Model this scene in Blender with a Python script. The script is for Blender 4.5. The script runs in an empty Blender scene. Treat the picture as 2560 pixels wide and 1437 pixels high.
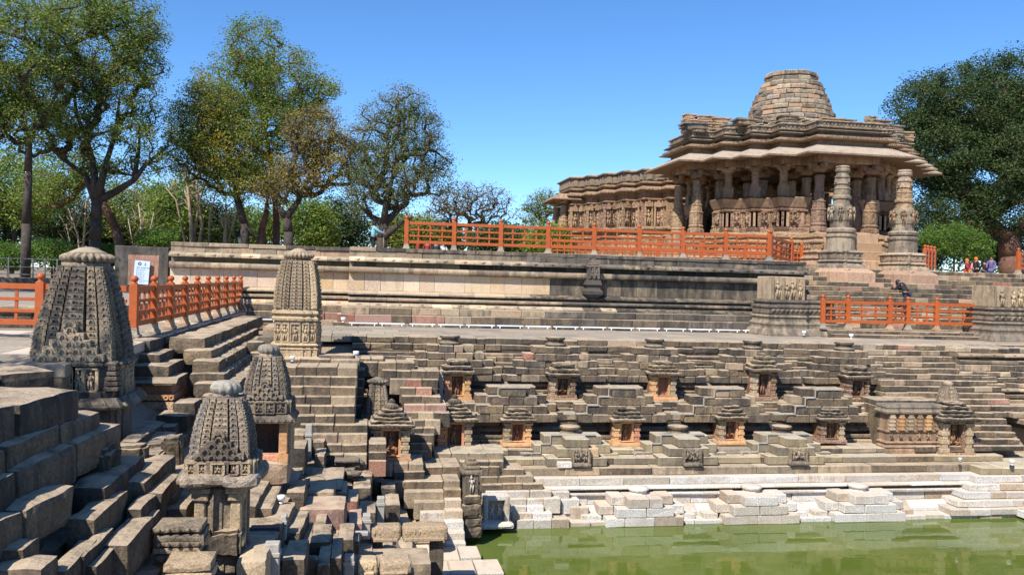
import bpy, math, random
import numpy as np
from mathutils import Vector, Matrix, noise as mnoise

random.seed(7)
rnd = random.random
def U(a, b): return random.uniform(a, b)

SC = bpy.context.scene
COL = SC.collection

# ------------------------------------------------------------------ camera
EYE = Vector((0.0, 0.0, 2.05))
FPX, CX, CY = 2130.0, 1280.0, 718.5
YAW, PITCH, ROLL = math.radians(9.5), math.radians(0.51), math.radians(1.6)
ROT = (Matrix.Rotation(-YAW, 3, 'Z') @ Matrix.Rotation(math.pi/2 - PITCH, 3, 'X') @ Matrix.Rotation(ROLL, 3, 'Z'))
cam_data = bpy.data.cameras.new('camera')
cam_data.sensor_width = 36.0
cam_data.lens = 36.0*FPX/2560.0
cam_data.clip_start = 0.1
cam_data.clip_end = 3000.0
cam = bpy.data.objects.new('camera', cam_data)
cam.matrix_world = Matrix.Translation(EYE) @ ROT.to_4x4()
COL.objects.link(cam)
SC.camera = cam

# ------------------------------------------------------------------ daylight
SUN_FROM = Vector((-0.57, -0.68, 1.0)).normalized()
world = bpy.data.worlds.new('World')
SC.world = world
world.use_nodes = True
wn = world.node_tree
wn.nodes.clear()
w_out = wn.nodes.new('ShaderNodeOutputWorld')
w_bg = wn.nodes.new('ShaderNodeBackground')
w_sky = wn.nodes.new('ShaderNodeTexSky')
w_sky.sky_type = 'NISHITA'
w_sky.sun_disc = False
w_sky.sun_elevation = math.asin(SUN_FROM.z)
w_sky.sun_rotation = math.atan2(SUN_FROM.x, SUN_FROM.y)
w_sky.air_density = 1.0
w_sky.dust_density = 0.0
w_sky.ozone_density = 6.0
w_sky.altitude = 2500
w_bg.inputs['Strength'].default_value = 0.142
w_hs = wn.nodes.new('ShaderNodeHueSaturation')
w_hs.inputs['Saturation'].default_value = 1.12
wn.links.new(w_sky.outputs[0], w_hs.inputs['Color'])
wn.links.new(w_hs.outputs[0], w_bg.inputs['Color'])
wn.links.new(w_bg.outputs[0], w_out.inputs['Surface'])

sun_data = bpy.data.lights.new('sun', 'SUN')
sun_data.energy = 5.0
sun_data.angle = math.radians(0.5)
sun_data.color = (1.0, 0.95, 0.87)
sun = bpy.data.objects.new('sun', sun_data)
sun.rotation_euler = SUN_FROM.to_track_quat('Z', 'Y').to_euler()
sun.location = (-30, -30, 60)
COL.objects.link(sun)

vs = SC.view_settings
vs.view_transform = 'Standard'
vs.look = 'None'
vs.exposure = 0.6
vs.gamma = 1.0
vs.use_curve_mapping = False
SC.render.engine = 'CYCLES'
SC.cycles.max_bounces = 6
SC.cycles.diffuse_bounces = 3

# ------------------------------------------------------------------ survey: a direction seen in the photograph met with a plane of the place
def ray(px, py):
    v = Vector(((px-CX)/FPX, -(py-CY)/FPX, -1.0))
    return ROT @ v
def at(px, py, X=None, Y=None, Z=None):
    r = ray(px, py)
    if Z is not None: t = (Z-EYE.z)/r.z
    elif Y is not None: t = Y/r.y
    else: t = X/r.x
    return EYE + r*t
def zleft(x): return -2.0 - 0.60*(x+2.3)
def zback(y): return -(29.3-y)
def bank_z(x, y): return min(0.4, max(zleft(x), zback(y), -5.6))
def at_bank(px, py, off=0.0):
    r = ray(px, py)
    t = 4.0
    while t < 60:
        p = EYE + r*t
        if p.z < bank_z(p.x, p.y)+off: break
        t += 0.03
    return EYE + r*t

# ------------------------------------------------------------------ object helpers
PINV = {}
def tag(o, label=None, cat=None, group=None, kind=None):
    if label: o['label'] = label
    if cat: o['category'] = cat
    if group: o['group'] = group
    if kind: o['kind'] = kind
    return o
def empty(name, loc, label=None, cat=None, group=None, kind=None):
    o = bpy.data.objects.new(name, None)
    o.empty_display_size = 0.3
    o.location = loc
    COL.objects.link(o)
    PINV[o.name] = Matrix.Translation(-Vector(loc))
    return tag(o, label, cat, group, kind)
def link(name, me, mat, parent=None):
    o = bpy.data.objects.new(name, me)
    COL.objects.link(o)
    if mat is not None and len(me.materials) == 0: me.materials.append(mat)
    if parent is not None:
        o.parent = parent
        q = parent
        M = Matrix.Identity(4)
        while q is not None:
            if q.name in PINV: M = PINV[q.name]
            q = q.parent
        o.matrix_parent_inverse = M if parent.name in PINV else Matrix.Identity(4)
    return o

# chamfered block template ------------------------------------------------
def _cb_template():
    idx, pts = {}, []
    for sx in (-1, 1):
        for sy in (-1, 1):
            for sz in (-1, 1):
                for ax in range(3):
                    idx[(sx, sy, sz, ax)] = len(pts)
                    pts.append((sx, sy, sz, ax))
    faces = []
    S = (-1, 1)
    for s in S:
        faces.append([idx[(s, a, b, 0)] for a, b in ((-1, -1), (1, -1), (1, 1), (-1, 1))])
        faces.append([idx[(a, s, b, 1)] for a, b in ((-1, -1), (1, -1), (1, 1), (-1, 1))])
        faces.append([idx[(a, b, s, 2)] for a, b in ((-1, -1), (1, -1), (1, 1), (-1, 1))])
    for a in S:
        for b in S:
            faces.append([idx[(-1, a, b, 1)], idx[(1, a, b, 1)], idx[(1, a, b, 2)], idx[(-1, a, b, 2)]])
            faces.append([idx[(a, -1, b, 0)], idx[(a, 1, b, 0)], idx[(a, 1, b, 2)], idx[(a, -1, b, 2)]])
            faces.append([idx[(a, b, -1, 0)], idx[(a, b, 1, 0)], idx[(a, b, 1, 1)], idx[(a, b, -1, 1)]])
    for a in S:
        for b in S:
            for c in S:
                faces.append([idx[(a, b, c, 0)], idx[(a, b, c, 1)], idx[(a, b, c, 2)]])
    co = [Vector([s*(1.0 if i == p[3] else 0.8) for i, s in enumerate(p[:3])]) for p in pts]
    out = []
    for f in faces:
        n = (co[f[1]]-co[f[0]]).cross(co[f[2]]-co[f[0]])
        c = sum((co[i] for i in f), Vector())/len(f)
        out.append(tuple(f) if n.dot(c) > 0 else tuple(reversed(f)))
    return pts, out
CB_P, CB_F = _cb_template()
def cblock(x0, x1, y0, y1, z0, z1, c=0.02, j=0.012):
    ctr = ((x0+x1)/2, (y0+y1)/2, (z0+z1)/2)
    h = ((x1-x0)/2, (y1-y0)/2, (z1-z0)/2)
    jit = {}
    vs_ = []
    for p in CB_P:
        k = p[:3]
        if k not in jit: jit[k] = (U(-j, j), U(-j, j), U(-j, j)*0.7, c*U(0.5, 1.7))
        q = jit[k]
        cc = min(q[3]*.8, min(h)*0.45)
        vs_.append(tuple(ctr[i] + p[i]*(h[i] - (0 if i == p[3] else cc)) + q[i] for i in range(3)))
    return vs_, CB_F

# subdivided weathered stone ----------------------------------------------
def rough_geo(sx, sy, sz, n=(4, 4, 4), rnd_k=0.10, amp=0.03, seed=0.0, freq=2.2):
    nx, ny, nz = n
    idx, verts, faces = {}, [], []
    def V(i, j, k):
        key = (i, j, k)
        if key in idx: return idx[key]
        u, v, w = 2*i/nx-1, 2*j/ny-1, 2*k/nz-1
        p = Vector((u*sx/2, v*sy/2, w*sz/2))
        e = sum(1 for q in (u, v, w) if abs(q) > 0.999)
        m = min(sx, sy, sz)
        if e >= 2:
            p -= Vector((u*(abs(u) > .999), v*(abs(v) > .999), w*(abs(w) > .999)))*m*rnd_k*(0.5 if e == 2 else 0.62)
        d = mnoise.noise_vector((p+Vector((seed*7.3, seed*3.1, seed*1.7)))*freq)
        d2 = mnoise.noise_vector((p+Vector((seed, seed*2, seed*5)))*freq*3.1)
        p += d*amp + d2*amp*0.45
        idx[key] = len(verts)
        verts.append(tuple(p))
        return idx[key]
    for a in range(nx):
        for b in range(ny):
            faces.append((V(a, b, nz), V(a+1, b, nz), V(a+1, b+1, nz), V(a, b+1, nz)))
            faces.append((V(a, b, 0), V(a, b+1, 0), V(a+1, b+1, 0), V(a+1, b, 0)))
    for a in range(nx):
        for c in range(nz):
            faces.append((V(a, 0, c), V(a+1, 0, c), V(a+1, 0, c+1), V(a, 0, c+1)))
            faces.append((V(a, ny, c), V(a, ny, c+1), V(a+1, ny, c+1), V(a+1, ny, c)))
    for b in range(ny):
        for c in range(nz):
            faces.append((V(0, b, c), V(0, b, c+1), V(0, b+1, c+1), V(0, b+1, c)))
            faces.append((V(nx, b, c), V(nx, b+1, c), V(nx, b+1, c+1), V(nx, b, c+1)))
    return verts, faces

class MB:
    def __init__(s): s.v, s.f, s.sm = [], [], []
    def add(s, v, f, smooth=False, M=None):
        o = len(s.v)
        if M is not None: v = [tuple(M @ Vector(p)) for p in v]
        s.v.extend(v)
        s.f.extend([tuple(i+o for i in q) for q in f])
        s.sm.extend([smooth]*len(f))
        return s
    def box(s, x0, x1, y0, y1, z0, z1, M=None):
        v = [(x0, y0, z0), (x1, y0, z0), (x1, y1, z0), (x0, y1, z0), (x0, y0, z1), (x1, y0, z1), (x1, y1, z1), (x0, y1, z1)]
        f = [(3, 2, 1, 0), (4, 5, 6, 7), (0, 1, 5, 4), (1, 2, 6, 5), (2, 3, 7, 6), (3, 0, 4, 7)]
        return s.add(v, f, False, M)
    def cb(s, x0, x1, y0, y1, z0, z1, c=0.02, j=0.0, M=None):
        v, f = cblock(x0, x1, y0, y1, z0, z1, c, j)
        return s.add(v, f, False, M)
    def lathe(s, cx, cy, prof, n=16, smooth=True, M=None, mod=None, a0=0.0, square=None):
        v, f = [], []
        for (r, z) in prof:
            for k in range(n):
                a = a0+2*math.pi*k/n
                rr = r*(mod(a, z) if mod else 1.0)
                if square:
                    q = max(abs(math.cos(a)), abs(math.sin(a)))
                    rr = rr/q if square is True else rr*((1-square)+square/q)
                v.append((cx+rr*math.cos(a), cy+rr*math.sin(a), z))
        m = len(prof)
        for i in range(m-1):
            for k in range(n):
                a, b = i*n+k, i*n+(k+1) % n
                f.append((a, b, b+n, a+n))
        f.append(tuple(reversed(range(n))))
        f.append(tuple(range((m-1)*n, m*n)))
        return s.add(v, f, smooth, M)
    def loft(s, poly, prof, M=None, cap=True):
        """poly: counter-clockwise plan; prof: (offset outwards, z) from bottom to top"""
        n = len(poly)
        nor = []
        for i in range(n):
            a, b = poly[i], poly[(i+1) % n]
            dx, dy = b[0]-a[0], b[1]-a[1]
            l = math.hypot(dx, dy) or 1e-9
            nor.append((dy/l, -dx/l))
        v, f = [], []
        for (o, z) in prof:
            for i in range(n):
                n0, n1 = nor[i-1], nor[i]
                d = 1+n0[0]*n1[0]+n0[1]*n1[1]
                d = max(d, 0.35)
                v.append((poly[i][0]+o*(n0[0]+n1[0])/d, poly[i][1]+o*(n0[1]+n1[1])/d, z))
        for k in range(len(prof)-1):
            for i in range(n):
                a, b = k*n+i, k*n+(i+1) % n
                f.append((a, b, b+n, a+n))
        if cap:
            f.append(tuple(reversed(range(n))))
            f.append(tuple(range((len(prof)-1)*n, len(prof)*n)))
        return s.add(v, f, False, M)
    def tube(s, pts, radii, n=6, smooth=True):
        v, f = [], []
        up = Vector((0.31, 0.17, 0.93))
        for i, p in enumerate(pts):
            p = Vector(p)
            t = Vector(pts[min(i+1, len(pts)-1)])-Vector(pts[max(i-1, 0)])
            if t.length < 1e-6: t = Vector((0, 0, 1))
            t.normalize()
            a = t.cross(up)
            if a.length < 1e-3: a = t.cross(Vector((1, 0, 0)))
            a.normalize()
            b = t.cross(a)
            for k in range(n):
                an = 2*math.pi*k/n
                v.append(tuple(p+(a*math.cos(an)+b*math.sin(an))*radii[i]))
        for i in range(len(pts)-1):
            for k in range(n):
                a, b = i*n+k, i*n+(k+1) % n
                f.append((a, a+n, b+n, b))
        f.append(tuple(range(n)))
        f.append(tuple(reversed(range((len(pts)-1)*n, len(pts)*n))))
        return s.add(v, f, smooth)
    def ball(s, c, r, sc=(1, 1, 1), nu=8, nv=6, smooth=True):
        v, f = [], []
        for i in range(1, nv):
            t = math.pi*i/nv
            for k in range(nu):
                a = 2*math.pi*k/nu
                v.append((c[0]+r*sc[0]*math.sin(t)*math.cos(a), c[1]+r*sc[1]*math.sin(t)*math.sin(a), c[2]-r*sc[2]*math.cos(t)))
        b0 = len(v); v.append((c[0], c[1], c[2]-r*sc[2])); v.append((c[0], c[1], c[2]+r*sc[2]))
        for i in range(nv-2):
            for k in range(nu):
                a, b = i*nu+k, i*nu+(k+1) % nu
                f.append((a, b, b+nu, a+nu))
        for k in range(nu):
            f.append((b0, (k+1) % nu, k))
            f.append((b0+1, (nv-2)*nu+k, (nv-2)*nu+(k+1) % nu))
        return s.add(v, f, smooth)
    def rough(s, c, size, n=(4, 4, 4), k=0.1, amp=0.03, seed=None, rz=0.0, rx=0.0, ry=0.0, freq=2.2):
        v, f = rough_geo(*size, n=n, rnd_k=k, amp=amp, seed=rnd()*50 if seed is None else seed, freq=freq)
        M = Matrix.Translation(Vector(c)) @ Matrix.Rotation(rz, 4, 'Z') @ Matrix.Rotation(rx, 4, 'X') @ Matrix.Rotation(ry, 4, 'Y')
        return s.add(v, f, False, M)
    def build(s, name, mat, parent=None):
        me = bpy.data.meshes.new(name)
        me.from_pydata(s.v, [], s.f)
        if any(s.sm):
            me.polygons.foreach_set('use_smooth', s.sm)
        me.update()
        return link(name, me, mat, parent)

def stone(parent, x0, x1, y0, y1, z0, z1, mat, c=0.02, j=0.012, name='stone_block'):
    v, f = cblock(x0, x1, y0, y1, z0, z1, c, j)
    me = bpy.data.meshes.new(name)
    me.from_pydata(v, [], f)
    me.materials.append(mat)
    w = WORN_LIT.get(mat.name)
    if w:
        me.materials.append(M[w])
        me.polygons.foreach_set('material_index', [1 if q in (9, 10, 15, 16) else 0 for q in range(len(f))])  # top chamfers only: worn edges, paled to put sunlit treads into the colour
    return link(name, me, mat, parent)
WORN_LIT = {'weathered_grey_sandstone': 'worn', 'step_sandstone': 'worn', 'black_crusted_sandstone': 'worn', 'red_sandstone': 'worn', 'recut_sandstone': 'worn_pale_lit', 'moulding_sandstone': 'worn'}

# ------------------------------------------------------------------ materials
def nt(name):
    m = bpy.data.materials.new(name)
    m.use_nodes = True
    t = m.node_tree
    t.nodes.clear()
    out = t.nodes.new('ShaderNodeOutputMaterial')
    b = t.nodes.new('ShaderNodeBsdfPrincipled')
    t.links.new(b.outputs[0], out.inputs['Surface'])
    return m, t, b
def N(t, ty, **kw):
    n = t.nodes.new(ty)
    for k, v in kw.items():
        if k.startswith('i_'):
            n.inputs[k[2:].replace('_', ' ')].default_value = v
        else: setattr(n, k, v)
    return n
def mixc(t, fac, a, b, mode='MIX'):
    n = t.nodes.new('ShaderNodeMix')
    n.data_type = 'RGBA'; n.blend_type = mode
    for sock, val in ((0, fac), (6, a), (7, b)):
        if hasattr(val, 'is_output'): t.links.new(val, n.inputs[sock])
        elif isinstance(val, (int, float)): n.inputs[sock].default_value = val
        else: n.inputs[sock].default_value = (val[0], val[1], val[2], 1)
    return n.outputs[2]
def math_(t, op, a, b=None, c=None):
    n = t.nodes.new('ShaderNodeMath'); n.operation = op
    for i, val in enumerate((a, b, c)):
        if val is None: continue
        if hasattr(val, 'is_output'): t.links.new(val, n.inputs[i])
        else: n.inputs[i].default_value = val
    return n.outputs[0]
def ramp(t, fac, stops):
    n = t.nodes.new('ShaderNodeValToRGB')
    t.links.new(fac, n.inputs[0])
    e = n.color_ramp.elements
    while len(e) > 1: e.remove(e[-1])
    for i, (p, c) in enumerate(stops):
        q = e[0] if i == 0 else e.new(p)
        q.position = p
        q.color = (c[0], c[1], c[2], 1) if not isinstance(c, (int, float)) else (c, c, c, 1)
    return n.outputs[0]

def stone_mat(name, cols, stain=(0.05, 0.045, 0.04), stain_lo=0.52, stain_hi=0.68, stain_amt=0.75, streak=0.6,
              bump=0.5, bdist=0.02, rvar=0.22, carved=0.0, cscale=9.0, dust_sunlit=None, spots=None, grain=30.0):
    """cols: palette, picked by the stone's own random number and a broad blotch"""
    m, t, b = nt(name)
    L = t.links.new
    geo = N(t, 'ShaderNodeNewGeometry')
    oi = N(t, 'ShaderNodeObjectInfo')
    isl = geo.outputs['Random Per Island']
    pos = geo.outputs['Position']
    blot = N(t, 'ShaderNodeTexNoise', i_Scale=1.7, i_Detail=5.0, i_Roughness=0.6)
    L(pos, blot.inputs['Vector'])
    f = math_(t, 'MULTIPLY_ADD', blot.outputs[0], 0.55, math_(t, 'MULTIPLY', oi.outputs['Random'], 0.78))
    f = math_(t, 'SUBTRACT', f, 0.17)
    n = len(cols)
    col = ramp(t, f, [((i+0.5)/n, c) for i, c in enumerate(cols)])
    # value per stone
    v = math_(t, 'MULTIPLY_ADD', math_(t, 'FRACT', math_(t, 'MULTIPLY', oi.outputs['Random'], 37.7)), 2*rvar, 1-rvar)
    vm = N(t, 'ShaderNodeCombineColor')
    for i in range(3): L(v, vm.inputs[i])
    col = mixc(t, 1.0, col, vm.outputs[0], 'MULTIPLY')
    # grain
    gr = N(t, 'ShaderNodeTexNoise', i_Scale=grain, i_Detail=4.0, i_Roughness=0.65)
    L(pos, gr.inputs['Vector'])
    g = ramp(t, gr.outputs[0], [(0.3, 0.52), (0.7, 1.38)])
    col = mixc(t, 1.0, col, g, 'MULTIPLY')
    # weathering crust: dark patina in patches and runs
    mp = N(t, 'ShaderNodeMapping')
    mp.inputs['Scale'].default_value = (4.0, 4.0, 0.7)
    L(pos, mp.inputs['Vector'])
    st = N(t, 'ShaderNodeTexNoise', i_Scale=1.0, i_Detail=5.0, i_Roughness=0.65)
    L(mp.outputs[0], st.inputs['Vector'])
    pt = N(t, 'ShaderNodeTexNoise', i_Scale=2.6, i_Detail=8.0, i_Roughness=0.7)
    L(pos, pt.inputs['Vector'])
    s = math_(t, 'ADD', math_(t, 'MULTIPLY', st.outputs[0], streak), math_(t, 'MULTIPLY', pt.outputs[0], 1-streak))
    s = math_(t, 'ADD', s, math_(t, 'MULTIPLY', math_(t, 'SUBTRACT', math_(t, 'FRACT', math_(t, 'MULTIPLY', oi.outputs['Random'], 91.3)), 0.5), 0.16))
    mr = N(t, 'ShaderNodeMapRange')
    mr.inputs[1].default_value = stain_lo; mr.inputs[2].default_value = stain_hi
    mr.inputs[3].default_value = 0; mr.inputs[4].default_value = stain_amt
    L(s, mr.inputs[0])
    col = mixc(t, mr.outputs[0], col, stain)
    if spots:
        sp = N(t, 'ShaderNodeTexNoise', i_Scale=spots[1], i_Detail=6.0, i_Roughness=0.75)
        L(pos, sp.inputs['Vector'])
        q = N(t, 'ShaderNodeMapRange')
        q.inputs[1].default_value = spots[2]; q.inputs[2].default_value = spots[2]+0.06
        q.inputs[4].default_value = spots[3]
        L(sp.outputs[0], q.inputs[0])
        col = mixc(t, q.outputs[0], col, spots[0])
    if dust_sunlit:  # dust on upward faces, paled further as painted sunlight on block tops
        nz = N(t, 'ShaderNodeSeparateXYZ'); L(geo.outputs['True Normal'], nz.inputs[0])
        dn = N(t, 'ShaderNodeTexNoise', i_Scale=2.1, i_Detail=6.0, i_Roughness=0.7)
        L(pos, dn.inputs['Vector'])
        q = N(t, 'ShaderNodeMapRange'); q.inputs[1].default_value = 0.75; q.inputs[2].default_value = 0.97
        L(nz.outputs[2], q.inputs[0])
        q2 = N(t, 'ShaderNodeMapRange'); q2.inputs[1].default_value = 0.28; q2.inputs[2].default_value = 0.52; q2.inputs[4].default_value = dust_sunlit[1]
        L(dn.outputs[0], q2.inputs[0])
        col = mixc(t, math_(t, 'MULTIPLY', q.outputs[0], q2.outputs[0]), col, dust_sunlit[0])
    L(col, b.inputs['Base Color'])
    b.inputs['Roughness'].default_value = 0.88
    b.inputs['Specular IOR Level'].default_value = 0.25
    # relief
    bn = N(t, 'ShaderNodeTexNoise', i_Scale=9.0, i_Detail=9.0, i_Roughness=0.68)
    L(pos, bn.inputs['Vector'])
    h = bn.outputs[0]
    if carved:
        vo = N(t, 'ShaderNodeTexVoronoi', i_Scale=cscale)
        vo.feature = 'SMOOTH_F1'
        L(pos, vo.inputs['Vector'])
        v2 = N(t, 'ShaderNodeTexVoronoi', i_Scale=cscale*2.3)
        L(pos, v2.inputs['Vector'])
        cv = math_(t, 'ADD', math_(t, 'MULTIPLY', vo.outputs[0], carved), math_(t, 'MULTIPLY', v2.outputs[0], carved*0.5))
        h = math_(t, 'SUBTRACT', h, cv)
    bp = N(t, 'ShaderNodeBump')
    bp.inputs['Strength'].default_value = bump
    bp.inputs['Distance'].default_value = bdist
    L(h, bp.inputs['Height'])
    L(bp.outputs[0], b.inputs['Normal'])
    return m

def simple_mat(name, col, rough=0.6, var=0.12, scale=8.0, bump=0.15, metal=0.0, col2=None, thr=0.55):
    m, t, b = nt(name)
    L = t.links.new
    geo = N(t, 'ShaderNodeNewGeometry')
    no = N(t, 'ShaderNodeTexNoise', i_Scale=scale, i_Detail=6.0, i_Roughness=0.65)
    L(geo.outputs['Position'], no.inputs['Vector'])
    g = ramp(t, no.outputs[0], [(0.3, 1-var), (0.7, 1+var)])
    c = mixc(t, 1.0, col, g, 'MULTIPLY')
    if col2:
        n2 = N(t, 'ShaderNodeTexNoise', i_Scale=scale*1.7, i_Detail=7.0, i_Roughness=0.75)
        L(geo.outputs['Position'], n2.inputs['Vector'])
        q = N(t, 'ShaderNodeMapRange'); q.inputs[1].default_value = thr; q.inputs[2].default_value = thr+0.05
        L(n2.outputs[0], q.inputs[0])
        c = mixc(t, q.outputs[0], c, col2)
    L(c, b.inputs['Base Color'])
    b.inputs['Roughness'].default_value = rough
    b.inputs['Metallic'].default_value = metal
    b.inputs['Specular IOR Level'].default_value = 0.35
    bp = N(t, 'ShaderNodeBump'); bp.inputs['Strength'].default_value = bump; bp.inputs['Distance'].default_value = 0.01
    L(no.outputs[0], bp.inputs['Height']); L(bp.outputs[0], b.inputs['Normal'])
    return m

def leaf_mat(name, cols, trans=0.35):
    m, t, b = nt(name)
    L = t.links.new
    geo = N(t, 'ShaderNodeNewGeometry')
    no = N(t, 'ShaderNodeTexNoise', i_Scale=0.45, i_Detail=4.0)
    L(geo.outputs['Position'], no.inputs['Vector'])
    f = math_(t, 'MULTIPLY_ADD', geo.outputs['Random Per Island'], 0.55, math_(t, 'MULTIPLY_ADD', no.outputs[0], 1.1, -0.33))
    n = len(cols)
    c = ramp(t, f, [((i+0.5)/n, q) for i, q in enumerate(cols)])
    L(c, b.inputs['Base Color'])
    b.inputs['Roughness'].default_value = 0.6
    b.inputs['Specular IOR Level'].default_value = 0.3
    tr = N(t, 'ShaderNodeBsdfTranslucent')
    L(c, tr.inputs['Color'])
    mx = N(t, 'ShaderNodeMixShader'); mx.inputs[0].default_value = trans
    L(b.outputs[0], mx.inputs[1]); L(tr.outputs[0], mx.inputs[2])
    out = [q for q in t.nodes if q.type == 'OUTPUT_MATERIAL'][0]
    L(mx.outputs[0], out.inputs['Surface'])
    return m

DUST_SUNLIT = ((0.50, 0.385, 0.262), 0.85)  # dust colour, brightened so block tops look sunlit
M = {}
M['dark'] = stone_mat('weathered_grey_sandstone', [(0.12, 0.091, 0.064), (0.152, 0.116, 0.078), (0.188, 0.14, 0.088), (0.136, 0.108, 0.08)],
                      stain=(0.042, 0.038, 0.035), stain_lo=0.41, stain_hi=0.58, stain_amt=0.85, bump=1.0, bdist=0.06, dust_sunlit=DUST_SUNLIT, rvar=0.15, grain=21.0,
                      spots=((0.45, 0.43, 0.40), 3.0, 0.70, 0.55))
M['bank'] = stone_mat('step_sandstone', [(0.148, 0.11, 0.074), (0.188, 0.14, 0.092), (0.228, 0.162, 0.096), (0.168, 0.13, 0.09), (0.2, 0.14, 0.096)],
                      stain=(0.055, 0.047, 0.04), stain_lo=0.43, stain_hi=0.60, stain_amt=0.82, bump=0.9, bdist=0.045, dust_sunlit=DUST_SUNLIT, rvar=0.14, grain=24.0, spots=((0.40, 0.37, 0.32), 3.4, 0.70, 0.45))
M['red'] = stone_mat('red_sandstone', [(0.30, 0.13, 0.09), (0.36, 0.19, 0.13), (0.33, 0.2, 0.16)], stain=(0.08, 0.06, 0.05),
                     stain_lo=0.5, stain_hi=0.66, stain_amt=0.7, bump=0.7, bdist=0.025, dust_sunlit=DUST_SUNLIT)
M['cut'] = stone_mat('recut_sandstone', [(0.224, 0.185, 0.129), (0.284, 0.228, 0.155), (0.327, 0.258, 0.15)], stain=(0.085, 0.073, 0.058),
                     stain_lo=0.45, stain_hi=0.62, stain_amt=0.6, bump=0.3, bdist=0.015, rvar=0.10, dust_sunlit=((0.47, 0.40, 0.29), 0.85))
M['white'] = stone_mat('salt_bleached_sandstone', [(0.428, 0.381, 0.316), (0.512, 0.474, 0.428), (0.549, 0.525, 0.493), (0.4, 0.326, 0.251)],
                       stain=(0.36, 0.29, 0.22), stain_lo=0.55, stain_hi=0.72, stain_amt=0.6, bump=0.4, bdist=0.02, rvar=0.10, dust_sunlit=((0.58, 0.48, 0.36), 0.7))
M['pale'] = stone_mat('half_bleached_sandstone', [(0.36, 0.29, 0.215), (0.44, 0.37, 0.295), (0.49, 0.44, 0.38), (0.37, 0.285, 0.20)],
                      stain=(0.22, 0.17, 0.13), stain_lo=0.52, stain_hi=0.66, stain_amt=0.6, bump=0.5, bdist=0.02, rvar=0.15, dust_sunlit=((0.62, 0.50, 0.37), 0.7))
M['panel'] = stone_mat('cream_wall_sandstone', [(0.47, 0.33, 0.22), (0.58, 0.44, 0.28), (0.62, 0.49, 0.34), (0.54, 0.40, 0.30), (0.52, 0.36, 0.19)],
                       stain=(0.25, 0.17, 0.11), stain_lo=0.55, stain_hi=0.75, stain_amt=0.55, bump=0.35, bdist=0.015, rvar=0.10)
M['panel_dark'] = stone_mat('blackened_wall_sandstone', [(0.17, 0.135, 0.095), (0.24, 0.19, 0.125), (0.28, 0.21, 0.145)], stain=(0.035, 0.032, 0.03),
                       stain_lo=0.36, stain_hi=0.55, stain_amt=0.85, bump=0.35, bdist=0.015)
M['mould'] = stone_mat('moulding_sandstone', [(0.306, 0.238, 0.162), (0.374, 0.289, 0.187), (0.34, 0.238, 0.162)], stain=(0.09, 0.075, 0.06),
                       stain_lo=0.48, stain_hi=0.64, stain_amt=0.75, bump=0.5, bdist=0.02, dust_sunlit=((0.52, 0.42, 0.29), 0.5))
M['black'] = stone_mat('black_crusted_sandstone', [(0.10, 0.085, 0.07), (0.14, 0.115, 0.09), (0.19, 0.15, 0.115)], stain=(0.035, 0.032, 0.03),
                       stain_lo=0.45, stain_hi=0.6, stain_amt=0.8, bump=0.6, bdist=0.025, dust_sunlit=((0.30, 0.25, 0.19), 0.4))
M['temple'] = stone_mat('temple_sandstone', [(0.31, 0.185, 0.11), (0.38, 0.24, 0.14), (0.43, 0.29, 0.17), (0.31, 0.20, 0.135), (0.36, 0.21, 0.145)],
                        stain=(0.085, 0.06, 0.045), stain_lo=0.48, stain_hi=0.64, stain_amt=0.72, bump=1.0, bdist=0.10, carved=0.7, cscale=6.0, rvar=0.12)
M['temple_plain'] = stone_mat('temple_plain_sandstone', [(0.34, 0.215, 0.13), (0.43, 0.285, 0.175), (0.39, 0.25, 0.17)],
                        stain=(0.11, 0.08, 0.06), stain_lo=0.50, stain_hi=0.66, stain_amt=0.7, bump=0.5, bdist=0.03, rvar=0.15)
M['temple_grey'] = stone_mat('lichened_roof_sandstone', [(0.285, 0.221, 0.152), (0.35, 0.276, 0.189), (0.368, 0.253, 0.166), (0.322, 0.262, 0.198)],
                        stain=(0.085, 0.073, 0.06), stain_lo=0.44, stain_hi=0.61, stain_amt=0.75, bump=0.9, bdist=0.08, carved=0.4, cscale=5.0, rvar=0.18,
                        dust_sunlit=((0.60, 0.52, 0.42), 0.6))
M['carved'] = stone_mat('carved_grey_sandstone', [(0.205, 0.164, 0.123), (0.271, 0.213, 0.152), (0.328, 0.25, 0.164), (0.246, 0.205, 0.164)],
                        stain=(0.055, 0.048, 0.042), stain_lo=0.43, stain_hi=0.6, stain_amt=0.75, bump=1.0, bdist=0.02, carved=0.6, cscale=16.0)
M['carved_tan'] = stone_mat('carved_tan_sandstone', [(0.306, 0.23, 0.153), (0.391, 0.289, 0.183), (0.442, 0.332, 0.204), (0.365, 0.264, 0.178)],
                        stain=(0.11, 0.09, 0.07), stain_lo=0.54, stain_hi=0.70, stain_amt=0.65, bump=0.9, bdist=0.02, carved=0.5, cscale=16.0)
M['orange_stone'] = stone_mat('ochre_sandstone', [(0.50, 0.27, 0.13), (0.56, 0.34, 0.16), (0.52, 0.24, 0.15)], stain=(0.2, 0.12, 0.08),
                        stain_lo=0.56, stain_hi=0.72, stain_amt=0.5, bump=0.7, bdist=0.02, carved=0.25, cscale=14.0)
M['niche'] = stone_mat('shaded_ochre_sandstone', [(0.24, 0.12, 0.065), (0.30, 0.165, 0.085), (0.26, 0.125, 0.08)], stain=(0.10, 0.06, 0.04), stain_lo=0.5, stain_hi=0.66, stain_amt=0.6, bump=0.8, bdist=0.02, carved=0.3, cscale=14.0)  # darker copy of the ochre: niche shade put into the colour
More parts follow.
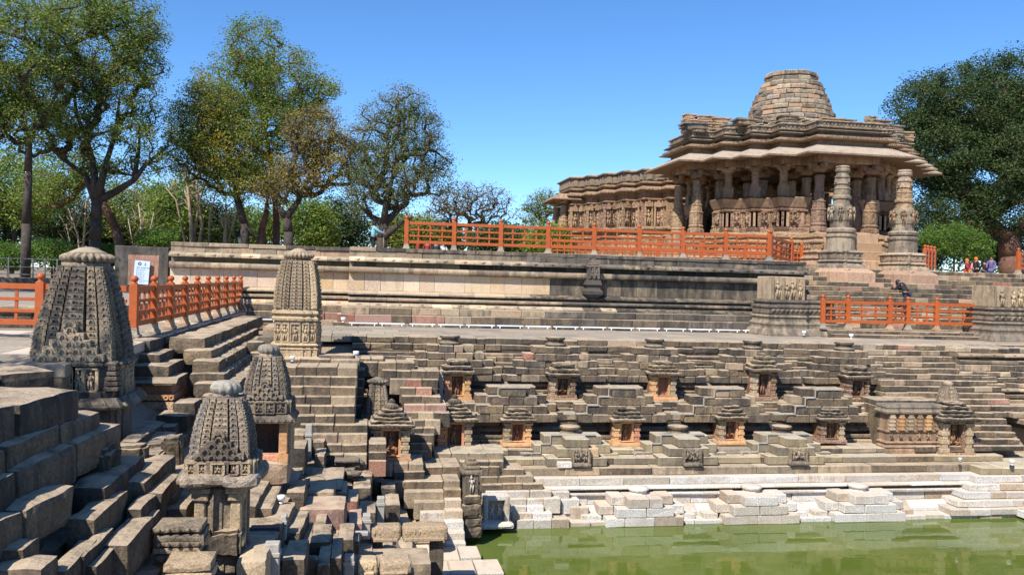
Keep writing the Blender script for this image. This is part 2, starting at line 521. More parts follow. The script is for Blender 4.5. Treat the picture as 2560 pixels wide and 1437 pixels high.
M['cap'] = stone_mat('whitened_finial_stone', [(0.26, 0.217, 0.161), (0.347, 0.316, 0.267), (0.229, 0.174, 0.118)], stain=(0.12, 0.09, 0.065),
                     stain_lo=0.47, stain_hi=0.6, stain_amt=0.7, bump=0.5, bdist=0.015)
M['paving'] = stone_mat('pale_paving_stone', [(0.291, 0.244, 0.184), (0.351, 0.295, 0.227), (0.316, 0.261, 0.193), (0.257, 0.222, 0.179)], stain=(0.17, 0.14, 0.115),
                     stain_lo=0.55, stain_hi=0.7, stain_amt=0.5, bump=0.4, bdist=0.015, rvar=0.12)
M['earth'] = stone_mat('dusty_mortar', [(0.255, 0.191, 0.132), (0.306, 0.23, 0.157), (0.221, 0.17, 0.123)], stain=(0.12, 0.095, 0.07),
                     stain_lo=0.5, stain_hi=0.66, stain_amt=0.6, bump=0.9, bdist=0.03)
M['worn'] = stone_mat('worn_sunlit_edge', [(0.36, 0.284, 0.198), (0.432, 0.347, 0.243), (0.387, 0.302, 0.211)], stain=(0.16, 0.13, 0.1), stain_lo=0.5, stain_hi=0.64, stain_amt=0.7, bump=0.4)  # worn edge tone with the light of sunlit tread tops painted in
M['worn_pale_lit'] = stone_mat('worn_pale_sunlit_edge', [(0.47, 0.40, 0.29), (0.52, 0.44, 0.32)], stain=(0.22, 0.19, 0.15), stain_lo=0.55, stain_hi=0.68, stain_amt=0.6, bump=0.4)
M['fence_metal'] = simple_mat('dull_fence_metal', (0.11, 0.12, 0.12), 0.6, 0.15, 9.0, 0.1)
M['orange'] = simple_mat('orange_painted_wood', (0.385, 0.088, 0.021), 0.5, 0.14, 7.0, 0.2, col2=(0.62, 0.28, 0.16), thr=0.70)
M['grey_metal'] = simple_mat('grey_conduit', (0.36, 0.335, 0.29), 0.95, 0.2, 9.0, 0.1)
M['white_metal'] = simple_mat('white_lamp_housing', (0.75, 0.77, 0.78), 0.35, 0.05, 9.0, 0.05)
M['dark_metal'] = simple_mat('dark_metal', (0.05, 0.055, 0.06), 0.5, 0.15, 9.0, 0.1)
M['bark'] = simple_mat('dark_bark', (0.055, 0.042, 0.033), 0.9, 0.5, 6.0, 0.9)
M['bark_red'] = simple_mat('reddish_bark', (0.13, 0.065, 0.042), 0.9, 0.45, 6.0, 0.9)
M['bark_pale'] = simple_mat('pale_dry_bark', (0.36, 0.275, 0.19), 0.9, 0.3, 6.0, 0.5)
M['soil'] = simple_mat('dry_soil_and_litter', (0.23, 0.17, 0.11), 0.95, 0.3, 0.8, 0.5, col2=(0.12, 0.13, 0.05), thr=0.56)
M['leaf_olive'] = leaf_mat('olive_leaves', [(0.086, 0.123, 0.023), (0.157, 0.209, 0.036), (0.221, 0.264, 0.051), (0.286, 0.278, 0.07)])
M['leaf_green'] = leaf_mat('green_leaves', [(0.078, 0.137, 0.026), (0.137, 0.22, 0.036), (0.2, 0.281, 0.046), (0.301, 0.288, 0.051)])
M['leaf_dry'] = leaf_mat('dry_brown_leaves', [(0.13, 0.107, 0.055), (0.208, 0.168, 0.079), (0.272, 0.215, 0.109)])
M['leaf_grey'] = leaf_mat('greyish_green_leaves', [(0.099, 0.131, 0.045), (0.162, 0.201, 0.07), (0.219, 0.248, 0.096)])
M['leaf_dark'] = leaf_mat('dark_evergreen_leaves', [(0.034, 0.06, 0.018), (0.062, 0.10, 0.028), (0.10, 0.14, 0.042)])
M['leaf_bright'] = leaf_mat('bright_green_leaves', [(0.08, 0.16, 0.025), (0.13, 0.23, 0.035), (0.18, 0.28, 0.05)], 0.45)
M['leaf_yellow'] = leaf_mat('yellowing_leaves', [(0.229, 0.222, 0.038), (0.39, 0.322, 0.038), (0.484, 0.363, 0.051)], 0.45)
# ------------------------------------------------------------------ ground, tank bed, water
def zl(x): return min(0.4, zleft(x))
def zb(y): return min(0.0, zback(y))
def zr(x): return min(0.0, -5.1+(x-24.5)*0.9)
def zn(y): return min(0.4, -5.1-(y-5.0)*1.0)
def bank_z(x, y): return max(zl(x), zb(y), zr(x), zn(y), -5.7)

def build_bed():
    xs = np.arange(-12, 46.01, 0.25); ys = np.arange(-8, 36.01, 0.25)
    def bz(x, y):
        b = float(np.interp(y, [23.0, 24.4, 25.3, 26.1, 27.1, 27.9, 28.9, 29.5, 29.8], [-6, -5.6, -4.9, -4.0, -3.8, -2.5, -2.3, -0.6, -0.3]))
        return max(zl(x)-0.36, b, zr(x)-0.3, zn(y)-0.3, -5.9)+0.05*mnoise.noise(Vector((x*1.3, y*1.3, 0)))
    v = [(x, y, bz(x, y)) for y in ys for x in xs]
    w = len(xs)
    f = [(j*w+i, j*w+i+1, (j+1)*w+i+1, (j+1)*w+i) for j in range(len(ys)-1) for i in range(w-1)]
    me = bpy.data.meshes.new('tank_bed'); me.from_pydata(v, [], f)
    tag(link('tank_bed', me, M['earth']), kind='structure')
build_bed()

def slab(name, x0, x1, y0, y1, z0, z1, mat):
    return tag(MB().box(x0, x1, y0, y1, z0, z1).build(name, mat), kind='structure')
slab('ground', -400, -12, -60, 900, -1.0, 0.06, M['soil'])
slab('ground', -12, 400, 36.0, 900, -1.0, -0.12, M['soil'])
slab('ground', 46, 400, -60, 36.0, -1.0, -0.12, M['soil'])
slab('ground', -12, 46, -60, -8, -1.0, 0.08, M['soil'])
# raised lawn on the far left and the temple platform behind the retaining wall
slab('lawn', -400, -8.9, 42.0, 900, -0.5, 1.45, M['soil'])
slab('platform', -8.2, 400, 41.4, 900, -0.5, 3.12, M['soil'])
slab('platform_edge', -8.0, 20.6, 38.9, 41.38, -0.5, 3.10, M['soil'])

def build_water():
    m, t, b = nt('green_tank_water')
    L = t.links.new
    geo = N(t, 'ShaderNodeNewGeometry')
    no = N(t, 'ShaderNodeTexNoise', i_Scale=0.35, i_Detail=3.0)
    L(geo.outputs['Position'], no.inputs['Vector'])
    c = ramp(t, no.outputs[0], [(0.35, (0.076, 0.108, 0.016)), (0.7, (0.110, 0.140, 0.027))])
    L(c, b.inputs['Base Color'])
    b.inputs['Roughness'].default_value = 0.03
    b.inputs['IOR'].default_value = 1.33
    mp = N(t, 'ShaderNodeMapping'); mp.inputs['Scale'].default_value = (0.7, 2.2, 1)
    L(geo.outputs['Position'], mp.inputs['Vector'])
    n2 = N(t, 'ShaderNodeTexNoise', i_Scale=1.6, i_Detail=3.0)
    L(mp.outputs[0], n2.inputs['Vector'])
    bp = N(t, 'ShaderNodeBump'); bp.inputs['Strength'].default_value = 0.05; bp.inputs['Distance'].default_value = 0.05
    L(n2.outputs[0], bp.inputs['Height']); L(bp.outputs[0], b.inputs['Normal'])
    nx = 24
    tag(MB().box(1.5, 26, 3.0, 26.0, -5.35, -5.1).build('water', m), kind='structure')
build_water()

# ------------------------------------------------------------------ masonry courses
def pick(mats):
    if isinstance(mats, (list, tuple)):
        r = rnd()*sum(w for _, w in mats)
        for m, w in mats:
            r -= w
            if r <= 0: return M[m]
        return M[mats[-1][0]]
    return M[mats]
def course(parent, x0, x1, y, z0, z1, dep, mean, mats, c=0.022, j=0.012, yj=0.02, gap=0.012, name='stone_block', zj=0.0):
    x = x0
    while x < x1-1e-6:
        l = mean*U(0.6, 1.45)
        if x1-(x+l) < mean*0.45: l = x1-x
        yy = y+U(-yj, yj)
        mm = mats(x+l/2) if callable(mats) else mats
        stone(parent, x+gap/2, x+l-gap/2, yy, yy+dep, z0+0.004, z1-0.006+U(-zj, zj), pick(mm), c, j, name)
        x += l
def prism_x(x0, x1, prof, j=0.0):
    n = len(prof)
    v = [(x0, y+U(-j, j), z+U(-j, j)) for y, z in prof]+[(x1, y+U(-j, j), z+U(-j, j)) for y, z in prof]
    f = [(i, (i+1) % n, n+(i+1) % n, n+i) for i in range(n)]
    f += [tuple(reversed(range(n))), tuple(range(n, 2*n))]
    return v, f
def mould(parent, x0, x1, prof, mean, mats, knob=None, name='moulding_stone', j=0.006, gap=0.008):
    """stones of a moulded course; prof is the section from back bottom round the front to back top"""
    x = x0
    while x < x1-1e-6:
        l = mean*U(0.8, 1.2)
        if x1-(x+l) < mean*0.5: l = x1-x
        mb = MB()
        v, f = prism_x(x+gap/2, x+l-gap/2, prof, j)
        mb.add(v, f)
        if knob and rnd() < 0.93:
            ky, kz, kr = knob
            mb.ball(((x+x+l)/2+U(-.04, .04), ky, kz), kr, (1.3, 0.7, 1.0), 7, 5)
            mb.ball(((x+x+l)/2, ky+kr*0.3, kz), kr*1.3, (1.9, 0.5, 0.6), 7, 4)
        mm = mats(x+l/2) if callable(mats) else mats
        mb.build(name, pick(mm), parent)
        x += l
def sec_roll(y, z0, z1, back):
    r = (z1-z0)/2; zc = (z0+z1)/2
    pts = [(back, z0)]
    for k in range(7):
        a = -math.pi/2+math.pi*k/6
        pts.append((y+r*0.75-math.cos(a)*r*0.75*1.0, zc+math.sin(a)*r))
    return pts+[(back, z1)]
def sec_lip(y, z0, z1, back):      # sloping top, upright nosing
    return [(back, z0), (y+0.05, z0), (y, z0+(z1-z0)*0.25), (y, z0+(z1-z0)*0.5), (y+0.16, z1), (back, z1)]
def sec_slope(y, z0, z1, back, s=0.25):
    return [(back, z0), (y, z0), (y, z0+(z1-z0)*0.35), (y+s, z1), (back, z1)]

# ------------------------------------------------------------------ the great retaining wall
def zY(y, Y, px=1200): return at(px, y, Y=Y).z
XW0 = at(872, 700, Y=37.3).x
XW1 = at(2012, 690, Y=37.5).x
XL0 = at(424, 680, Y=38.7).x
def wall_mats(pale, dark, x_lo=6.5, x_hi=9.5):
    def f(x):
        k = min(1, max(0, (x-x_lo)/(x_hi-x_lo)))
        return dark if rnd() < k else pale
    return f
def build_wall(x0, x1, dy, label):
    w = empty('retaining_wall', ((x0+x1)/2, 37.3+dy, 0), label, 'wall', 'lengths of the platform retaining wall')
    Z = [zY(y, 37.4) for y in (627, 637, 651)]
    pm = wall_mats([('pale', 1.5), ('cut', 3), ('temple_plain', 2), ('mould', 3), ('panel_dark', 2)], [('panel_dark', 2), ('black', 3)], 5.0, 9.0)
    if dy > 0: pm = [('temple_plain', 2), ('mould', 2), ('panel_dark', 2)]
    course(w, x0, x1, 37.38+dy, Z[1], Z[0], 0.9, 1.3, wall_mats([('panel_dark', 2), ('mould', 2)], [('black', 1)], 4, 8), c=0.015, yj=0.01)
    course(w, x0, x1, 37.42+dy, Z[2], Z[1], 0.85, 1.0, pm, c=0.012, yj=0.01, name='parapet_stone')
    z0, z1 = zY(662, 37.0), Z[2]
    mm = wall_mats([('mould', 3), ('panel', 1)], [('panel_dark', 1), ('black', 2)], 5, 9)
    mould(w, x0, x1, sec_slope(36.98+dy, z0, z1, 38.2+dy, 0.22), 0.72, mm, knob=(36.98+dy, z0+0.09, 0.055), name='cornice_stone')
    za = z0; z0 = zY(675, 37.5)
    course(w, x0, x1, 37.55+dy, z0, za, 0.7, 1.2, wall_mats([('mould', 1), ('panel_dark', 2)], [('black', 1)], 3, 8), c=0.01)
    za = z0; z0 = zY(690.5, 37.2)
    mould(w, x0, x1, sec_roll(37.08+dy, z0, za, 38.2+dy), 1.5, wall_mats('mould', [('panel_dark', 2), ('black', 1)], 8, 11), name='roll_moulding_stone')
    za = z0; z0 = zY(733, 37.35)
    course(w, x0, x1, 37.36+dy, z0, za, 0.8, 0.98, wall_mats('panel', 'panel_dark', 6.6, 9.0), c=0.008, j=0.004, yj=0.006, gap=0.01, name='wall_panel')
    za = z0; z0 = zY(743, 36.95)
    mould(w, x0, x1, sec_slope(36.92+dy, z0, za, 38.1+dy, 0.3), 1.4, wall_mats('mould', 'panel_dark', 5, 9))
    za = z0; z0 = zY(750, 37.0)
    course(w, x0, x1, 37.15+dy, z0, za, 0.7, 1.6, wall_mats('panel_dark', 'black'), c=0.008)
    za = z0; z0 = zY(758, 36.7)
    mould(w, x0, x1, sec_roll(36.72+dy, z0, za, 38.0+dy), 1.8, wall_mats('mould', [('panel_dark', 1), ('black', 2)], 5, 9), name='roll_moulding_stone')
    za = z0; z0 = zY(763, 36.7)
    course(w, x0, x1, 36.9+dy, z0, za, 0.7, 1.6, wall_mats('panel_dark', 'black'), c=0.008)
    za = z0; z0 = zY(773, 36.4)
    mould(w, x0, x1, sec_slope(36.42+dy, z0, za, 38.0+dy, 0.35), 0.85, wall_mats([('mould', 2), ('panel', 1)], 'panel_dark', 8, 12), knob=(36.5+dy, z0+0.1, 0.06), name='cornice_stone')
    za = z0; z0 = zY(791, 36.0)
    course(w, x0-0.25, x1, 36.0+dy, z0, za, 1.6, 1.25, wall_mats([('mould', 2), ('bank', 2), ('temple_plain', 1)], [('bank', 1), ('black', 2)], 2, 9), c=0.014)
    za = z0; z0 = zY(811, 35.6)
    course(w, x0-0.4, x1, 35.6+dy, z0, za, 2.0, 1.1, wall_mats([('mould', 1), ('bank', 2), ('red', 1)], [('black', 2), ('bank', 1), ('red', .4)], 2, 9), c=0.014)
    course(w, x0-0.55, x1, 35.35+dy, -0.1, z0, 2.2, 1.3, wall_mats([('bank', 1), ('mould', 1)], [('black', 1), ('bank', 1)], 2, 8), c=0.014)
    return w
build_wall(XW0, XW1, 0.0, 'long moulded sandstone retaining wall under the orange railing, blackened towards the stairs')
build_wall(XL0, XW0-0.02, 1.4, 'set back left end of the moulded retaining wall with cream panels behind the tall spire')

# thin light tubes laid along the wall foot
k = 0
for xs_, Y_ in (([(560, 692)], 36.65), ([(872, 944), (948, 1012), (1024, 1088), (1095, 1158), (1165, 1237), (1243, 1308), (1314, 1376), (1384, 1446), (1452, 1515), (1522, 1585), (1592, 1650), (1660, 1715), (1722, 1780), (1790, 1850), (1858, 1912)], 35.2)):
    for a, b in xs_:
        ya = 805+0.0285*(a-870) if a > 800 else 793
        p0 = at(a, ya+1, Y=Y_); p1 = at(b, ya+1, Y=Y_)
        z = 0.10
        mb = MB().box(p0.x, p1.x, Y_, Y_+0.05, z, z+0.05).box(p0.x+.1, p0.x+.14, Y_, Y_+0.05, 0.02, z).box(p1.x-.14, p1.x-.1, Y_, Y_+0.05, 0.02, z)
        tag(mb.build('tube_light', M['white_metal']), 'thin white tube light at the wall foot, %s from the left' % ['first, behind the lone spire', 'second', 'third', 'fourth', 'fifth', 'sixth', 'seventh', 'eighth', 'ninth', 'tenth', 'eleventh', 'twelfth', 'thirteenth', 'fourteenth', 'fifteenth', 'sixteenth'][k], 'light', 'tube lights along the wall foot')
        k += 1

# ------------------------------------------------------------------ terrace and walkway paving
def paving(name, x0, x1, y0, y1, z, tx, ty, mat, edge=None):
    root = empty(name, ((x0+x1)/2, (y0+y1)/2, z), kind='structure')
    y = y0
    while y < y1-0.05:
        h = min(ty*U(0.9, 1.1), y1-y)
        if y1-(y+h) < ty*0.4: h = y1-y
        x = x0-U(0, tx*0.5)
        while x < x1:
            l = tx*U(0.75, 1.25)
            a, b = max(x, x0), min(x+l, x1)
            if b-a > 0.08:
                stone(root, a+0.006, b-0.006, y+0.006, y+h-0.006, z-0.22, z+U(-0.008, 0.008), pick(mat), 0.012, 0.004, 'paving_stone')
            x += l
        y += h
    return root
paving('terrace', -2.0, 19.0, 29.55, 35.4, 0.0, 1.0, 1.15, 'paving')
paving('terrace', 19.0, 34.0, 30.2, 33.2, 0.0, 1.2, 1.0, [('paving', 2), ('bank', 1)])
paving('walkway', -12.0, -5.05, 15.5, 40.5, 0.4, 1.3, 1.6, [('paving', 5), ('pale', 1)])

# ------------------------------------------------------------------ back bank of the tank
XR1 = [2.75, 6.43, 10.02, 13.72, 17.32]      # upper row of niche shrines
XR2 = [4.68, 8.35, 12.0, 15.65]              # lower row
XPD = [6.47, 10.1, 13.75]                    # relief pyramids on the ledge
XWH = [8.2, 11.85, 15.45]                    # white pyramids at the water
BANK_M = [('bank', 8), ('dark', 3), ('red', 0.12), ('mould', 1.0), ('black', .5)]

def bank_courses(root, x0, x1, ztop, rows, ytop, slope, mats, mean=0.80):
    z = ztop; y = ytop
    for ty, h in rows:
        z0 = z-h
        if ty == 'b': course(root, x0, x1, y, z0, z, 1.1, mean, mats, yj=0.055, zj=0.02, j=0.022)
        elif ty == 'B': course(root, x0, x1, y, z0, z, 1.1, mean*1.6, mats, yj=0.03, zj=0.012, j=0.016)
        elif ty == 'r': course(root, x0, x1, y+0.16, z0, z, 1.0, mean*2, 'dark', c=0.01)
        elif ty == 'm': mould(root, x0, x1, sec_roll(y-0.02, z0, z, y+1.1), mean*2.2, mats, name='roll_moulding_stone', j=0.012)
        elif ty == 'c': mould(root, x0, x1, sec_slope(y-0.06, z0, z, y+1.1, 0.14), mean*1.6, mats, knob=(y-0.05, z0+h*.5, 0.035), name='cornice_stone', j=0.012)
        z = z0
        y -= slope*h
    return z, y

b1 = empty('step_bank', (10, 29.3, -1), 'upper tier of dark brown stone courses directly under the paved terrace edge', 'stepped bank')
bank_courses(b1, -0.55, 18.4, 0.0, [('b', .22), ('b', .2), ('r', .08), ('m', .12), ('b', .2), ('b', .2), ('b', .2), ('b', .2), ('c', .13), ('r', .13), ('m', .15), ('b', .12)], 29.42, 0.55, BANK_M)
b2 = empty('step_bank', (10, 27.6, -2.6), 'middle tier of stone courses between the two rows of niche shrines', 'stepped bank')
bank_courses(b2, 2.0, 18.4, -1.95, [('B', .2), ('b', .2), ('b', .2), ('B', .19), ('c', .14), ('r', .12), ('m', .14), ('b', .2)], 27.75, 0.45, BANK_M, 0.75)
course(b2, 2.0, 18.4, 27.75, -2.02, -1.95, 0.9, 1.2, 'bank')
b3 = empty('step_bank', (11, 25.6, -3.7), 'long flat ledges carrying the relief pyramids above the white courses', 'stepped bank')
course(b3, 3.3, 21.5, 26.35, -3.45, -3.28, 1.2, 1.3, [('cut', 2), ('bank', 2), ('paving', 1)], c=0.012)
course(b3, 3.45, 21.5, 25.85, -3.66, -3.46, 1.5, 1.35, [('cut', 3), ('bank', 2)], c=0.012)
course(b3, 4.0, 21.5, 25.42, -3.90, -3.665, 1.5, 1.5, [('cut', 2), ('mould', 2), ('bank', 2), ('red', .4)], c=0.012)
b4 = empty('step_bank', (11, 24.8, -4.5), 'salt whitened lowest tier of courses along the green water', 'stepped bank')
course(b4, 4.4, 24.5, 25.1, -4.13, -3.905, 1.6, 1.6, [('white', 4), ('pale', 1)], c=0.012)
mould(b4, 4.6, 21.0, [(26, -4.22), (24.93, -4.22), (24.93, -4.19), (25.05, -4.13), (26, -4.13)], 1.5, 'white', name='cornice_stone')
course(b4, 4.6, 21.0, 25.16, -4.33, -4.22, 1.2, 1.2, [('pale', 1), ('mould', 2)], c=0.006, name='frieze_stone')
mould(b4, 4.6, 21.0, sec_roll(24.95, -4.43, -4.33, 26), 1.8, 'white', name='roll_moulding_stone')
course(b4, 4.6, 24.5, 25.05, -4.70, -4.43, 1.4, 1.1, [('white', 3), ('pale', 1)], c=0.012)
mould(b4, 5.0, 24.5, sec_slope(24.72, -4.98, -4.70, 26.2, 0.22), 1.1, [('white', 3), ('pale', 1)])
course(b4, 3.2, 24.5, 24.22, -5.35, -4.985, 2.0, 0.9, [('white', 2), ('pale', 1)], c=0.014, yj=0.05)

def step_pyramid(xc, yf, ztop, n, h, tw, sw, layers, mats, label, group, lay_gap=0.30, lay_w=0.52, back=1.0, mean=0.55, seedj=0.015):
    root = empty('step_pyramid', (xc, yf, ztop-n*h), label, 'stepped pyramid', group)
    for jl in range(layers):
        y0 = yf+jl*lay_gap
        y1 = yf+(jl+1)*lay_gap if jl < layers-1 else yf+jl*lay_gap+back
        for i in range(n):
            hw = tw+i*sw+jl*lay_w
            z1 = ztop-i*h; z0 = z1-h
            course(root, xc-hw+U(-.03, .03), xc+hw+U(-.03, .03), y0, z0, z1, y1-y0-0.012, mean, mats, yj=seedj, j=0.012, c=0.018)
    return root
ORD = ['first', 'second', 'third', 'fourth', 'fifth']
for i, x in enumerate(XR1):
    step_pyramid(x, 28.45, -0.20, 5, 0.24, 0.42, 0.33, 2, BANK_M, 'dark stepped pyramid behind the %s upper row niche shrine from the left' % ORD[i], 'stepped pyramids on the back bank', lay_gap=.28, lay_w=.4, back=0.7, mean=0.48, seedj=0.03)
for i, x in enumerate(XR2):
    step_pyramid(x, 26.98, -1.42, 4, 0.28, 0.42, 0.36, 2, BANK_M, 'brown stepped pyramid with conduit above the %s lower row shrine from the left' % ORD[i], 'stepped pyramids on the back bank', lay_gap=0.45, lay_w=0.38, back=0.6, mean=.7, seedj=0.02)
for i, x in enumerate(XPD):
    step_pyramid(x, 25.55, -2.80, 3, 0.285, 0.36, 0.31, 2, [('cut', 5), ('panel', 1)], 'clean cut stepped pyramid, %s from the left of three carrying a figure relief' % ORD[i], 'stepped pyramids on the back bank', lay_gap=0.62, lay_w=0.55, back=0.7, mean=0.9, seedj=0.004)
for i, x in enumerate(XWH):
    step_pyramid(x, 24.0, -4.28, 3, 0.275, 0.55, 0.33, 1, [('white', 9), ('pale', 1)], 'white stepped pyramid at the water edge, %s from the left of three whole ones' % ORD[i], 'white stepped pyramids at the water', lay_gap=0.4, back=0.9, mean=0.85, seedj=0.003)
for i, x in enumerate(XWH):
    root = [o for o in COL.objects if o.name.startswith('step_pyramid') and o.parent is None and abs(o.location.x-x) < .01 and abs(o.location.y-24.0) < .01][0]
    for q in range(3):      # lateral steps set back from the front
        hw = 0.97+q*0.36
        course(root, x-hw, x-hw+0.45, 24.35, -4.28-0.275*(q+1), -4.28-0.275*q, 0.7, 0.6, [('white', 4), ('pale', 1)], yj=0.004)
        course(root, x+hw-0.45, x+hw, 24.35, -4.28-0.275*(q+1), -4.28-0.275*q, 0.7, 0.6, [('white', 4), ('pale', 1)], yj=0.004)

# capital stones crowning the pyramids
def capital_stone(x, y, z, r, mat, label, group):
    mb = MB().lathe(x, y, [(r, z), (r*1.05, z+r*.18), (r*.82, z+r*.3), (r*.78, z+r*.55), (r*.98, z+r*.66), (r*.92, z+r*.85), (r*.5, z+r*.9)], 12)
    tag(mb.build('capital_stone', M[mat]), label, 'capital', group)
for i, x in enumerate(XR1):
    capital_stone(x, 28.95, -0.20, 0.36, 'dark', 'round weathered capital stone just under the terrace edge, %s from the left' % ORD[i], 'loose capital stones on the pyramids')
for i, x in enumerate(XPD):
    capital_stone(x, 26.62, -2.88, 0.36, 'bank', 'squat round capital on the %s relief pyramid from the left' % ORD[i], 'loose capital stones on the pyramids')
for i, x in enumerate(XWH):
    capital_stone(x, 24.78, -4.40, 0.34, 'white', 'white round capital on the %s white pyramid from the left' % ORD[i], 'loose capital stones on the pyramids')

# grey lighting conduit that climbs the pyramids
def conduit(x, y, ztop, n, h, tw, sw, run, label):
    mb = MB(); w = 0.028
    mb.box(x-tw-0.06, x+tw+0.06, y-w, y, ztop-0.02, ztop+0.025)
    for s in (-1,):
        for i in range(n-1):
            xa = x+s*(tw+i*sw+0.06); z1 = ztop-i*h; z0 = z1-h
            a, b = sorted((xa, xa+s*sw))
            mb.box(min(xa, xa+s*w), max(xa, xa+s*w), y-w, y, z0, z1-0.022)
            mb.box(a+w*(s > 0), b-w*(s < 0)*0, y-w+0.002, y-0.002, z0-0.02, z0+0.02)
        xa = x+s*(tw+(n-1)*sw+0.1)
        a, b = sorted((xa, xa+s*run))
        if run > 0: mb.box(a, b, y-w-0.004, y-0.004, ztop-(n-1)*h-0.022, ztop-(n-1)*h+0.042)
    tag(mb.build('lighting_conduit', M['grey_metal']), label, 'conduit', 'grey lighting conduits on the stepped bank')
for i, x in enumerate(XR2): conduit(x, 26.97, -1.40, 4, 0.28, 0.46, 0.36, 0.4, 'grey conduit zigzagging above the %s lower shrine from the left' % ORD[i])
for i, x in enumerate(XPD): conduit(x, 26.16, -2.78, 3, 0.285, 0.66, 0.31, 0.3, 'grey conduit zigzagging over the %s relief pyramid from the left' % ORD[i])

# ------------------------------------------------------------------ right flight down the bank, bastion and the stairs to the temple
b5 = empty('stair_flight', (20, 28, -2), 'straight flight of shallow brown steps right of the niche shrines', 'stairs')
n = 17
for i in range(n):
    z1 = 0.0-i*0.2; y = 29.55-i*0.21
    course(b5, 18.4, 23.2 if i < 12 else 22.6, y, z1-0.2, z1-0.002, 1.2, 0.75, [('bank', 6), ('dark', 2), ('mould', 2), ('red', .3)], yj=0.02, zj=0.01)
b6 = empty('bastion', (24, 27.6, -1.5), 'projecting moulded masonry bastion at the right end of the tank bank', 'bastion')
rows = [('b', .2), ('c', .14), ('r', .14), ('m', .14), ('B', .24), ('b', .2), ('b', .2), ('b', .2), ('c', .12), ('r', .1), ('m', .16), ('b', .2), ('b', .2), ('b', .22), ('b', .22), ('b', .22)]
bank_courses(b6, 21.9, 27.5, -0.02, rows, 28.9, 0.45, [('bank', 5), ('mould', 3), ('dark', 1)], 0.65)
for i in range(4):
    course(b6, 22.6+i*0.22, 27.5, 27.4-i*0.4, -2.0-(i+1)*0.2, -2.0-i*0.2, 2.2, 0.8, [('bank', 5), ('mould', 2)])
course(b6, 19.9, 27.5, 24.9, -3.9, -3.66, 2.4, 1.2, [('cut', 2), ('bank', 2)])
for i in range(5):
    course(b4, 19.6-i*0.33, 25.5, 24.75-i*0.16, -3.9-(i+1)*0.222, -3.9-i*0.222, 1.8, 0.85, [('white', 4), ('pale', 1)], yj=0.01)
for i in range(4):
    course(b4, 21.6-i*0.33, 26.5, 23.9-i*0.12, -4.1-(i+1)*0.24, -4.1-i*0.24, 1.2, 0.85, [('white', 4), ('pale', 1)], yj=0.01)

st = empty('temple_stairs', (25, 38, 1.5), 'wide weathered stone stairs climbing from the terrace to the temple platform', 'stairs')
course(st, 19.4, 33.5, 33.15, -0.01, 0.15, 3.0, 1.0, [('dark', 2), ('bank', 2)], c=0.015)
course(st, 19.4, 33.5, 33.6, 0.151, 0.30, 2.5, 1.0, [('dark', 2), ('bank', 3)], c=0.015)
nst = 12
for i in range(nst):
    z0 = 0.30+i*0.237; y = 35.6+i*0.49
    course(st, 20.3 if i > 2 else 19.6, 34.5, y, z0, z0+0.235, 1.6, 0.85, [('bank', 5), ('dark', 3), ('red', .5), ('mould', .8), ('temple_plain', .5)], yj=0.03, zj=0.012)
slab('platform_edge', 20.62, 60, 41.3, 41.39, 1.0, 3.09, M['earth'])
course(st, 28.6, 36, 41.0, 2.85, 3.14, 1.4, 1.0, [('bank', 3), ('mould', 2), ('temple_plain', 2)])
# ------------------------------------------------------------------ carved ornament
def arch(mb, o, t, n, r, th, dep, seg=6, up=Vector((0, 0, 1)), a0=-0.25, a1=math.pi+0.25):
    o, t, n = Vector(o), Vector(t), Vector(n)
    v, f = [], []
    for i in range(seg+1):
        a = a0+(a1-a0)*i/seg
        for rr in (r-th, r):
            q = o+t*math.cos(a)*rr+up*math.sin(a)*rr
            v.append(tuple(q)); v.append(tuple(q+n*dep))
    for i in range(seg):
        b = i*4
        # per station: inner back, inner front, outer back, outer front
        f += [(b+1, b+5, b+7, b+3), (b+2, b+3, b+7, b+6), (b+0, b+4, b+5, b+1)]
    mb.add(v, f)
def obox(mb, o, t, n, hu, z0, z1, d0, d1, hu1=None, dd=0.0):
    """box on a face: centred at o along tangent t, normal n from d0 to d1; hu1/dd taper the top"""
    o, t, n = Vector(o), Vector(t), Vector(n)
    hu1 = hu if hu1 is None else hu1
    v = []
    for z, h, off in ((z0, hu, 0), (z1, hu1, dd)):
        for s, d in ((-1, d0), (1, d0), (1, d1+off), (-1, d1+off)):
            q = o+t*s*h+n*d
            v.append((q.x, q.y, z))
    f = [(0, 1, 2, 3), (7, 6, 5, 4), (0, 4, 5, 1), (1, 5, 6, 2), (2, 6, 7, 3), (3, 7, 4, 0)]
    if t.cross(n).z > 0: f = [tuple(reversed(q)) for q in f]
    mb.add(v, f)
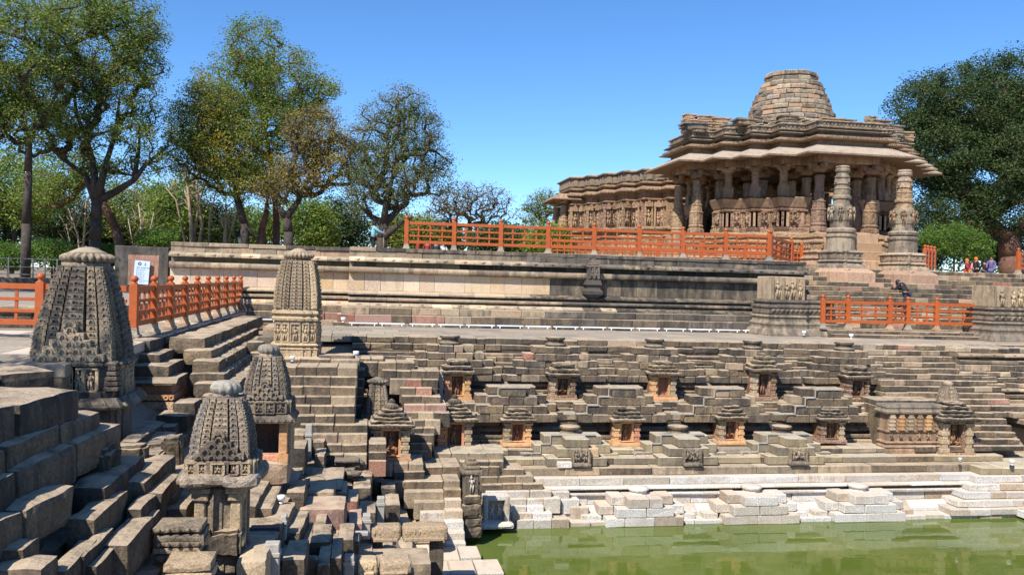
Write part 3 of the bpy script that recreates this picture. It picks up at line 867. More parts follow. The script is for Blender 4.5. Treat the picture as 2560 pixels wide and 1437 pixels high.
def figure(mb, o, t, n, h, pose=0):
    """a carved relief figure h tall standing at o against a face"""
    o, t, n = Vector(o), Vector(t), Vector(n)
    up = Vector((0, 0, 1))
    s = random.choice((-1, 1))
    def P(u, z, d): return o+t*(u*h*s)+up*(z*h)+n*(d*h)
    mb.ball(P(0.03, .90, .08), h*.085, (1, 1, 1.15), 6, 5)
    mb.ball(P(0.03, 1.0, .07), h*.05, (1, 1, 1.2), 5, 4)
    if pose == 0:
        mb.tube([P(0.03, .80, .07), P(0.0, .66, .09), P(-.04, .5, .08)], [h*.05, h*.10, h*.085], 6)
        mb.tube([P(-.08, .5, .08), P(-.09, .27, .09), P(-.07, 0, .06)], [h*.07, h*.05, h*.04], 5)
        mb.tube([P(.02, .5, .08), P(.07, .28, .11), P(.05, 0, .07)], [h*.07, h*.05, h*.04], 5)
        mb.tube([P(.10, .76, .07), P(.21, .60, .1), P(.13, .46, .12)], [h*.04, h*.032, h*.03], 5)
        mb.tube([P(-.07, .76, .07), P(-.19, .64, .1), P(-.16, .86, .1)], [h*.04, h*.032, h*.03], 5)
    else:
        mb.tube([P(.02, .80, .07), P(0, .6, .10), P(0, .38, .10)], [h*.06, h*.13, h*.13], 6)
        mb.tube([P(0, .36, .10), P(.26, .30, .17), P(.05, .18, .22)], [h*.10, h*.08, h*.06], 5)
        mb.tube([P(0, .36, .10), P(-.26, .32, .17), P(-.2, .05, .16)], [h*.10, h*.08, h*.05], 5)
        mb.tube([P(.10, .74, .07), P(.26, .58, .1), P(.2, .42, .16)], [h*.045, h*.04, h*.035], 5)
        mb.tube([P(-.10, .74, .07), P(-.27, .62, .1), P(-.24, .84, .1)], [h*.045, h*.04, h*.035], 5)

def amalaka(mb, cx, cy, z, r, h, ribs=24, cap=True):
    n = ribs*6
    def md(a, zz): return 1.0+0.11*(abs(math.cos(ribs*a/2))**.7*2-1)
    mb.lathe(cx, cy, [(r*.62, z), (r*.90, z+h*.10), (r, z+h*.3), (r*.97, z+h*.45), (r*.78, z+h*.60)], n, True, mod=md)
    if cap:
        mb.lathe(cx, cy, [(r*.80, z+h*.55), (r*.76, z+h*.66), (r*.42, z+h*.88), (r*.36, z+h*.94), (r*.12, z+h)], 18, True)

FACES = [(Vector((1, 0, 0)), Vector((0, -1, 0))), (Vector((0, 1, 0)), Vector((1, 0, 0))),
         (Vector((-1, 0, 0)), Vector((0, 1, 0))), (Vector((0, -1, 0)), Vector((-1, 0, 0)))]
def rib_plan(hw):
    a, b, c = 0.30*hw, 0.62*hw, 0.88*hw
    p1, p2, p3 = hw, 0.95*hw, 0.88*hw
    q = [(-a, -p1), (a, -p1), (a, -p2), (b, -p2), (b, -p3), (p3, -p3), (p3, -b), (p2, -b), (p2, -a), (p1, -a)]
    out = []
    for k in range(4):
        for (x, y) in q:
            for _ in range(k): x, y = -y, x
            out.append((x, y))
    # drop repeats
    r = []
    for p in out:
        if not r or (abs(p[0]-r[-1][0])+abs(p[1]-r[-1][1]) > 1e-6): r.append(p)
    return r

def spire(root, cx, cy, z0, h, w0, w1, p, tiers, mat, faces=(0, 1, 2, 3), broken=None):
    """curvilinear tower: 16 upright carved ribs, each of stacked tiers"""
    def hw(t): return (w0-(w0-w1)*t**p)/2
    core = MB()
    prof = [(-hw(0)*0.0, 0)]
    for i in range(8):
        t0, t1 = i/8, (i+1)/8
        a, b = hw(t0)*.74, hw(t1)*.74
        v = [(cx-a, cy-a, z0+h*t0), (cx+a, cy-a, z0+h*t0), (cx+a, cy+a, z0+h*t0), (cx-a, cy+a, z0+h*t0),
             (cx-b, cy-b, z0+h*t1), (cx+b, cy-b, z0+h*t1), (cx+b, cy+b, z0+h*t1), (cx-b, cy+b, z0+h*t1)]
        core.add(v, [(0, 1, 5, 4), (1, 2, 6, 5), (2, 3, 7, 6), (3, 0, 4, 7), (4, 5, 6, 7)])
    core.build('spire_core', M[mat], root)
    defs = [('mid', 0.0, 0.25, 1.0), ('in', -0.435, 0.125, .94), ('in', 0.435, 0.125, .94)]
    for fi in faces:
        t, n = FACES[fi]
        for kind, uc, uh, pr in defs+[('corner', 0.755, 0.115, .88)]:
            mb = MB()
            for i in range(tiers):
                ta, tb = i/tiers, (i+1)/tiers
                ha, hb = hw(ta), hw(tb)
                za, zb_ = z0+h*ta, z0+h*tb
                th = zb_-za
                skip = broken and rnd() < broken
                o = Vector((cx, cy, 0))+t*(uc*ha)
                jx = U(-.012, .012)*ha
                # tier body and its projecting lip
                obox(mb, o, t, n, uh*ha, za, zb_-th*.22, .6*ha, pr*ha-0.03*ha+jx, uh*hb*1.0, (hb-ha)*pr*.7)
                if not skip:
                    obox(mb, o, t, n, uh*ha*1.0, zb_-th*.20, zb_-th*.03, .6*ha, pr*ha-0.008*ha+jx+(hb-ha)*.8)
                if kind == 'corner':
                    o2 = Vector((cx, cy, 0))+n*(uc*ha)
                    obox(mb, o2, n, t, uh*ha, za, zb_-th*.22, .6*ha, pr*ha-0.03*ha, uh*hb, (hb-ha)*pr*.7)
                    if not skip: obox(mb, o2, n, t, uh*ha*1.0, zb_-th*.20, zb_-th*.03, .6*ha, pr*ha-0.008*ha+(hb-ha)*.8)
                if not skip:
                    r = min(uh*ha*.66, th*.40)*U(.8, 1.1)
                    c = o+n*((pr-.035)*ha+jx)+Vector((0, 0, za+th*.26))
                    arch(mb, c, t, n, r, r*.42, .05*ha, 6)
                    if kind == 'mid':
                        for s in (-1, 1):
                            arch(mb, c+t*s*uh*ha*.68-Vector((0, 0, th*.08)), t, n, r*.5, r*.25, .045*ha, 5)
                    if kind == 'corner':
                        c = o2+t*((pr-.035)*ha)+Vector((0, 0, za+th*.26))
                        arch(mb, c, n, t, r, r*.42, .05*ha, 6)
            mb.build('carved_rib', M[mat], root)
    return hw

def pediment(root, cx, yf, z0, w, h, rows, mat, name='arch_pediment'):
    mb = MB()
    t, n = FACES[0]
    for i in range(rows):
        k = rows-i
        zz = z0+h*i/rows
        ww = w*(k/rows)
        r = w/rows/2*0.62
        obox(mb, (cx, yf, 0), t, n, ww/2, zz, zz+h/rows*1.02, -0.25, 0.0)
        for q in range(k):
            u = (q-(k-1)/2)*w/rows
            arch(mb, (cx+u, yf-0.0, zz+h/rows*.30), t, n, r, r*.45, 0.035, 7)
            mb.ball((cx+u, yf-0.01, zz+h/rows*.35), r*.3, (1, .6, 1), 5, 4)
    arch(mb, (cx, yf, z0+h*1.0), t, n, w/rows*.5, w/rows*.22, .05, 8)
    return mb.build(name, M[mat], root)

def base_zone(root, cx, cy, w, prof, mat, name='moulded_base'):
    pl = [(cx+x, cy+y) for x, y in rib_plan(w/2)]
    return MB().loft(pl, prof).build(name, M[mat], root)
def figure_band(root, cx, cy, hwid, z, h, mat, us, name='figure_panel', faces=(0, 1), pose=0, frame=True):
    for fi in faces:
        t, n = FACES[fi]
        for (u, uh, pr) in us:
            mb = MB()
            o = Vector((cx, cy, z))+t*(u*hwid)+n*(pr*hwid)
            figure(mb, o, t, n, h*.86, pose)
            if frame:
                for s in (-1, 1): obox(mb, (o.x+t.x*s*uh*hwid, o.y+t.y*s*uh*hwid, 0), t, n, .035*hwid, z, z+h, -.03, .05*hwid)
                obox(mb, (o.x, o.y, 0), t, n, uh*hwid*1.1, z+h*.96, z+h*1.06, -.03, .07*hwid)
                obox(mb, (o.x, o.y, 0), t, n, uh*hwid*1.1, z-h*.07, z, -.03, .07*hwid)
            mb.build(name, M[mat], root)

# ---- the large spire at the left, on the edge of the walkway
def place(px, py, Y): return at(px, py, Y=Y)
def big_spire():
    c = place(176, 905, 15.9)
    cx, cy, zs = c.x, 15.9+0.72, c.z
    ztop = place(210, 665, 16.4).z
    r = empty('miniature_spire_shrine', (cx, cy, zs-1.6), 'largest weathered carved stone spire with ribbed disc top, left beside the orange railing', 'shrine', 'carved spire shrines on the tank steps')
    w = 1.50
    spire(r, cx, cy, zs, ztop-zs, w*1.04, w*.54, 1.55, 15, 'carved')
    pediment(r, cx, cy-w/2-.03, zs+.02, w*.74, .62, 5, 'carved')
    amalaka_mb = MB()
    zt = ztop
    amalaka_mb.lathe(cx, cy, [(w*.27, zt-.05), (w*.27, zt+.06)], 18)
    amalaka_mb.build('spire_neck', M['carved'], r)
    a = MB(); amalaka(a, cx+.03, cy, zt+.05, .43, .30, 22); a.build('ribbed_disc', M['mould'], r)
    pf = [(.06, zs-1.75), (.06, zs-1.6), (.0, zs-1.55), (.0, zs-.86), (.20, zs-.80), (.22, zs-.76), (.10, zs-.62), (.04, zs-.62), (.04, zs-.52), (-.02, zs-.5), (-.02, zs-.09), (.07, zs-.06), (.08, zs-.02), (.02, zs+.02)]
    base_zone(r, cx, cy, w*1.02, pf, 'carved')
    figure_band(r, cx, cy, w*.5, zs-.49, .38, 'carved_tan', [(-.45, .14, .95), (0, .13, 1.0), (-.18, .1, 1.0), (.2, .1, 1.0), (.45, .14, .95)])
    # small flanking spirelets on the cornice corners
    for sx in (-1, 1):
        m = MB()
        x = cx+sx*w*.46
        for q in range(5):
            a_ = .13*(1-q*.12)
            m.cb(x-a_, x+a_, cy-w*.52-.02+q*.01, cy-w*.3, zs-.50+q*.09, zs-.50+q*.09+.075, .015)
        m.lathe(x, cy-w*.42, [(.06, zs-.05), (.10, zs-.02), (.06, zs+.02)], 12)
        m.build('corner_spirelet', M['carved'], r)
    return r
big_spire()

def mid_spire():
    c = place(736, 893, 26.6)
    w = 1.42; cx, cy, zb_ = c.x, 26.6+w/2, c.z
    zt = place(741, 651, 27.2).z; z1 = place(737, 771, 26.7).z
    r = empty('miniature_spire_shrine', (cx, cy, zb_), 'tall bulging carved spire standing alone in front of the cream retaining wall', 'shrine', 'carved spire shrines on the tank steps')
    spire(r, cx, cy, z1, zt-z1, w*1.02, w*.72, 2.2, 14, 'carved_tan')
    a = MB(); a.lathe(cx, cy, [(w*.26, zt-.03), (w*.26, zt+.05)], 16); a.build('spire_neck', M['carved'], r)
    a = MB(); amalaka(a, cx, cy, zt+.04, .43, .34, 22); a.build('ribbed_disc', M['mould'], r)
    H = z1-zb_
    pf = [(.16, zb_-.5), (.16, zb_-.02), (.13, zb_), (.04, zb_+.03), (.04, zb_+H*.15), (.07, zb_+H*.17), (.0, zb_+H*.20), (.0, zb_+H*.215), (.07, zb_+H*.25), (.0, zb_+H*.29),
          (-.03, zb_+H*.31), (-.03, zb_+H*.74), (.04, zb_+H*.755), (.05, zb_+H*.80), (-.01, zb_+H*.83), (-.01, zb_+H*.86), (.05, zb_+H*.90), (.03, zb_+H*.95), (-.03, zb_+H*.96), (-.03, zb_+H)]
    base_zone(r, cx, cy, w, pf, 'carved_tan')
    figure_band(r, cx, cy, w*.5-.03, zb_+H*.33, H*.36, 'carved_tan', [(-.75, .12, .88), (-.45, .12, .95), (0, .2, 1.0), (.45, .12, .95), (.75, .12, .88)])
    m = MB(); m.rough((cx+1.25, cy-.35, zb_-.02), (1.1, .8, .22), (6, 4, 2), .15, .03); m.build('fallen_slab', M['bank'], r)
    return r
mid_spire()

def small_spire(px, pyb, pyt, Yf, w, label, eave=0.55, mat='carved', cap='cap', tiers=11, door=False, ped=True, zc=None):
    """pyb: foot of the spire proper, pyt: its top"""
    c = place(px, pyb, Yf); cx, cy, zs = c.x, Yf+w/2, c.z
    zt = place(px, pyt, Yf+w*.4).z
    r = empty('miniature_spire_shrine', (cx, cy, zs-1.3), label, 'shrine', 'carved spire shrines on the tank steps')
    spire(r, cx, cy, zs, zt-zs, w, w*.58, 1.9, tiers, mat)
    if ped: pediment(r, cx, cy-w/2-.02, zs+.01, w*.74, (zt-zs)*.40, 4, mat)
    a = MB(); a.lathe(cx, cy, [(w*.2, zt-.03), (w*.2, zt+.05)], 14); a.build('spire_neck', M[mat], r)
    a = MB()
    def md(an, z): return 1+.11*(abs(math.cos(5.5*an))**.7*2-1)+.05*math.sin(3*an)
    rr = w*.215
    a.lathe(cx, cy, [(rr*.6, zt+.02), (rr*.8, zt+.05), (rr*1.0, zt+.10), (rr*1.02, zt+.15), (rr*.85, zt+.21), (rr*.5, zt+.24), (rr*.1, zt+.25)], 44, True, mod=md)
    a.build('broken_finial', M[cap], r)
    return r, cx, cy, zs
def spire_three():
    w = .98
    r, cx, cy, zs = small_spire(546, 1150, 992, 13.2, w, 'small carved spire with whitened flower finial on a narrow pillared body, foreground')
    pf = [(-.04, zs-1.75), (-.04, zs-1.42), (-.09, zs-1.38), (-.09, zs-.46), (-.14, zs-.42), (.06, zs-.34), (.14, zs-.33), (.14, zs-.27), (.02, zs-.22), (.05, zs-.19), (.05, zs-.02), (.0, zs)]
    base_zone(r, cx, cy, w, pf, 'carved')
    figure_band(r, cx, cy, w*.5+.05, zs-.20, .16, 'carved_tan', [(-.72, .1, .9), (-.42, .1, .95), (0, .16, 1.0), (.42, .1, .95), (.72, .1, .9)], faces=(0, 1), pose=1)
    m = MB()
    for s in (-1, 1):
        for (a, b, rr) in ((-1.3, -1.15, .13), (-1.15, -.62, .08), (-.62, -.5, .12), (-.5, -.42, .15)):
            m.cb(cx+s*.26-rr, cx+s*.26+rr, cy-w*.36-rr, cy-w*.36+rr, zs+a, zs+b, .02)
        m.build('bracket_pillar', M['carved_tan'], r); m = MB()
    mb = MB(); mb.rough((cx+.02, cy-.02, zs-.31), (w*1.22, w*1.22, .22), (10, 10, 3), .3, .06); mb.build('ragged_eave', M['carved'], r)
spire_three()
def spire_four():
    w = .95
    r, cx, cy, zs = small_spire(662, 1000, 890, 17.9, w, 'carved spire with small white finial above a dark square doorway with ochre posts', cap='cap', tiers=9)
    z1 = place(662, 1055, 17.8).z; z2 = place(662, 1158, 17.8).z
    hb = w/2
    m = MB()
    pl = [(cx+x, cy+y) for x, y in rib_plan(hb)]
    m.loft(pl, [(.02, z1+.14), (.05, z1+.16), (.05, zs-.02), (.0, zs)]); m.build('frieze', M['carved'], r)
    figure_band(r, cx, cy, hb+.05, z1+.18, zs-z1-.22, 'carved', [(-.6, .2, .93), (-.2, .16, 1.0), (.2, .16, 1.0), (.6, .2, .93)], faces=(0, 1), pose=1)
    e = MB(); sq = [(cx-hb, cy-hb), (cx+hb, cy-hb), (cx+hb, cy+hb), (cx-hb, cy+hb)]
    e.loft(sq, [(-.02, z1), (.13, z1-.02), (.14, z1+.02), (.03, z1+.14), (-.05, z1+.15)])
    for q in range(9): e.box(cx-hb-.08+q*.137, cx-hb-.05+q*.137, cy-hb-.15, cy-hb-.02, z1+.015, z1+.06)
    e.build('ribbed_eave', M['carved'], r)
    for s in (-1, 1):
        p = MB(); p.cb(cx+s*.38-.085, cx+s*.38+.085, cy-hb+.02, cy-hb+.2, z2+.16, z1, .012); p.cb(cx+s*.38-.11, cx+s*.38+.11, cy-hb, cy-hb+.22, z2-.02, z2+.16, .012)
        p.build('door_post', M['orange_stone'], r)
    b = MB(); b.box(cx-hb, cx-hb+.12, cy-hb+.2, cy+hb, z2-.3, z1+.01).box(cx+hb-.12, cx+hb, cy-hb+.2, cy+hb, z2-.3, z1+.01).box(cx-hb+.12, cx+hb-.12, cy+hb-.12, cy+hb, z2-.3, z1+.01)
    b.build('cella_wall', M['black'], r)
    b = MB()
    for i, yy in enumerate((-.2, .0, .2, .36)):
        b.cb(cx+hb-.02, cx+hb+.06, cy+yy-.06, cy+yy+.06, z2-.2, z1, .015)
    b.build('side_pilaster', M['carved_tan'], r)
    b = MB(); b.rough((cx, cy-.05, z2-.22), (w*1.1, w*1.1, .46), (6, 6, 3), .12, .03); b.build('plinth', M['mould'], r)
    b = MB(); b.cb(cx-.30, cx+.30, cy-hb+.05, cy-hb+.3, z2+.0, z2+.14, .02); b.build('threshold', M['orange_stone'], r)
spire_four()

# ---- niche shrines on the back bank
def chunk_roof(r, cx, yf, z0, w, d, h, tiers, mat, finial=False):
    m = MB()
    for i in range(tiers):
        k = (1-(i/tiers)**1.4*0.62) if not finial else 1-i/tiers*0.66
        zz = z0+h*i/tiers
        m.rough((cx+U(-.03, .03), yf+d/2, zz+h/tiers*.5), (w*k, d*k+.12, h/tiers*.85), (9, 5, 3), .28, .045, freq=4.0)
        m.rough((cx, yf+d/2, zz+h/tiers*.8), (w*k*.82, d*k*.8, h/tiers*.5), (4, 3, 1), .1, .015)
        nk = max(2, int(5*k))
        for q in range(nk):
            u = (q-(nk-1)/2)/nk*w*k*.95
            arch(m, (cx+u, yf+d/2-(d*k+.12)/2-.005, zz+h/tiers*.36), (1, 0, 0), (0, -1, 0), h/tiers*.34, h/tiers*.15, .03, 5)
    m.build('tiered_roof', M[mat], r)
    if finial:
        a = MB(); z = z0+h
        amalaka(a, cx, yf+d/2, z-.03, w*.17, w*.18, 14)
        a.lathe(cx, yf+d/2, [(w*.07, z+w*.13), (w*.10, z+w*.16), (w*.03, z+w*.22)], 10)
        a.build('ribbed_disc', M[mat], r)
def niche_shrine(px, pyb, pyt, Yf, w, label, group, tiers=3, finial=False, pal='orange_stone', eave_mat='dark', base=True, side=False, empty_niche=False):
    c = at(px, pyb, Y=Yf); zt = at(px, pyt, Y=Yf+.2).z
    cx, zb_ = c.x, c.z
    H = zt-zb_
    r = empty('niche_shrine', (cx, Yf+.3, zb_), label, 'shrine', group)
    zbd, ze = zb_+H*.11, zb_+H*.64          # niche foot, eave level
    d = w*.62
    m = MB(); m.rough((cx, Yf+d/2, zb_+H*.05), (w*.98, d+.06, H*.11), (6, 3, 2), .14, .02); m.build('plinth', M[pal], r)
    m = MB(); m.cb(cx-w*.22, cx+w*.22, Yf+.03, Yf+.22, zb_+H*.12, zbd+.02, .02); m.build('niche_sill', M[pal], r)
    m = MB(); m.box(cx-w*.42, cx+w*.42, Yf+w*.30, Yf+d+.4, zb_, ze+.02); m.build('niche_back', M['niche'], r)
    for s in (-1, 1):
        m = MB(); x = cx+s*w*.34
        nn = 7
        for q in range(nn):
            a = w*(.075 if q % 2 else .10)*(1.25 if q in (0, nn-1) else 1)
            za, zb2 = zbd-.03+(ze-zbd+.03)*q/nn, zbd-.03+(ze-zbd+.03)*(q+1)/nn
            m.cb(x-a, x+a, Yf+.04-(.02 if q % 2 == 0 else 0), Yf+.30, za, zb2, .014)
        m.build('pilaster', M[pal if rnd() < .7 else 'carved_tan'], r)
        m = MB(); m.box(x+s*w*.0-w*.06, x+w*.06+s*.0, Yf+.28, Yf+d+.3, zb_, ze); m.build('side_wall', M[pal], r)
    for s in (-1, 1):
        m = MB(); x = cx+s*w*.215; m.cb(x-w*.035, x+w*.035, Yf+.1, Yf+.34, zbd, ze, .008); m.build('niche_jamb', M[pal], r)
    if not empty_niche:
        m = MB(); figure(m, (cx, Yf+w*.30, zbd), (1, 0, 0), (0, -1, 0), (ze-zbd)*.82, random.choice((0, 1)))
        arch(m, (cx, Yf+w*.30, zbd+(ze-zbd)*.72), (1, 0, 0), (0, -1, 0), w*.15, w*.05, .03, 8)
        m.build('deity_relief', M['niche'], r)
    m = MB(); m.cb(cx-w*.44, cx+w*.44, Yf+.02, Yf+d, ze-.05, ze+.05, .015); m.build('lintel', M[pal], r)
    m = MB(); zz = ze+H*.055
    m.rough((cx, Yf+d*.46, zz), (w*1.14, d+.24, H*.085), (12, 6, 2), .3, .03)
    for q in range(10): 
        u = (q-4.5)/10*w*1.05
        m.cb(cx+u-.012, cx+u+.012, Yf+d*.46-(d+.24)/2-.015, Yf+.1, zz-H*.03, zz+H*.03, .006)
    m.build('ragged_eave', M[eave_mat], r)
    chunk_roof(r, cx, Yf+.02, ze+H*.10, w*.98, d, zt-ze-H*.10, tiers, eave_mat, finial)
    return r
G1 = 'niche shrines of the upper row'
up = [(1143, 1002, 898, 'upper row niche shrine nearest the left stairs, seated figure inside and domed rubble roof', 1),
      (1408, 1002, 907, 'upper row niche shrine with flat topped layered roof, second from the left', 0),
      (1660, 1002, 903, 'upper row niche shrine with tall empty niche and pointed knob roof, middle of five', 1),
      (1912, 1002, 890, 'upper row niche shrine under a small umbrella shaped finial, fourth from the left', 1),
      (2147, 1002, 915, 'upper row niche shrine with broken low roof, rightmost of the row by an ochre stone', 0)]
for i, (px, b, t, lab, fin) in enumerate(up):
    niche_shrine(px, b, t, 27.98, 1.02, lab, G1, tiers=2 if i in (0, 1, 4) else 3, finial=(i == 3), empty_niche=(i == 2), pal='orange_stone' if i in (0, 2) else 'temple')
G2 = 'niche shrines of the lower row'
lo = [(1295, 1116, 1020, 'lower row niche shrine with layered roof, leftmost beside the corner pavilion'),
      (1568, 1116, 1018, 'lower row niche shrine with round rubble roof between the first two relief pyramids'),
      (1830, 1112, 1012, 'lower row niche shrine with pointed roof between the second and third relief pyramids'),
      (2083, 1108, 1020, 'lower row niche shrine with fluted eave, rightmost before the big carved panel')]
for i, (px, b, t, lab) in enumerate(lo):
    niche_shrine(px, b, t, 26.75, 1.02, lab, G2, tiers=3, finial=(i == 2), pal='orange_stone' if i != 3 else 'temple')
G3 = 'corner pavilions with pyramid roofs'
niche_shrine(1136, 1135, 1010, 26.2, 1.25, 'corner pavilion with wide fluted eave and layered pyramid roof, glowing ochre niche', G3, tiers=4, finial=True)
niche_shrine(976, 1158, 1022, 23.9, 1.2, 'corner pavilion with lichened pyramid roof and ribbed knob, half shaded ochre body', G3, tiers=4, finial=True, pal='orange_stone')
niche_shrine(2395, 1145, 1005, 26.0, 1.35, 'right corner pavilion with domed roof attached to the carved stone panel', G3, tiers=4, pal='temple')
def right_spirelet():
    c = at(2385, 1020, Y=26.5); zt = at(2385, 962, Y=26.6).z
    r = empty('miniature_spire_shrine', (c.x, 26.9, c.z), 'little pale spire fragment perched on the right corner pavilion roof', 'shrine', 'carved spire shrines on the tank steps')
    spire(r, c.x, 26.85, c.z-.05, zt-c.z, .68, .34, 1.6, 6, 'temple_grey')
    a = MB(); a.lathe(c.x, 26.85, [(.15, zt-.05), (.19, zt+.0), (.16, zt+.07), (.05, zt+.1)], 12); a.build('finial', M['mould'], r)
right_spirelet()
def half_spire():
    c = at(943, 1036, Y=25.3); zt = at(945, 958, Y=25.5).z
    r = empty('miniature_spire_shrine', (c.x, 25.7, c.z), 'small dark spire with ribbed disc sunk between the steps left of the corner pavilions', 'shrine', 'carved spire shrines on the tank steps')
    w = .72
    spire(r, c.x, 25.3+w/2, c.z, zt-c.z, w, w*.62, 1.9, 7, 'carved')
    a = MB(); amalaka(a, c.x, 25.3+w/2, zt-.02, .29, .20, 18); a.build('ribbed_disc', M['carved'], r)
    b = MB(); b.cb(c.x-w/2, c.x+w/2, 25.3, 25.3+w, c.z-.7, c.z, .03); b.build('plinth', M['carved'], r)
half_spire()

def panel_shrine():
    p0, p1 = at(2216, 1130, Y=26.3), at(2352, 1130, Y=26.3)
    zt = at(2280, 1012, Y=26.3).z; zb_ = p0.z
    x0, x1 = p0.x, p1.x
    H = zt-zb_
    r = empty('carved_screen', ((x0+x1)/2, 26.5, zb_), 'wide pinkish carved wall panel with pilasters under a long eave, joined to the right pavilion', 'panel')
    pl = [(x0, 26.3), (x1, 26.3), (x1, 26.8), (x0, 26.8)]
    for i in range(2): course(b6, x0+.02, x1+.3, 26.78+i*.2, zb_-.2 if i == 0 else zt-.12+(i-1)*.2, zt-.1+i*.2-.02, 1.0, .8, BANK_M)
    MB().loft(pl, [(.05, zb_-.3), (.05, zb_+H*.05), (.02, zb_+H*.07), (.06, zb_+H*.11), (.0, zb_+H*.15), (.0, zb_+H*.17), (.05, zb_+H*.2), (.0, zb_+H*.23), (-.02, zb_+H*.24), (-.02, zb_+H*.42), (.03, zb_+H*.43), (.03, zb_+H*.46), (-.02, zb_+H*.47), (-.03, zb_+H*.84)]).build('wall_face', M['temple_plain'], r)
    MB().loft(pl, [(.05, zb_+H*.80), (.11, zb_+H*.83), (.12, zb_+H*.86), (.06, zb_+H*.90), (.06, zb_+H*.93), (.08, zb_+H*.95), (.06, zt), (0, zt+.01)]).build('long_eave', M['carved'], r)
    n = 6
    for i in range(n):
        x = x0+(i+.5)*(x1-x0)/n
        m = MB()
        for q in range(8):
            a = .085 if q % 2 else .105
            m.cb(x-a, x+a, 26.3-.07-(0 if q % 2 else .02), 26.36, zb_+H*(.47+.33*q/8), zb_+H*(.47+.33*(q+1)/8), .012)
        m.build('pilaster', M['orange_stone' if i in (1, 4) else 'temple_plain' if i % 2 else 'carved_tan'], r)
        m = MB(); figure(m, (x, 26.3, zb_+H*.25), (1, 0, 0), (0, -1, 0), H*.15, 1); m.build('figure_relief', M['temple'], r)
panel_shrine()

# ---- figure reliefs on the fronts of the ledge pyramids
for i, (px, yb, yt) in enumerate(((1451, 1164, 1122), (1729, 1162, 1120), (1994, 1160, 1119))):
    a, b = at(px-22, yb, Y=25.50), at(px+23, yt, Y=25.50)
    root = empty('figure_relief', (a.x/2+b.x/2, 25.5, a.z), ['worn relief block of dancing figures on the left relief pyramid, beside a white stone', 'worn relief block of a many armed figure on the middle relief pyramid', 'worn relief block of a row of figures under the yellow capstone, right relief pyramid'][i], 'relief', 'figure relief blocks on the ledge')
    m = MB(); m.cb(a.x, b.x, 25.47, 25.66, a.z, b.z, .02); m.build('relief_slab', M['carved'], root)
    m = MB(); m.rough(((a.x+b.x)/2, 25.42, a.z+.05), (b.x-a.x+.06, .24, .12), (6, 3, 2), .2, .015); m.build('relief_base', M['carved'], root)
    m = MB()
    for s in (-1, 1): m.cb((a.x+b.x)/2+s*(b.x-a.x)*.46-.04, (a.x+b.x)/2+s*(b.x-a.x)*.46+.04, 25.40, 25.5, a.z+.1, b.z, .012)
    m.build('relief_frame', M['carved'], root)
    m = MB()
    for k_, u in enumerate((-.16, .0, .16)): figure(m, ((a.x+b.x)/2+u, 25.47, a.z+.11), (1, 0, 0), (0, -1, 0), (b.z-a.z)*(.72 if k_ != 1 else .8), (k_+i) % 2)
    m.build('carved_figures', M['carved'], root)
p = at(1412, 1160, Y=25.40)
tag(MB().cb(p.x-.22, p.x+.22, 25.36, 25.7, -3.655, -3.48, .02, .01).build('plaster_patch', M['white']), 'white plastered stone on the ledge beside the left figure relief', 'stone')

# ---- dark niche tower and white niche at the corner of the water
def niche_tower():
    Yf = 22.6
    c = at(1176, 1336, Y=Yf)
    x = c.x
    def z(y): return at(1176, y, Y=Yf).z
    r = empty('niche_tower', (x, Yf, c.z), 'narrow dark niche tower with tiered cap rising from the water beside the stairs', 'shrine')
    m = MB()
    for a, b, w in ((1345, 1318, .62), (1318, 1295, .55), (1295, 1262, .58), (1262, 1238, .48)):
        m.rough((x+.03, Yf+.3, (z(a)+z(b))/2), (w, .7, z(b)-z(a)+.02), (5, 5, 3), .2, .05)
    m.build('moulded_foot', M['dark'], r)
    m = MB(); m.cb(x-.19, x+.19, Yf+.05, Yf+.6, z(1240), z(1186), .02); m.build('tower_body', M['carved'], r)
    m = MB(); figure(m, (x, Yf+.05, z(1232)), (1, 0, 0), (0, -1, 0), z(1190)-z(1232)); m.build('figure_relief', M['pale'], r)
    m = MB()
    for i, (a, b, w) in enumerate(((1188, 1176, .58), (1176, 1166, .46), (1166, 1156, .32), (1156, 1149, .18))):
        m.rough((x, Yf+.3, (z(a)+z(b))/2), (w, w, z(b)-z(a)), (6, 6, 2), .2, .02)
    m.build('tiered_cap', M['carved'], r)
niche_tower()
def white_niche():
    Yf = 23.75
    a, b = at(1206, 1318, Y=Yf), at(1275, 1240, Y=Yf)
    x0, x1, z0, z1 = a.x, b.x, a.z, b.z
    xc = (x0+x1)/2
    r = empty('niche_shrine', (xc, Yf, z0), 'bleached white framed niche with small figures just above the water', 'shrine')
    m = MB(); m.rough((xc, Yf+.05, z0+.07), (x1-x0+.22, .6, .2), (8, 4, 2), .3, .03); m.build('plinth', M['white'], r)
    for s in (-1, 1):
        m = MB(); xx = xc+s*(x1-x0)*.40; m.rough((xx, Yf+.12, (z0+z1)/2+.08), (.16, .3, z1-z0-.1), (2, 2, 8), .2, .02); m.build('pilaster', M['white'], r)
    m = MB(); m.cb(xc-(x1-x0)*.5, xc+(x1-x0)*.5, Yf, Yf+.4, z1-.12, z1, .02, .01); m.build('lintel', M['white'], r)
    m = MB(); m.box(xc-(x1-x0)*.42, xc+(x1-x0)*.42, Yf+.22, Yf+.6, z0, z1-.05); m.build('niche_back', M['pale'], r)
    m = MB()
    for u in (-.09, .1): figure(m, (xc+u, Yf+.22, z0+.2), (1, 0, 0), (0, -1, 0), .42, 0)
    m.build('figure_relief', M['white'], r)
white_niche()
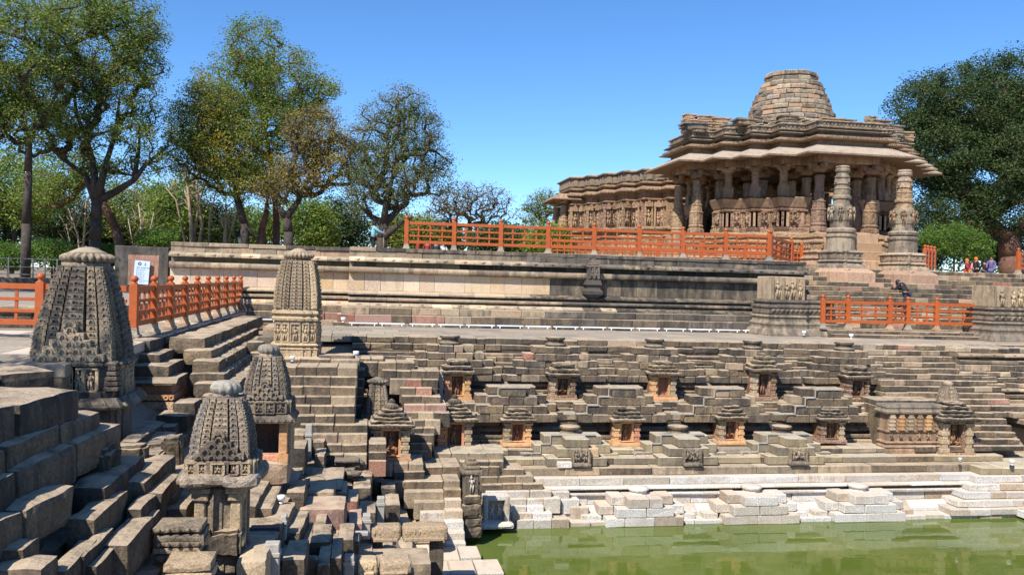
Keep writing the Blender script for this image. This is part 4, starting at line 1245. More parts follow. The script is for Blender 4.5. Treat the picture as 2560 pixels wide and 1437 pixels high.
# ------------------------------------------------------------------ orange railings
def railing(posts, label, nbal=3, foot=True, s=1.0, group='orange painted railings', post_w=0.092, skip_last=False):
    """posts: foot points (x, y, z)"""
    root = empty('railing', posts[0], label, 'railing', group)
    mats = M['orange']
    ft = 0.26*s if foot else 0.0
    for (x, y, z) in (posts[:-1] if skip_last else posts):
        i0 = posts.index((x, y, z))
        d = Vector(posts[min(i0+1, len(posts)-1)])-Vector(posts[max(i0-1, 0)])
        a = math.atan2(d.y, d.x)
        Mx = Matrix.Translation((x, y, z)) @ Matrix.Rotation(a, 4, 'Z')
        w = post_w*s
        mb = MB(); mb.cb(-w, w, -w, w, ft, 1.30*s, .008, 0, M=Mx)
        p = mb.build('post', mats, root)
        mb = MB(); mb.lathe(x, y, [(w*.95, z+1.30*s), (w*.75, z+1.33*s), (w*.45, z+1.345*s), (w*.85, z+1.375*s), (w*1.05, z+1.42*s), (w*.85, z+1.47*s), (w*.35, z+1.50*s)], 12)
        mb.build('ball_finial', mats, p)
        if foot:
            mb = MB()
            v, f = cblock(-.16*s, .16*s, -.16*s, .16*s, 0.0, .10*s, .02, .008); mb.add(v, f, False, Mx)
            tp = [(.13, .09), (.10, .2), (.10, .27)]
            for (wa, za), (wb, zb2) in zip(tp[:-1], tp[1:]):
                vv = [(-wa*s, -wa*s, za*s), (wa*s, -wa*s, za*s), (wa*s, wa*s, za*s), (-wa*s, wa*s, za*s), (-wb*s, -wb*s, zb2*s), (wb*s, -wb*s, zb2*s), (wb*s, wb*s, zb2*s), (-wb*s, wb*s, zb2*s)]
                mb.add(vv, [(0, 1, 5, 4), (1, 2, 6, 5), (2, 3, 7, 6), (3, 0, 4, 7), (4, 5, 6, 7)], False, Mx)
            mb.build('stone_footing', M['paving' if rnd() < .8 else 'temple_plain'], root)
    for a, b in zip(posts[:-1], posts[1:]):
        a, b = Vector(a), Vector(b)
        d = b-a; L_ = d.length
        ang = math.atan2(d.y, d.x); sl = math.asin(d.z/L_)
        Mx = Matrix.Translation(a) @ Matrix.Rotation(ang, 4, 'Z') @ Matrix.Rotation(-sl, 4, 'Y')
        for (z0, z1, w) in ((1.12, 1.25, .05), (.855, .93, .042), (.585, .66, .042), (.29, .42, .05)):
            mb = MB(); mb.cb(post_w*s*.8, L_-post_w*s*.8, -w*s, w*s, z0*s, z1*s, .006, 0, M=Mx); mb.build('rail', mats, root)
        for k_ in range(nbal):
            x = L_*(k_+1)/(nbal+1)
            mb = MB()
            mb.box(x-.032*s, x+.032*s, -.022*s, .022*s, .36*s, 1.18*s, M=Mx)
            mb.build('baluster', mats, root)
    return root

# left walkway run and its return
F0, F9 = at(333, 847, Z=0.4), at(600, 776, Z=0.4)
pts = [F0+(F9-F0)*(i/9.0) for i in range(10)]
railing([tuple(p) for p in pts], 'orange railing with ten ball topped posts running along the left walkway to the wall')
ret = [(F0.x, F0.y-.02, 0.4)]
q = at(101, 750, Y=F0.y-.05)
ret += [(F0.x-(F0.x-q.x)*k_, F0.y-0.05, 0.4) for k_ in (1.0, 2.0)]
railing([tuple(p) for p in ret[::-1]][:-1]+[(F0.x-.08, F0.y-.03, .4)], 'short orange railing partly hidden by the large spire, at the left edge', nbal=3, skip_last=True)
# above the retaining wall
px_ = [1015, 1134, 1251, 1369, 1484, 1597, 1706, 1813, 1921]
zt_ = 3.22
ps = [at(x, 622+0.033*(x-1015), Y=37.75) for x in px_]
ps = [(p.x, 37.75, zt_+.02) for p in ps]
railing(ps, 'long orange railing standing on top of the retaining wall in front of the temple')
pe = at(1982, 655, Y=39.2)
railing([(ps[-1][0]+.12, 37.8, zt_), (pe.x, 39.4, 3.05)], 'short sloping end bay of orange railing beside the top of the stairs', nbal=3)
pb = [at(x, 640, Y=45.0).x for x in (1375, 1480, 1590, 1640, 1745, 1850, 1930, 1985)]
railing([(x, 45.0-.12*i, 3.12) for i, x in enumerate(pb)], 'second orange railing behind the first, along the temple plinth', nbal=5, s=.95)
# landing on the stairs
pl_ = [at(x, 826, Y=33.9) for x in (2055, 2118, 2223, 2277, 2340, 2440, 2500)]
railing([(p.x, 33.9+(0.25 if i == 3 else 0), 0.30) for i, p in enumerate(pl_)], 'orange railing across the stair landing in front of the stooping man', nbal=2)
pr_ = [at(x, 668, Y=42.6) for x in (2311, 2330, 2350, 2370)]
railing([(p.x, 42.6+.4*i, 3.12) for i, p in enumerate(pr_)], 'small stepped orange railing at the head of the stairs right of the carved columns', nbal=1)
pr_ = [at(x, 672, Y=42.6) for x in (2545, 2640)]
railing([(p.x, 42.6, 3.14) for p in pr_], 'orange railing cut by the right edge of the view above the stairs', nbal=3)

# ------------------------------------------------------------------ niche on the retaining wall
def wall_niche():
    Y_ = 36.75
    c = at(1484, 745, Y=Y_)
    def z(y): return at(1484, y, Y=Y_).z
    r = empty('wall_niche', (c.x, Y_, c.z), 'little blackened niche shrine projecting from the middle of the retaining wall', 'shrine')
    x = c.x
    MB().loft([(x-.30, Y_), (x+.30, Y_), (x+.30, 37.6), (x-.30, 37.6)], [(-.1, z(745)), (.08, z(736)), (.10, z(728)), (-.02, z(722)), (-.02, z(716)), (.06, z(712)), (.0, z(700))]).build('bracket', M['black'], r)
    MB().lathe(x, Y_+.25, [(.16, z(706)), (.24, z(700)), (.16, z(695))], 10).build('pot_base', M['black'], r)
    for s in (-1, 0, 1):
        MB().cb(x+s*.2-.05, x+s*.2+.05, Y_-.03, Y_+.3, z(697), z(667), .01).build('pilaster', M['black'], r)
    m = MB(); figure(m, (x-.1, Y_+.02, z(695)), (1, 0, 0), (0, -1, 0), .42); figure(m, (x+.1, Y_+.02, z(695)), (1, 0, 0), (0, -1, 0), .42); m.build('figure_relief', M['black'], r)
    MB().box(x-.26, x+.26, Y_+.06, 37.5, z(700), z(665)).build('niche_back', M['black'], r)
    m = MB()
    for i, (a, b, w) in enumerate(((668, 663, .60), (663, 657, .46), (657, 651, .28), (651, 647, .12))):
        m.rough((x, Y_+.2, (z(a)+z(b))/2), (w, .5, z(b)-z(a)+.01), (6, 4, 2), .2, .015)
    m.build('tiered_cap', M['black'], r)
wall_niche()

# ------------------------------------------------------------------ ruined pavilions flanking the stairs
def ruin(x0, x1, Yf, zb_, k, label, top=True):
    r = empty('ruined_pavilion', ((x0+x1)/2, Yf+1, zb_), label, 'pavilion', 'ruined pavilions flanking the stairs')
    w = x1-x0
    pl = [(x0, Yf), (x0+w*.52, Yf), (x0+w*.52, Yf+.35), (x1, Yf+.35), (x1, Yf+1.8), (x0, Yf+1.8)]
    H = k
    MB().loft(pl, [(.22, zb_-.35), (.22, zb_+H*.02), (.12, zb_+H*.10), (.05, zb_+H*.13), (.05, zb_+H*.16), (.09, zb_+H*.2), (.03, zb_+H*.235), (-.02, zb_+H*.25), (-.02, zb_+H*.29), (.04, zb_+H*.32), (-.02, zb_+H*.35), (-.02, zb_+H*.37), (.02, zb_+H*.38)]).build('moulded_base', M['carved'], r)
    MB().loft(pl, [(-.02, zb_+H*.38), (-.02, zb_+H*.47), (.03, zb_+H*.48), (.03, zb_+H*.51), (-.04, zb_+H*.52), (-.06, zb_+H*.56), (.02, zb_+H*.57), (.02, zb_+H*.60), (-.05, zb_+H*.61)]).build('elephant_frieze', M['carved'], r)
    m = MB()
    for i in range(15):
        u = x0+w*(i+.5)/15
        y = Yf if u < x0+w*.52 else Yf+.35
        m.ball((u, y+.02, zb_+H*.425), .075, (1, .8, 1.1), 6, 5)
        m.ball((u+.05, y-.03, zb_+H*.44), .045, (1, .8, 1.1), 5, 4)
    o = m.build('elephant_row', M['carved'], r); o['kind'] = 'stuff'
    if top:
        MB().cb(x0+w*.02, x0+w*.50, Yf+.1, Yf+1.5, zb_+H*.61, zb_+H*1.0, .03, .02).build('upper_wall', M['carved_tan'], r)
        for u, h in ((.10, .9), (.23, .8), (.31, .95), (.42, .8)):
            m = MB(); figure(m, (x0+w*u, Yf+.1, zb_+H*.63), (1, 0, 0), (0, -1, 0), H*.33*h); m.build('figure_relief', M['carved_tan'], r)
        for u in (.02, .17, .37, .46):
            MB().cb(x0+w*u, x0+w*u+.09, Yf+.03, Yf+.2, zb_+H*.61, zb_+H*.99, .012).build('pilaster', M['mould'], r)
        MB().cb(x0+w*.56, x0+w*.74, Yf+.4, Yf+1.2, zb_+H*.61, zb_+H*.70, .03, .02).build('loose_block', M['mould'], r)
    return r
a, b = at(1925, 838, Y=33.6), at(2098, 838, Y=33.6)
ruin(a.x, b.x, 33.6, 0.0, at(1960, 692, Y=33.7).z, 'ruined carved pavilion base with standing figure panel left of the stair railing')
a, b = at(2482, 850, Y=32.6), at(2700, 850, Y=32.6)
ruin(a.x, b.x, 32.6, 0.0, at(2520, 715, Y=32.7).z, 'ruined carved pavilion base cut by the right edge of the view')

# ------------------------------------------------------------------ free standing carved columns
def carved_column(px, label, mats):
    Y_ = 41.0
    c = at(px[0], px[1], Y=Y_); zt = at(px[2], px[3], Y=Y_).z
    k = (zt-c.z)/680.0
    cx = (c.x+at(px[2], px[3], Y=Y_).x)/2
    r = empty('carved_column', (cx, Y_, c.z), label, 'column', 'free standing carved columns before the temple')
    def zz(y): return c.z+(1320-y)*k
    def seg(name, prof, mat, n=24, sq=None, a0=0):
        MB().lathe(cx, Y_, [(p*k*.94, zz(y)) for p, y in prof], n, False, a0=a0, square=sq).build(name, M[mat], r)
    plan = [(cx+x, Y_+y) for x, y in rib_plan(150*k)]
    MB().loft(plan, [(10*k, zz(1345)), (10*k, zz(1262)), (-2*k, zz(1250)), (-25*k, zz(1238))]).build('stepped_base', M['temple_plain'], r)
    plan = [(cx+x, Y_+y) for x, y in rib_plan(112*k)]
    MB().loft(plan, [(10*k, zz(1245)), (4*k, zz(1222)), (-12*k, zz(1205)), (0, zz(1198)), (-14*k, zz(1186)), (-10*k, zz(1180)), (-8*k, zz(1150)), (0, zz(1144)), (-14*k, zz(1136)), (-22*k, zz(1130))]).build('moulded_foot', M[mats[0]], r)
    seg('drum', [(88, 1132), (84, 1060), (92, 1052), (92, 1040), (78, 1034), (90, 1024), (92, 1010), (76, 1000)], mats[0])
    seg('figure_drum', [(66, 1002), (64, 965), (70, 955), (70, 885), (64, 872), (56, 862)], mats[0])
    for i in range(8):
        an = i*math.pi/4+.2
        n = Vector((math.sin(an), -math.cos(an), 0)); t = Vector((math.cos(an), math.sin(an), 0))
        o = Vector((cx, Y_, zz(958)))+n*66*k
        m = MB(); figure(m, o, t, n, 78*k, i % 2 and 0); arch(m, o+Vector((0, 0, 62*k)), t, n, 20*k, 8*k, 6*k, 6); m.build('figure_relief', M[mats[1]], r)
    seg('upper_drum', [(52, 864), (50, 836), (58, 828), (58, 816), (48, 806), (50, 775), (54, 770), (46, 764), (44, 748), (52, 742), (46, 734)], mats[1])
    seg('neck', [(44, 736), (40, 712), (47, 704), (47, 696), (38, 690), (36, 676), (44, 668), (46, 656), (40, 650), (44, 642), (38, 634)], mats[0])
    if rnd() < 2:
        m = MB()
        for an in (0.3, 1.9, 3.4, 5.0): m.cb(cx+math.cos(an)*48*k-.05, cx+math.cos(an)*48*k+.05, Y_+math.sin(an)*48*k-.05, Y_+math.sin(an)*48*k+.05, zz(735), zz(712), .01)
        o = m.build('bracket_stubs', M[mats[1]], r); o['kind'] = 'stuff'
carved_column((2098, 706, 2107, 418), 'greyish carved free standing column, left of the two before the temple porch', ('carved', 'temple_grey'))
carved_column((2254, 712, 2262, 428), 'warmer carved free standing column at the head of the stairs, right one near the small railing', ('temple_grey', 'temple'))

# ------------------------------------------------------------------ pillared hall
def qpoly(q, cx, cy, s=1.0):
    out = []
    for k_ in range(4):
        for (x, y) in q:
            for _ in range(k_): x, y = -y, x
            out.append((cx+x*s, cy+y*s))
    return out
HX, HY, PF, FL, VT, BT = 25.95, 50.4, 3.12, 5.2, 7.15, 8.95
def temple_pillar(r, x, y, z0, z1, full, mat='temple'):
    m = MB(); h = z1-z0
    if full:
        pr = [(.50, 0), (.50, .05), (.40, .07), (.46, .10), (.38, .13), (.40, .14), (.40, .30), (.44, .32), (.36, .34), (.34, .42), (.38, .44), (.28, .46), (.28, .54), (.32, .56), (.26, .58), (.25, .78), (.30, .80), (.25, .83)]
        m.lathe(x, y, [(a, z0+b*h) for a, b in pr], 12, False, a0=.26)
    else:
        m.cb(x-.24, x+.24, y-.24, y+.24, z0, z0+.38*h, .02)
        m.lathe(x, y, [(.25, z0+.38*h), (.25, z0+.45*h), (.21, z0+.48*h), (.21, z0+.68*h), (.26, z0+.71*h), (.22, z0+.75*h), (.22, z0+.83*h)], 12, False)
    p = m.build('pillar', M[mat], r)
    c = MB()
    c.lathe(x, y, [(.26, z1-.17*h if not full else z1-.13*h), (.40, z1-.10*h), (.40, z1-.07*h)], 8, False, a0=.39)
    zc = z1-.075*h
    c.loft([(x-.16, y-.16), (x+.16, y-.16), (x+.16, y+.16), (x-.16, y+.16)], [(.1, zc-.02), (.2, zc+.03*h)])
    for s in (-1, 1):
        c.cb(x+s*.42-.26, x+s*.42+.26, y-.15, y+.15, zc, z1+.02, .06)
        c.cb(x-.15, x+.15, y+s*.42-.26, y+s*.42+.26, zc, z1+.02, .06)
    c.build('capital', M[mat], p)
def hall():
    r = empty('pillared_hall', (HX, HY, PF), 'sandstone temple hall with stepped diagonal plan, deep eaves and a truncated stepped dome', 'temple')
    Q = [(1.8, -7.0), (1.8, -5.6), (3.3, -5.6), (3.3, -4.45), (4.45, -4.45), (4.45, -3.3), (5.6, -3.3), (5.6, -1.8), (7.0, -1.8)]
    P = qpoly(Q, HX, HY)
    H = FL-PF
    MB().loft(P, [(.75, PF-.2), (.75, PF+.10*H), (.62, PF+.16*H), (.50, PF+.22*H), (.60, PF+.27*H), (.48, PF+.32*H), (.38, PF+.34*H), (.38, PF+.40*H), (.46, PF+.44*H), (.36, PF+.48*H)]).build('plinth', M['temple_plain'], r)
    MB().loft(P, [(.36, PF+.48*H), (.30, PF+.50*H), (.30, PF+.66*H), (.38, PF+.69*H), (.38, PF+.73*H), (.26, PF+.76*H), (.22, PF+.80*H), (.32, PF+.84*H), (.28, PF+.93*H), (.1, PF+.96*H), (.05, FL)]).build('plinth_friezes', M['temple'], r)
    m = MB()
    n = len(P)
    for i in range(n):
        a, b = Vector((*P[i], 0)), Vector((*P[(i+1) % n], 0))
        if (a+b).length and (a+b).y/2 > HY+1: continue
        d = b-a; L_ = d.length; d.normalize(); nn = Vector((d.y, -d.x, 0))
        k_ = max(3, int(L_/.24))
        for q in range(k_):
            c = a+d*(L_*(q+.5)/k_)+nn*.36
            m.ball((c.x, c.y, PF+.58*H), .10, (.8, .8, 1.25), 6, 5)
            m.ball((c.x+nn.x*.05, c.y+nn.y*.05, PF+.63*H), .06, (1, 1, 1), 5, 4)
    o = m.build('animal_frieze', M['temple'], r); o['kind'] = 'stuff'
    # balustrade walls between the porches
    qi = 0
    for k_ in range(4):
        seg = [Q[1], Q[2], Q[3], Q[4], Q[5], Q[6], Q[7]]
        pts = []
        for (x, y) in seg:
            for _ in range(k_): x, y = -y, x
            pts.append((HX+x, HY+y))
        for i in range(len(pts)-1):
            a, b = Vector((*pts[i], 0)), Vector((*pts[i+1], 0))
            d = (b-a); L_ = d.length; d.normalize(); nn = Vector((d.y, -d.x, 0))
            inset = -nn*.45
            e0 = a; e1 = b
            convex_end = (i % 2 == 1)
            ext = 0.0
            poly = [(e0-d*ext), (e1+d*ext), (e1+inset+d*ext), (e0+inset-d*ext)]
            hb = VT-FL
            poly2 = [(p.x, p.y) for p in poly]
            MB().loft(poly2, [(.06, FL-.02), (.08, FL+.10*hb), (.01, FL+.13*hb), (.01, FL+.58*hb), (.10, FL+.60*hb), (.12, FL+.64*hb), (.02, FL+.67*hb), (.04, FL+.70*hb)]).build('balustrade_panel', M['temple'], r)
            MB().loft(poly2, [(.02, FL+.69*hb), (.08, FL+.72*hb), (.28, VT-.05), (.28, VT), (.0, VT)]).build('sloping_backrest', M['temple_plain'], r)
            kk = 5 if L_ > 1.3 else 4
            for q in range(kk):
                c = a+d*(L_*(q+.5)/kk)
                if q == kk//2:
                    mm = MB(); figure(mm, c+nn*.02+Vector((0, 0, FL+.17*hb)), d, nn, .38*hb, 1)
                    obox(mm, c, d, nn, .20, FL+.56*hb, FL+.60*hb, 0, .10)
                    for s in (-1, 1): obox(mm, c+d*s*.19, d, nn, .035, FL+.15*hb, FL+.57*hb, 0, .07)
                    mm.build('figure_relief', M['temple'], r)
                else:
                    mm = MB(); obox(mm, c, d, nn, .07, FL+.15*hb, FL+.57*hb, 0, .045)
                    mm.build('pilaster', M['temple_plain' if rnd() < .4 else 'temple'], r)
    # pillars: on the balustrade, at the porches, inside
    for k_ in range(4):
        def rot(x, y):
            for _ in range(k_): x, y = -y, x
            return HX+x, HY+y
        for (x, y) in ((3.0, -5.3), (4.15, -4.15), (5.3, -3.0)): temple_pillar(r, *rot(x, y), VT, BT, False)
        for (x, y) in ((1.55, -6.65), (-1.55, -6.65), (1.55, -5.2), (-1.55, -5.2)): temple_pillar(r, *rot(x, y), FL, BT, True)
        for (x, y) in ((1.5, -3.4), (3.4, -1.5), (3.2, -3.2)): temple_pillar(r, *rot(x, y), FL, BT, True)
    # beams and roof
    MB().loft(P, [(-.02, BT+.02), (.02, BT+.06), (.02, BT+.46), (-.05, BT+.5)]).build('beam_course', M['temple_plain'], r)
    E = MB().loft(P, [(.0, 9.40), (1.30, 9.24), (1.42, 9.22), (1.44, 9.31), (.85, 9.62), (.18, 9.98), (.0, 10.0)])
    E.build('deep_eave', M['temple_grey'], r)
    m = MB()
    for i in range(len(P)):
        a, b = Vector((*P[i], 0)), Vector((*P[(i+1) % len(P)], 0))
        d = b-a; L_ = d.length; d.normalize(); nn = Vector((d.y, -d.x, 0))
        k_ = max(3, int(L_/.30))
        for q in range(k_+1):
            c = a+d*(L_*q/k_)
            Mx = Matrix.Translation((c.x, c.y, 9.98)) @ Matrix.Rotation(math.atan2(nn.y, nn.x), 4, 'Z') @ Matrix.Rotation(math.atan2(.70, 1.30), 4, 'Y')
            m.box(.15, 1.46, -.03, .03, -.01, .045, M=Mx)
    o = m.build('eave_ribs', M['temple_grey'], r); o['kind'] = 'stuff'
    MB().loft(P, [(.1, 9.9), (.12, 10.158), (.55, 10.187), (.72, 10.216), (.72, 10.274), (.25, 10.446), (.1, 10.475)]).build('roof_tier', M['temple'], r)
    MB().loft(P, [(.1, 10.432), (.12, 10.576), (.45, 10.619), (.50, 10.677), (.15, 10.763), (.0, 10.778)]).build('roof_tier', M['temple_grey'], r)
    MB().loft(P, [(.0, 10.756), (.0, 10.835), (.28, 10.878), (.28, 10.922), (.18, 10.950), (.18, 11.152), (.30, 11.181), (.28, 11.238), (-.2, 11.296)]).build('carved_parapet', M['temple_grey'], r)
    m = MB()
    for i in range(len(P)):
        a, b = Vector((*P[i], 0)), Vector((*P[(i+1) % len(P)], 0))
        d = b-a; L_ = d.length; d.normalize(); nn = Vector((d.y, -d.x, 0))
        k_ = max(3, int(L_/.22))
        for q in range(k_):
            c = a+d*(L_*(q+.5)/k_)
            obox(m, c, d, nn, .07, 10.965, 11.138, .1, .235)
            obox(m, c, d, nn, .085, 10.302, 10.403, .1, .42)
            arch(m, c+nn*.72+Vector((0, 0, 10.288)), d, nn, .075, .035, .03, 4)
    o = m.build('parapet_studs', M['temple_grey'], r); o['kind'] = 'stuff'
    P2 = qpoly(Q, HX, HY, .80); P3 = qpoly(Q, HX, HY, .62)
    MB().loft(P2, [(.0, 11.224), (.1, 11.404), (.25, 11.440), (.2, 11.512), (-.1, 11.548), (-.3, 11.656)]).build('roof_tier', M['temple_grey'], r)
    MB().loft(P3, [(.2, 11.512), (.25, 11.692), (.4, 11.728), (.3, 11.800), (-.1, 11.836), (-.5, 11.944)]).build('roof_tier', M['temple_grey'], r)
    # broken kiosks and loose stones on the roof
    rnd_blocks = [(1722, 287, 50.0, .8, 11.2), (1722, 318, 49.0, 1.0, 11.1), (1762, 292, 49.8, 1.0, 11.2), (1798, 297, 49.6, 1.2, 11.2), (1745, 322, 48.4, .9, 11.1), (1735, 310, 48.8, 1.5, 11.2), (1825, 312, 48.6, .9, 11.2),
                  (1893, 275, 46.6, .55, 11.5), (1925, 292, 46.8, .6, 11.4), (1965, 292, 46.6, 1.2, 11.4), (1860, 300, 46.6, 1.2, 11.3), (2010, 298, 46.4, .9, 11.3), (2177, 292, 46.5, .6, 11.3), (2195, 303, 46.7, 1.2, 11.3), (2230, 316, 47.0, 1.1, 11.2), (2110, 302, 46.6, 1.1, 11.3), (2262, 332, 47.4, .9, 11.1), (2075, 300, 46.2, 1.4, 11.3)]
    for (px, py, Y_, w, zb_) in rnd_blocks:
        p = at(px, py, Y=Y_)
        h = max(.25, p.z-zb_)
        m = MB()
        n_ = max(1, int(h/.28))
        for q in range(n_):
            zz = zb_+h*(q+.5)/n_
            m.rough((p.x+U(-.05, .05), p.y, zz), (w*U(.75, .95), w*.8, h/n_*.8), (4, 4, 2), .16, .05)
            m.rough((p.x+U(-.05, .05), p.y, zz+h/n_*.4), (w*U(.95, 1.1), w*.9, h/n_*.25), (4, 4, 1), .1, .03)
        m.build('roof_rubble', M['temple_grey' if rnd() < .75 else 'temple_plain'], r)
    # truncated dome in stepped rings
    z0, z1 = 11.65, at(1970, 187, Y=HY).z
    rings = 12
    for i in range(rings):
        t = i/(rings-1)
        ra = 3.05-1.38*t**1.05 if i < rings-2 else 1.66
        za, zb2 = z0+(z1-z0)*i/rings, z0+(z1-z0)*(i+1)/rings
        if i == rings-2: za0 = za
        nb = max(13, int(ra*7.5))
        a0 = U(0, 1)
        for q in range(nb):
            aa, ab = a0+2*math.pi*q/nb, a0+2*math.pi*(q+1)/nb
            jr = U(-.09, .05); jz = U(-.10, .02) if i == rings-1 else U(-.02, .015)
            g = .008
            v = []
            hh = zb2-za
            for zz, dr in ((za, -.03), (za+hh*.12, .0), (za+hh*.70, -.01), (zb2-.005+jz, -.19)):
                d0, d1 = U(-.018, .018), U(-.018, .018)
                for rr, an in ((ra+jr+dr+d0, aa+g), (ra+jr+dr+d1, ab-g), (ra*.55, ab-g), (ra*.55, aa+g)):
                    v.append((HX+rr*math.cos(an), HY+rr*math.sin(an), zz+U(-.012, .012)))
            f = [(3, 2, 1, 0), (12, 13, 14, 15)]
            for l_ in (0, 4, 8): f += [(l_+a_, l_+(a_+1) % 4, l_+4+(a_+1) % 4, l_+4+a_) for a_ in range(4)]
            me = bpy.data.meshes.new('dome_stone')
            me.from_pydata(v, [], f)
            link('dome_stone', me, M['temple_grey' if rnd() < .85 else 'temple_plain'], r)
        MB().lathe(HX, HY, [(ra*.9, za), (ra*.88, zb2-.12)], 20, False).build('dome_core', M['earth'], r)
    # steps of the left porch
    for i in range(4):
        MB().cb(HX-8.4+i*.35, HX-7.0, HY-1.6, HY+1.6, PF, PF+.5*(i+1), .03, .01).build('porch_step', M['temple_plain'], r)
        MB().cb(HX-1.6, HX+1.6, HY-8.6+i*.38, HY-7.0, PF-.1, PF+.5*(i+1), .03, .01).build('porch_step', M['temple_plain'], r)
    # floor-to-roof core of the inner hall keeps the far side dark
    MB().box(HX-2.2, HX+2.2, HY+3.6, HY+3.9, FL, BT).build('inner_wall', M['temple_plain'], r)
hall()

def sanctum():
    r = empty('sanctum_hall', (26.3, 66, PF), 'lower carved sandstone sanctum building behind and left of the domed pillared hall', 'temple')
    L_ = [(17.6, 77), (17.6, 72.5), (16.5, 72.5), (16.5, 69.3), (15.5, 69.3), (15.5, 65.3), (16.5, 65.3), (16.5, 63.9), (17.3, 63.9), (17.3, 62.0), (18.2, 62.0), (18.2, 60.2), (19.2, 60.2), (19.2, 58.6), (20.6, 58.6), (20.6, 57.4)]
    P = L_+[(33, 57.4), (33, 77)]
    MB().loft(P, [(.6, PF-.2), (.6, 3.5), (.4, 3.7), (.5, 3.9), (.3, 4.1), (.3, 4.5), (.4, 4.6), (.2, 4.8), (.2, 5.3), (.3, 5.4), (.1, 5.6), (.1, 5.75), (.38, 5.9), (.40, 6.0), (.1, 6.15)]).build('plinth', M['temple'], r)
    MB().loft(P, [(.0, 6.1), (.0, 8.0), (.18, 8.05), (.2, 8.12), (.0, 8.2), (.0, 8.6)]).build('figure_wall', M['temple'], r)
    MB().loft(P, [(.0, 8.55), (.25, 8.7), (.42, 8.72), (.42, 8.80), (.1, 9.1), (.15, 9.16), (.35, 9.2), (.35, 9.28), (.05, 9.38)]).build('eave', M['temple_plain'], r)
    MB().loft(P, [(.05, 9.36), (.12, 9.45), (.12, 10.05), (.3, 10.12), (.3, 10.2), (.1, 10.3), (-.4, 10.4), (-1.2, 10.45)]).build('parapet', M['temple_grey'], r)
    m = MB()
    for i in range(len(L_)-1):
        a, b = Vector((*L_[i], 0)), Vector((*L_[i+1], 0))
        d = b-a; l = d.length; d.normalize(); nn = Vector((d.y, -d.x, 0))
        k_ = max(2, int(l/.55))
        for q in range(k_):
            c = a+d*(l*(q+.5)/k_)
            f = MB(); figure(f, c+nn*.02+Vector((0, 0, 6.25)), d, nn, 1.05 if q % 2 == 0 else .8)
            for s in (-1, 1): obox(f, c+d*s*.24, d, nn, .05, 6.15, 7.9, 0, .14)
            obox(f, c, d, nn, .27, 7.55, 7.68, 0, .22)
            for w_, za in ((.22, 7.7), (.15, 7.82), (.08, 7.93)): obox(f, c, d, nn, w_, za, za+.1, 0, .15)
            f.build('figure_niche', M['temple' if rnd() < .7 else 'temple_plain'], r)
            obox(m, c, d, nn, .20, 9.5, 10.0, .05, .17); obox(m, c, d, nn, .1, 9.52, 9.98, .05, .2)
            for q2 in range(2): arch(m, c+d*(q2-.5)*.25+nn*.42+Vector((0, 0, 8.74)), d, nn, .11, .05, .04, 4)
    o = m.build('parapet_panels', M['temple_grey'], r); o['kind'] = 'stuff'
    # small side porch with its own eave
    for (x, y) in ((15.0, 66.0), (15.0, 68.6)): temple_pillar(r, x, y, 6.0, 8.5, True, 'temple_plain')
    MB().loft([(14.7, 65.7), (15.6, 65.7), (15.6, 68.9), (14.7, 68.9)], [(.1, 8.45), (.75, 8.42), (.78, 8.5), (.1, 8.95)]).build('porch_eave', M['temple_plain'], r)
    MB().cb(14.6, 15.6, 65.6, 69, 5.0, 6.02, .04).build('porch_balustrade', M['temple'], r)
    MB().lathe(21.5, 60, [(.3, 10.3), (.35, 10.75), (.45, 10.8), (.4, 10.95)], 10).build('roof_knob', M['temple_grey'], r)
sanctum()
# ------------------------------------------------------------------ left bank
lb = empty('step_bank', (-2, 16, -2), 'eroded dark steps of the left bank in the foreground with loose and broken blocks', 'stepped bank')
DK = [('dark', 6), ('bank', 2), ('black', .6)]
MID = [('bank', 4), ('dark', 3), ('mould', .7), ('red', .35)]
def rblock(parent, c, size, mat, rz=0.0, amp=None, name='stone_block', n=None, k=0.11):
    sx, sy, sz = size
    if n is None: n = (max(2, min(8, int(sx/.16))), max(2, min(8, int(sy/.16))), max(2, min(5, int(sz/.1))))
    v, f = rough_geo(sx, sy, sz, n=n, rnd_k=k, amp=(0.016+0.022*min(1, min(size))) if amp is None else amp, seed=rnd()*60)
    Mx = Matrix.Translation(Vector(c)) @ Matrix.Rotation(rz, 4, 'Z')
    me = bpy.data.meshes.new(name)
    me.from_pydata([tuple(Mx @ Vector(p)) for p in v], [], f)
    return link(name, me, pick(mat), parent)
def FB(x0, x1, yt, yb, Y=None, dep=0.7, mat=None, parent=None, split=None, rough=True, down=0.25, off=0.0):
    """stone whose front shows between the directions x0..x1, yt..yb, standing on the bank (or at distance Y)"""
    xm = (x0+x1)/2
    if Y is None: Y = at_bank(xm, yb, off).y
    a, b = at(x0, (yt+yb)/2, Y=Y), at(x1, (yt+yb)/2, Y=Y)
    zt, z0 = at(xm, yt, Y=Y).z, at(xm, yb, Y=Y).z
    n = split or max(1, int(round((b.x-a.x)/1.1)))
    for i in range(n):
        xa, xb = a.x+(b.x-a.x)*i/n, a.x+(b.x-a.x)*(i+1)/n
        if rough: rblock(parent or lb, ((xa+xb)/2, Y+dep/2+U(-.01, .01), (zt+z0-down)/2), (xb-xa-.012, dep, zt-z0+down), mat or DK)
        else: stone(parent or lb, xa+.005, xb-.005, Y, Y+dep, z0-down, zt, pick(mat or MID), .02, .01)
    return a.x, b.x, Y, z0, zt
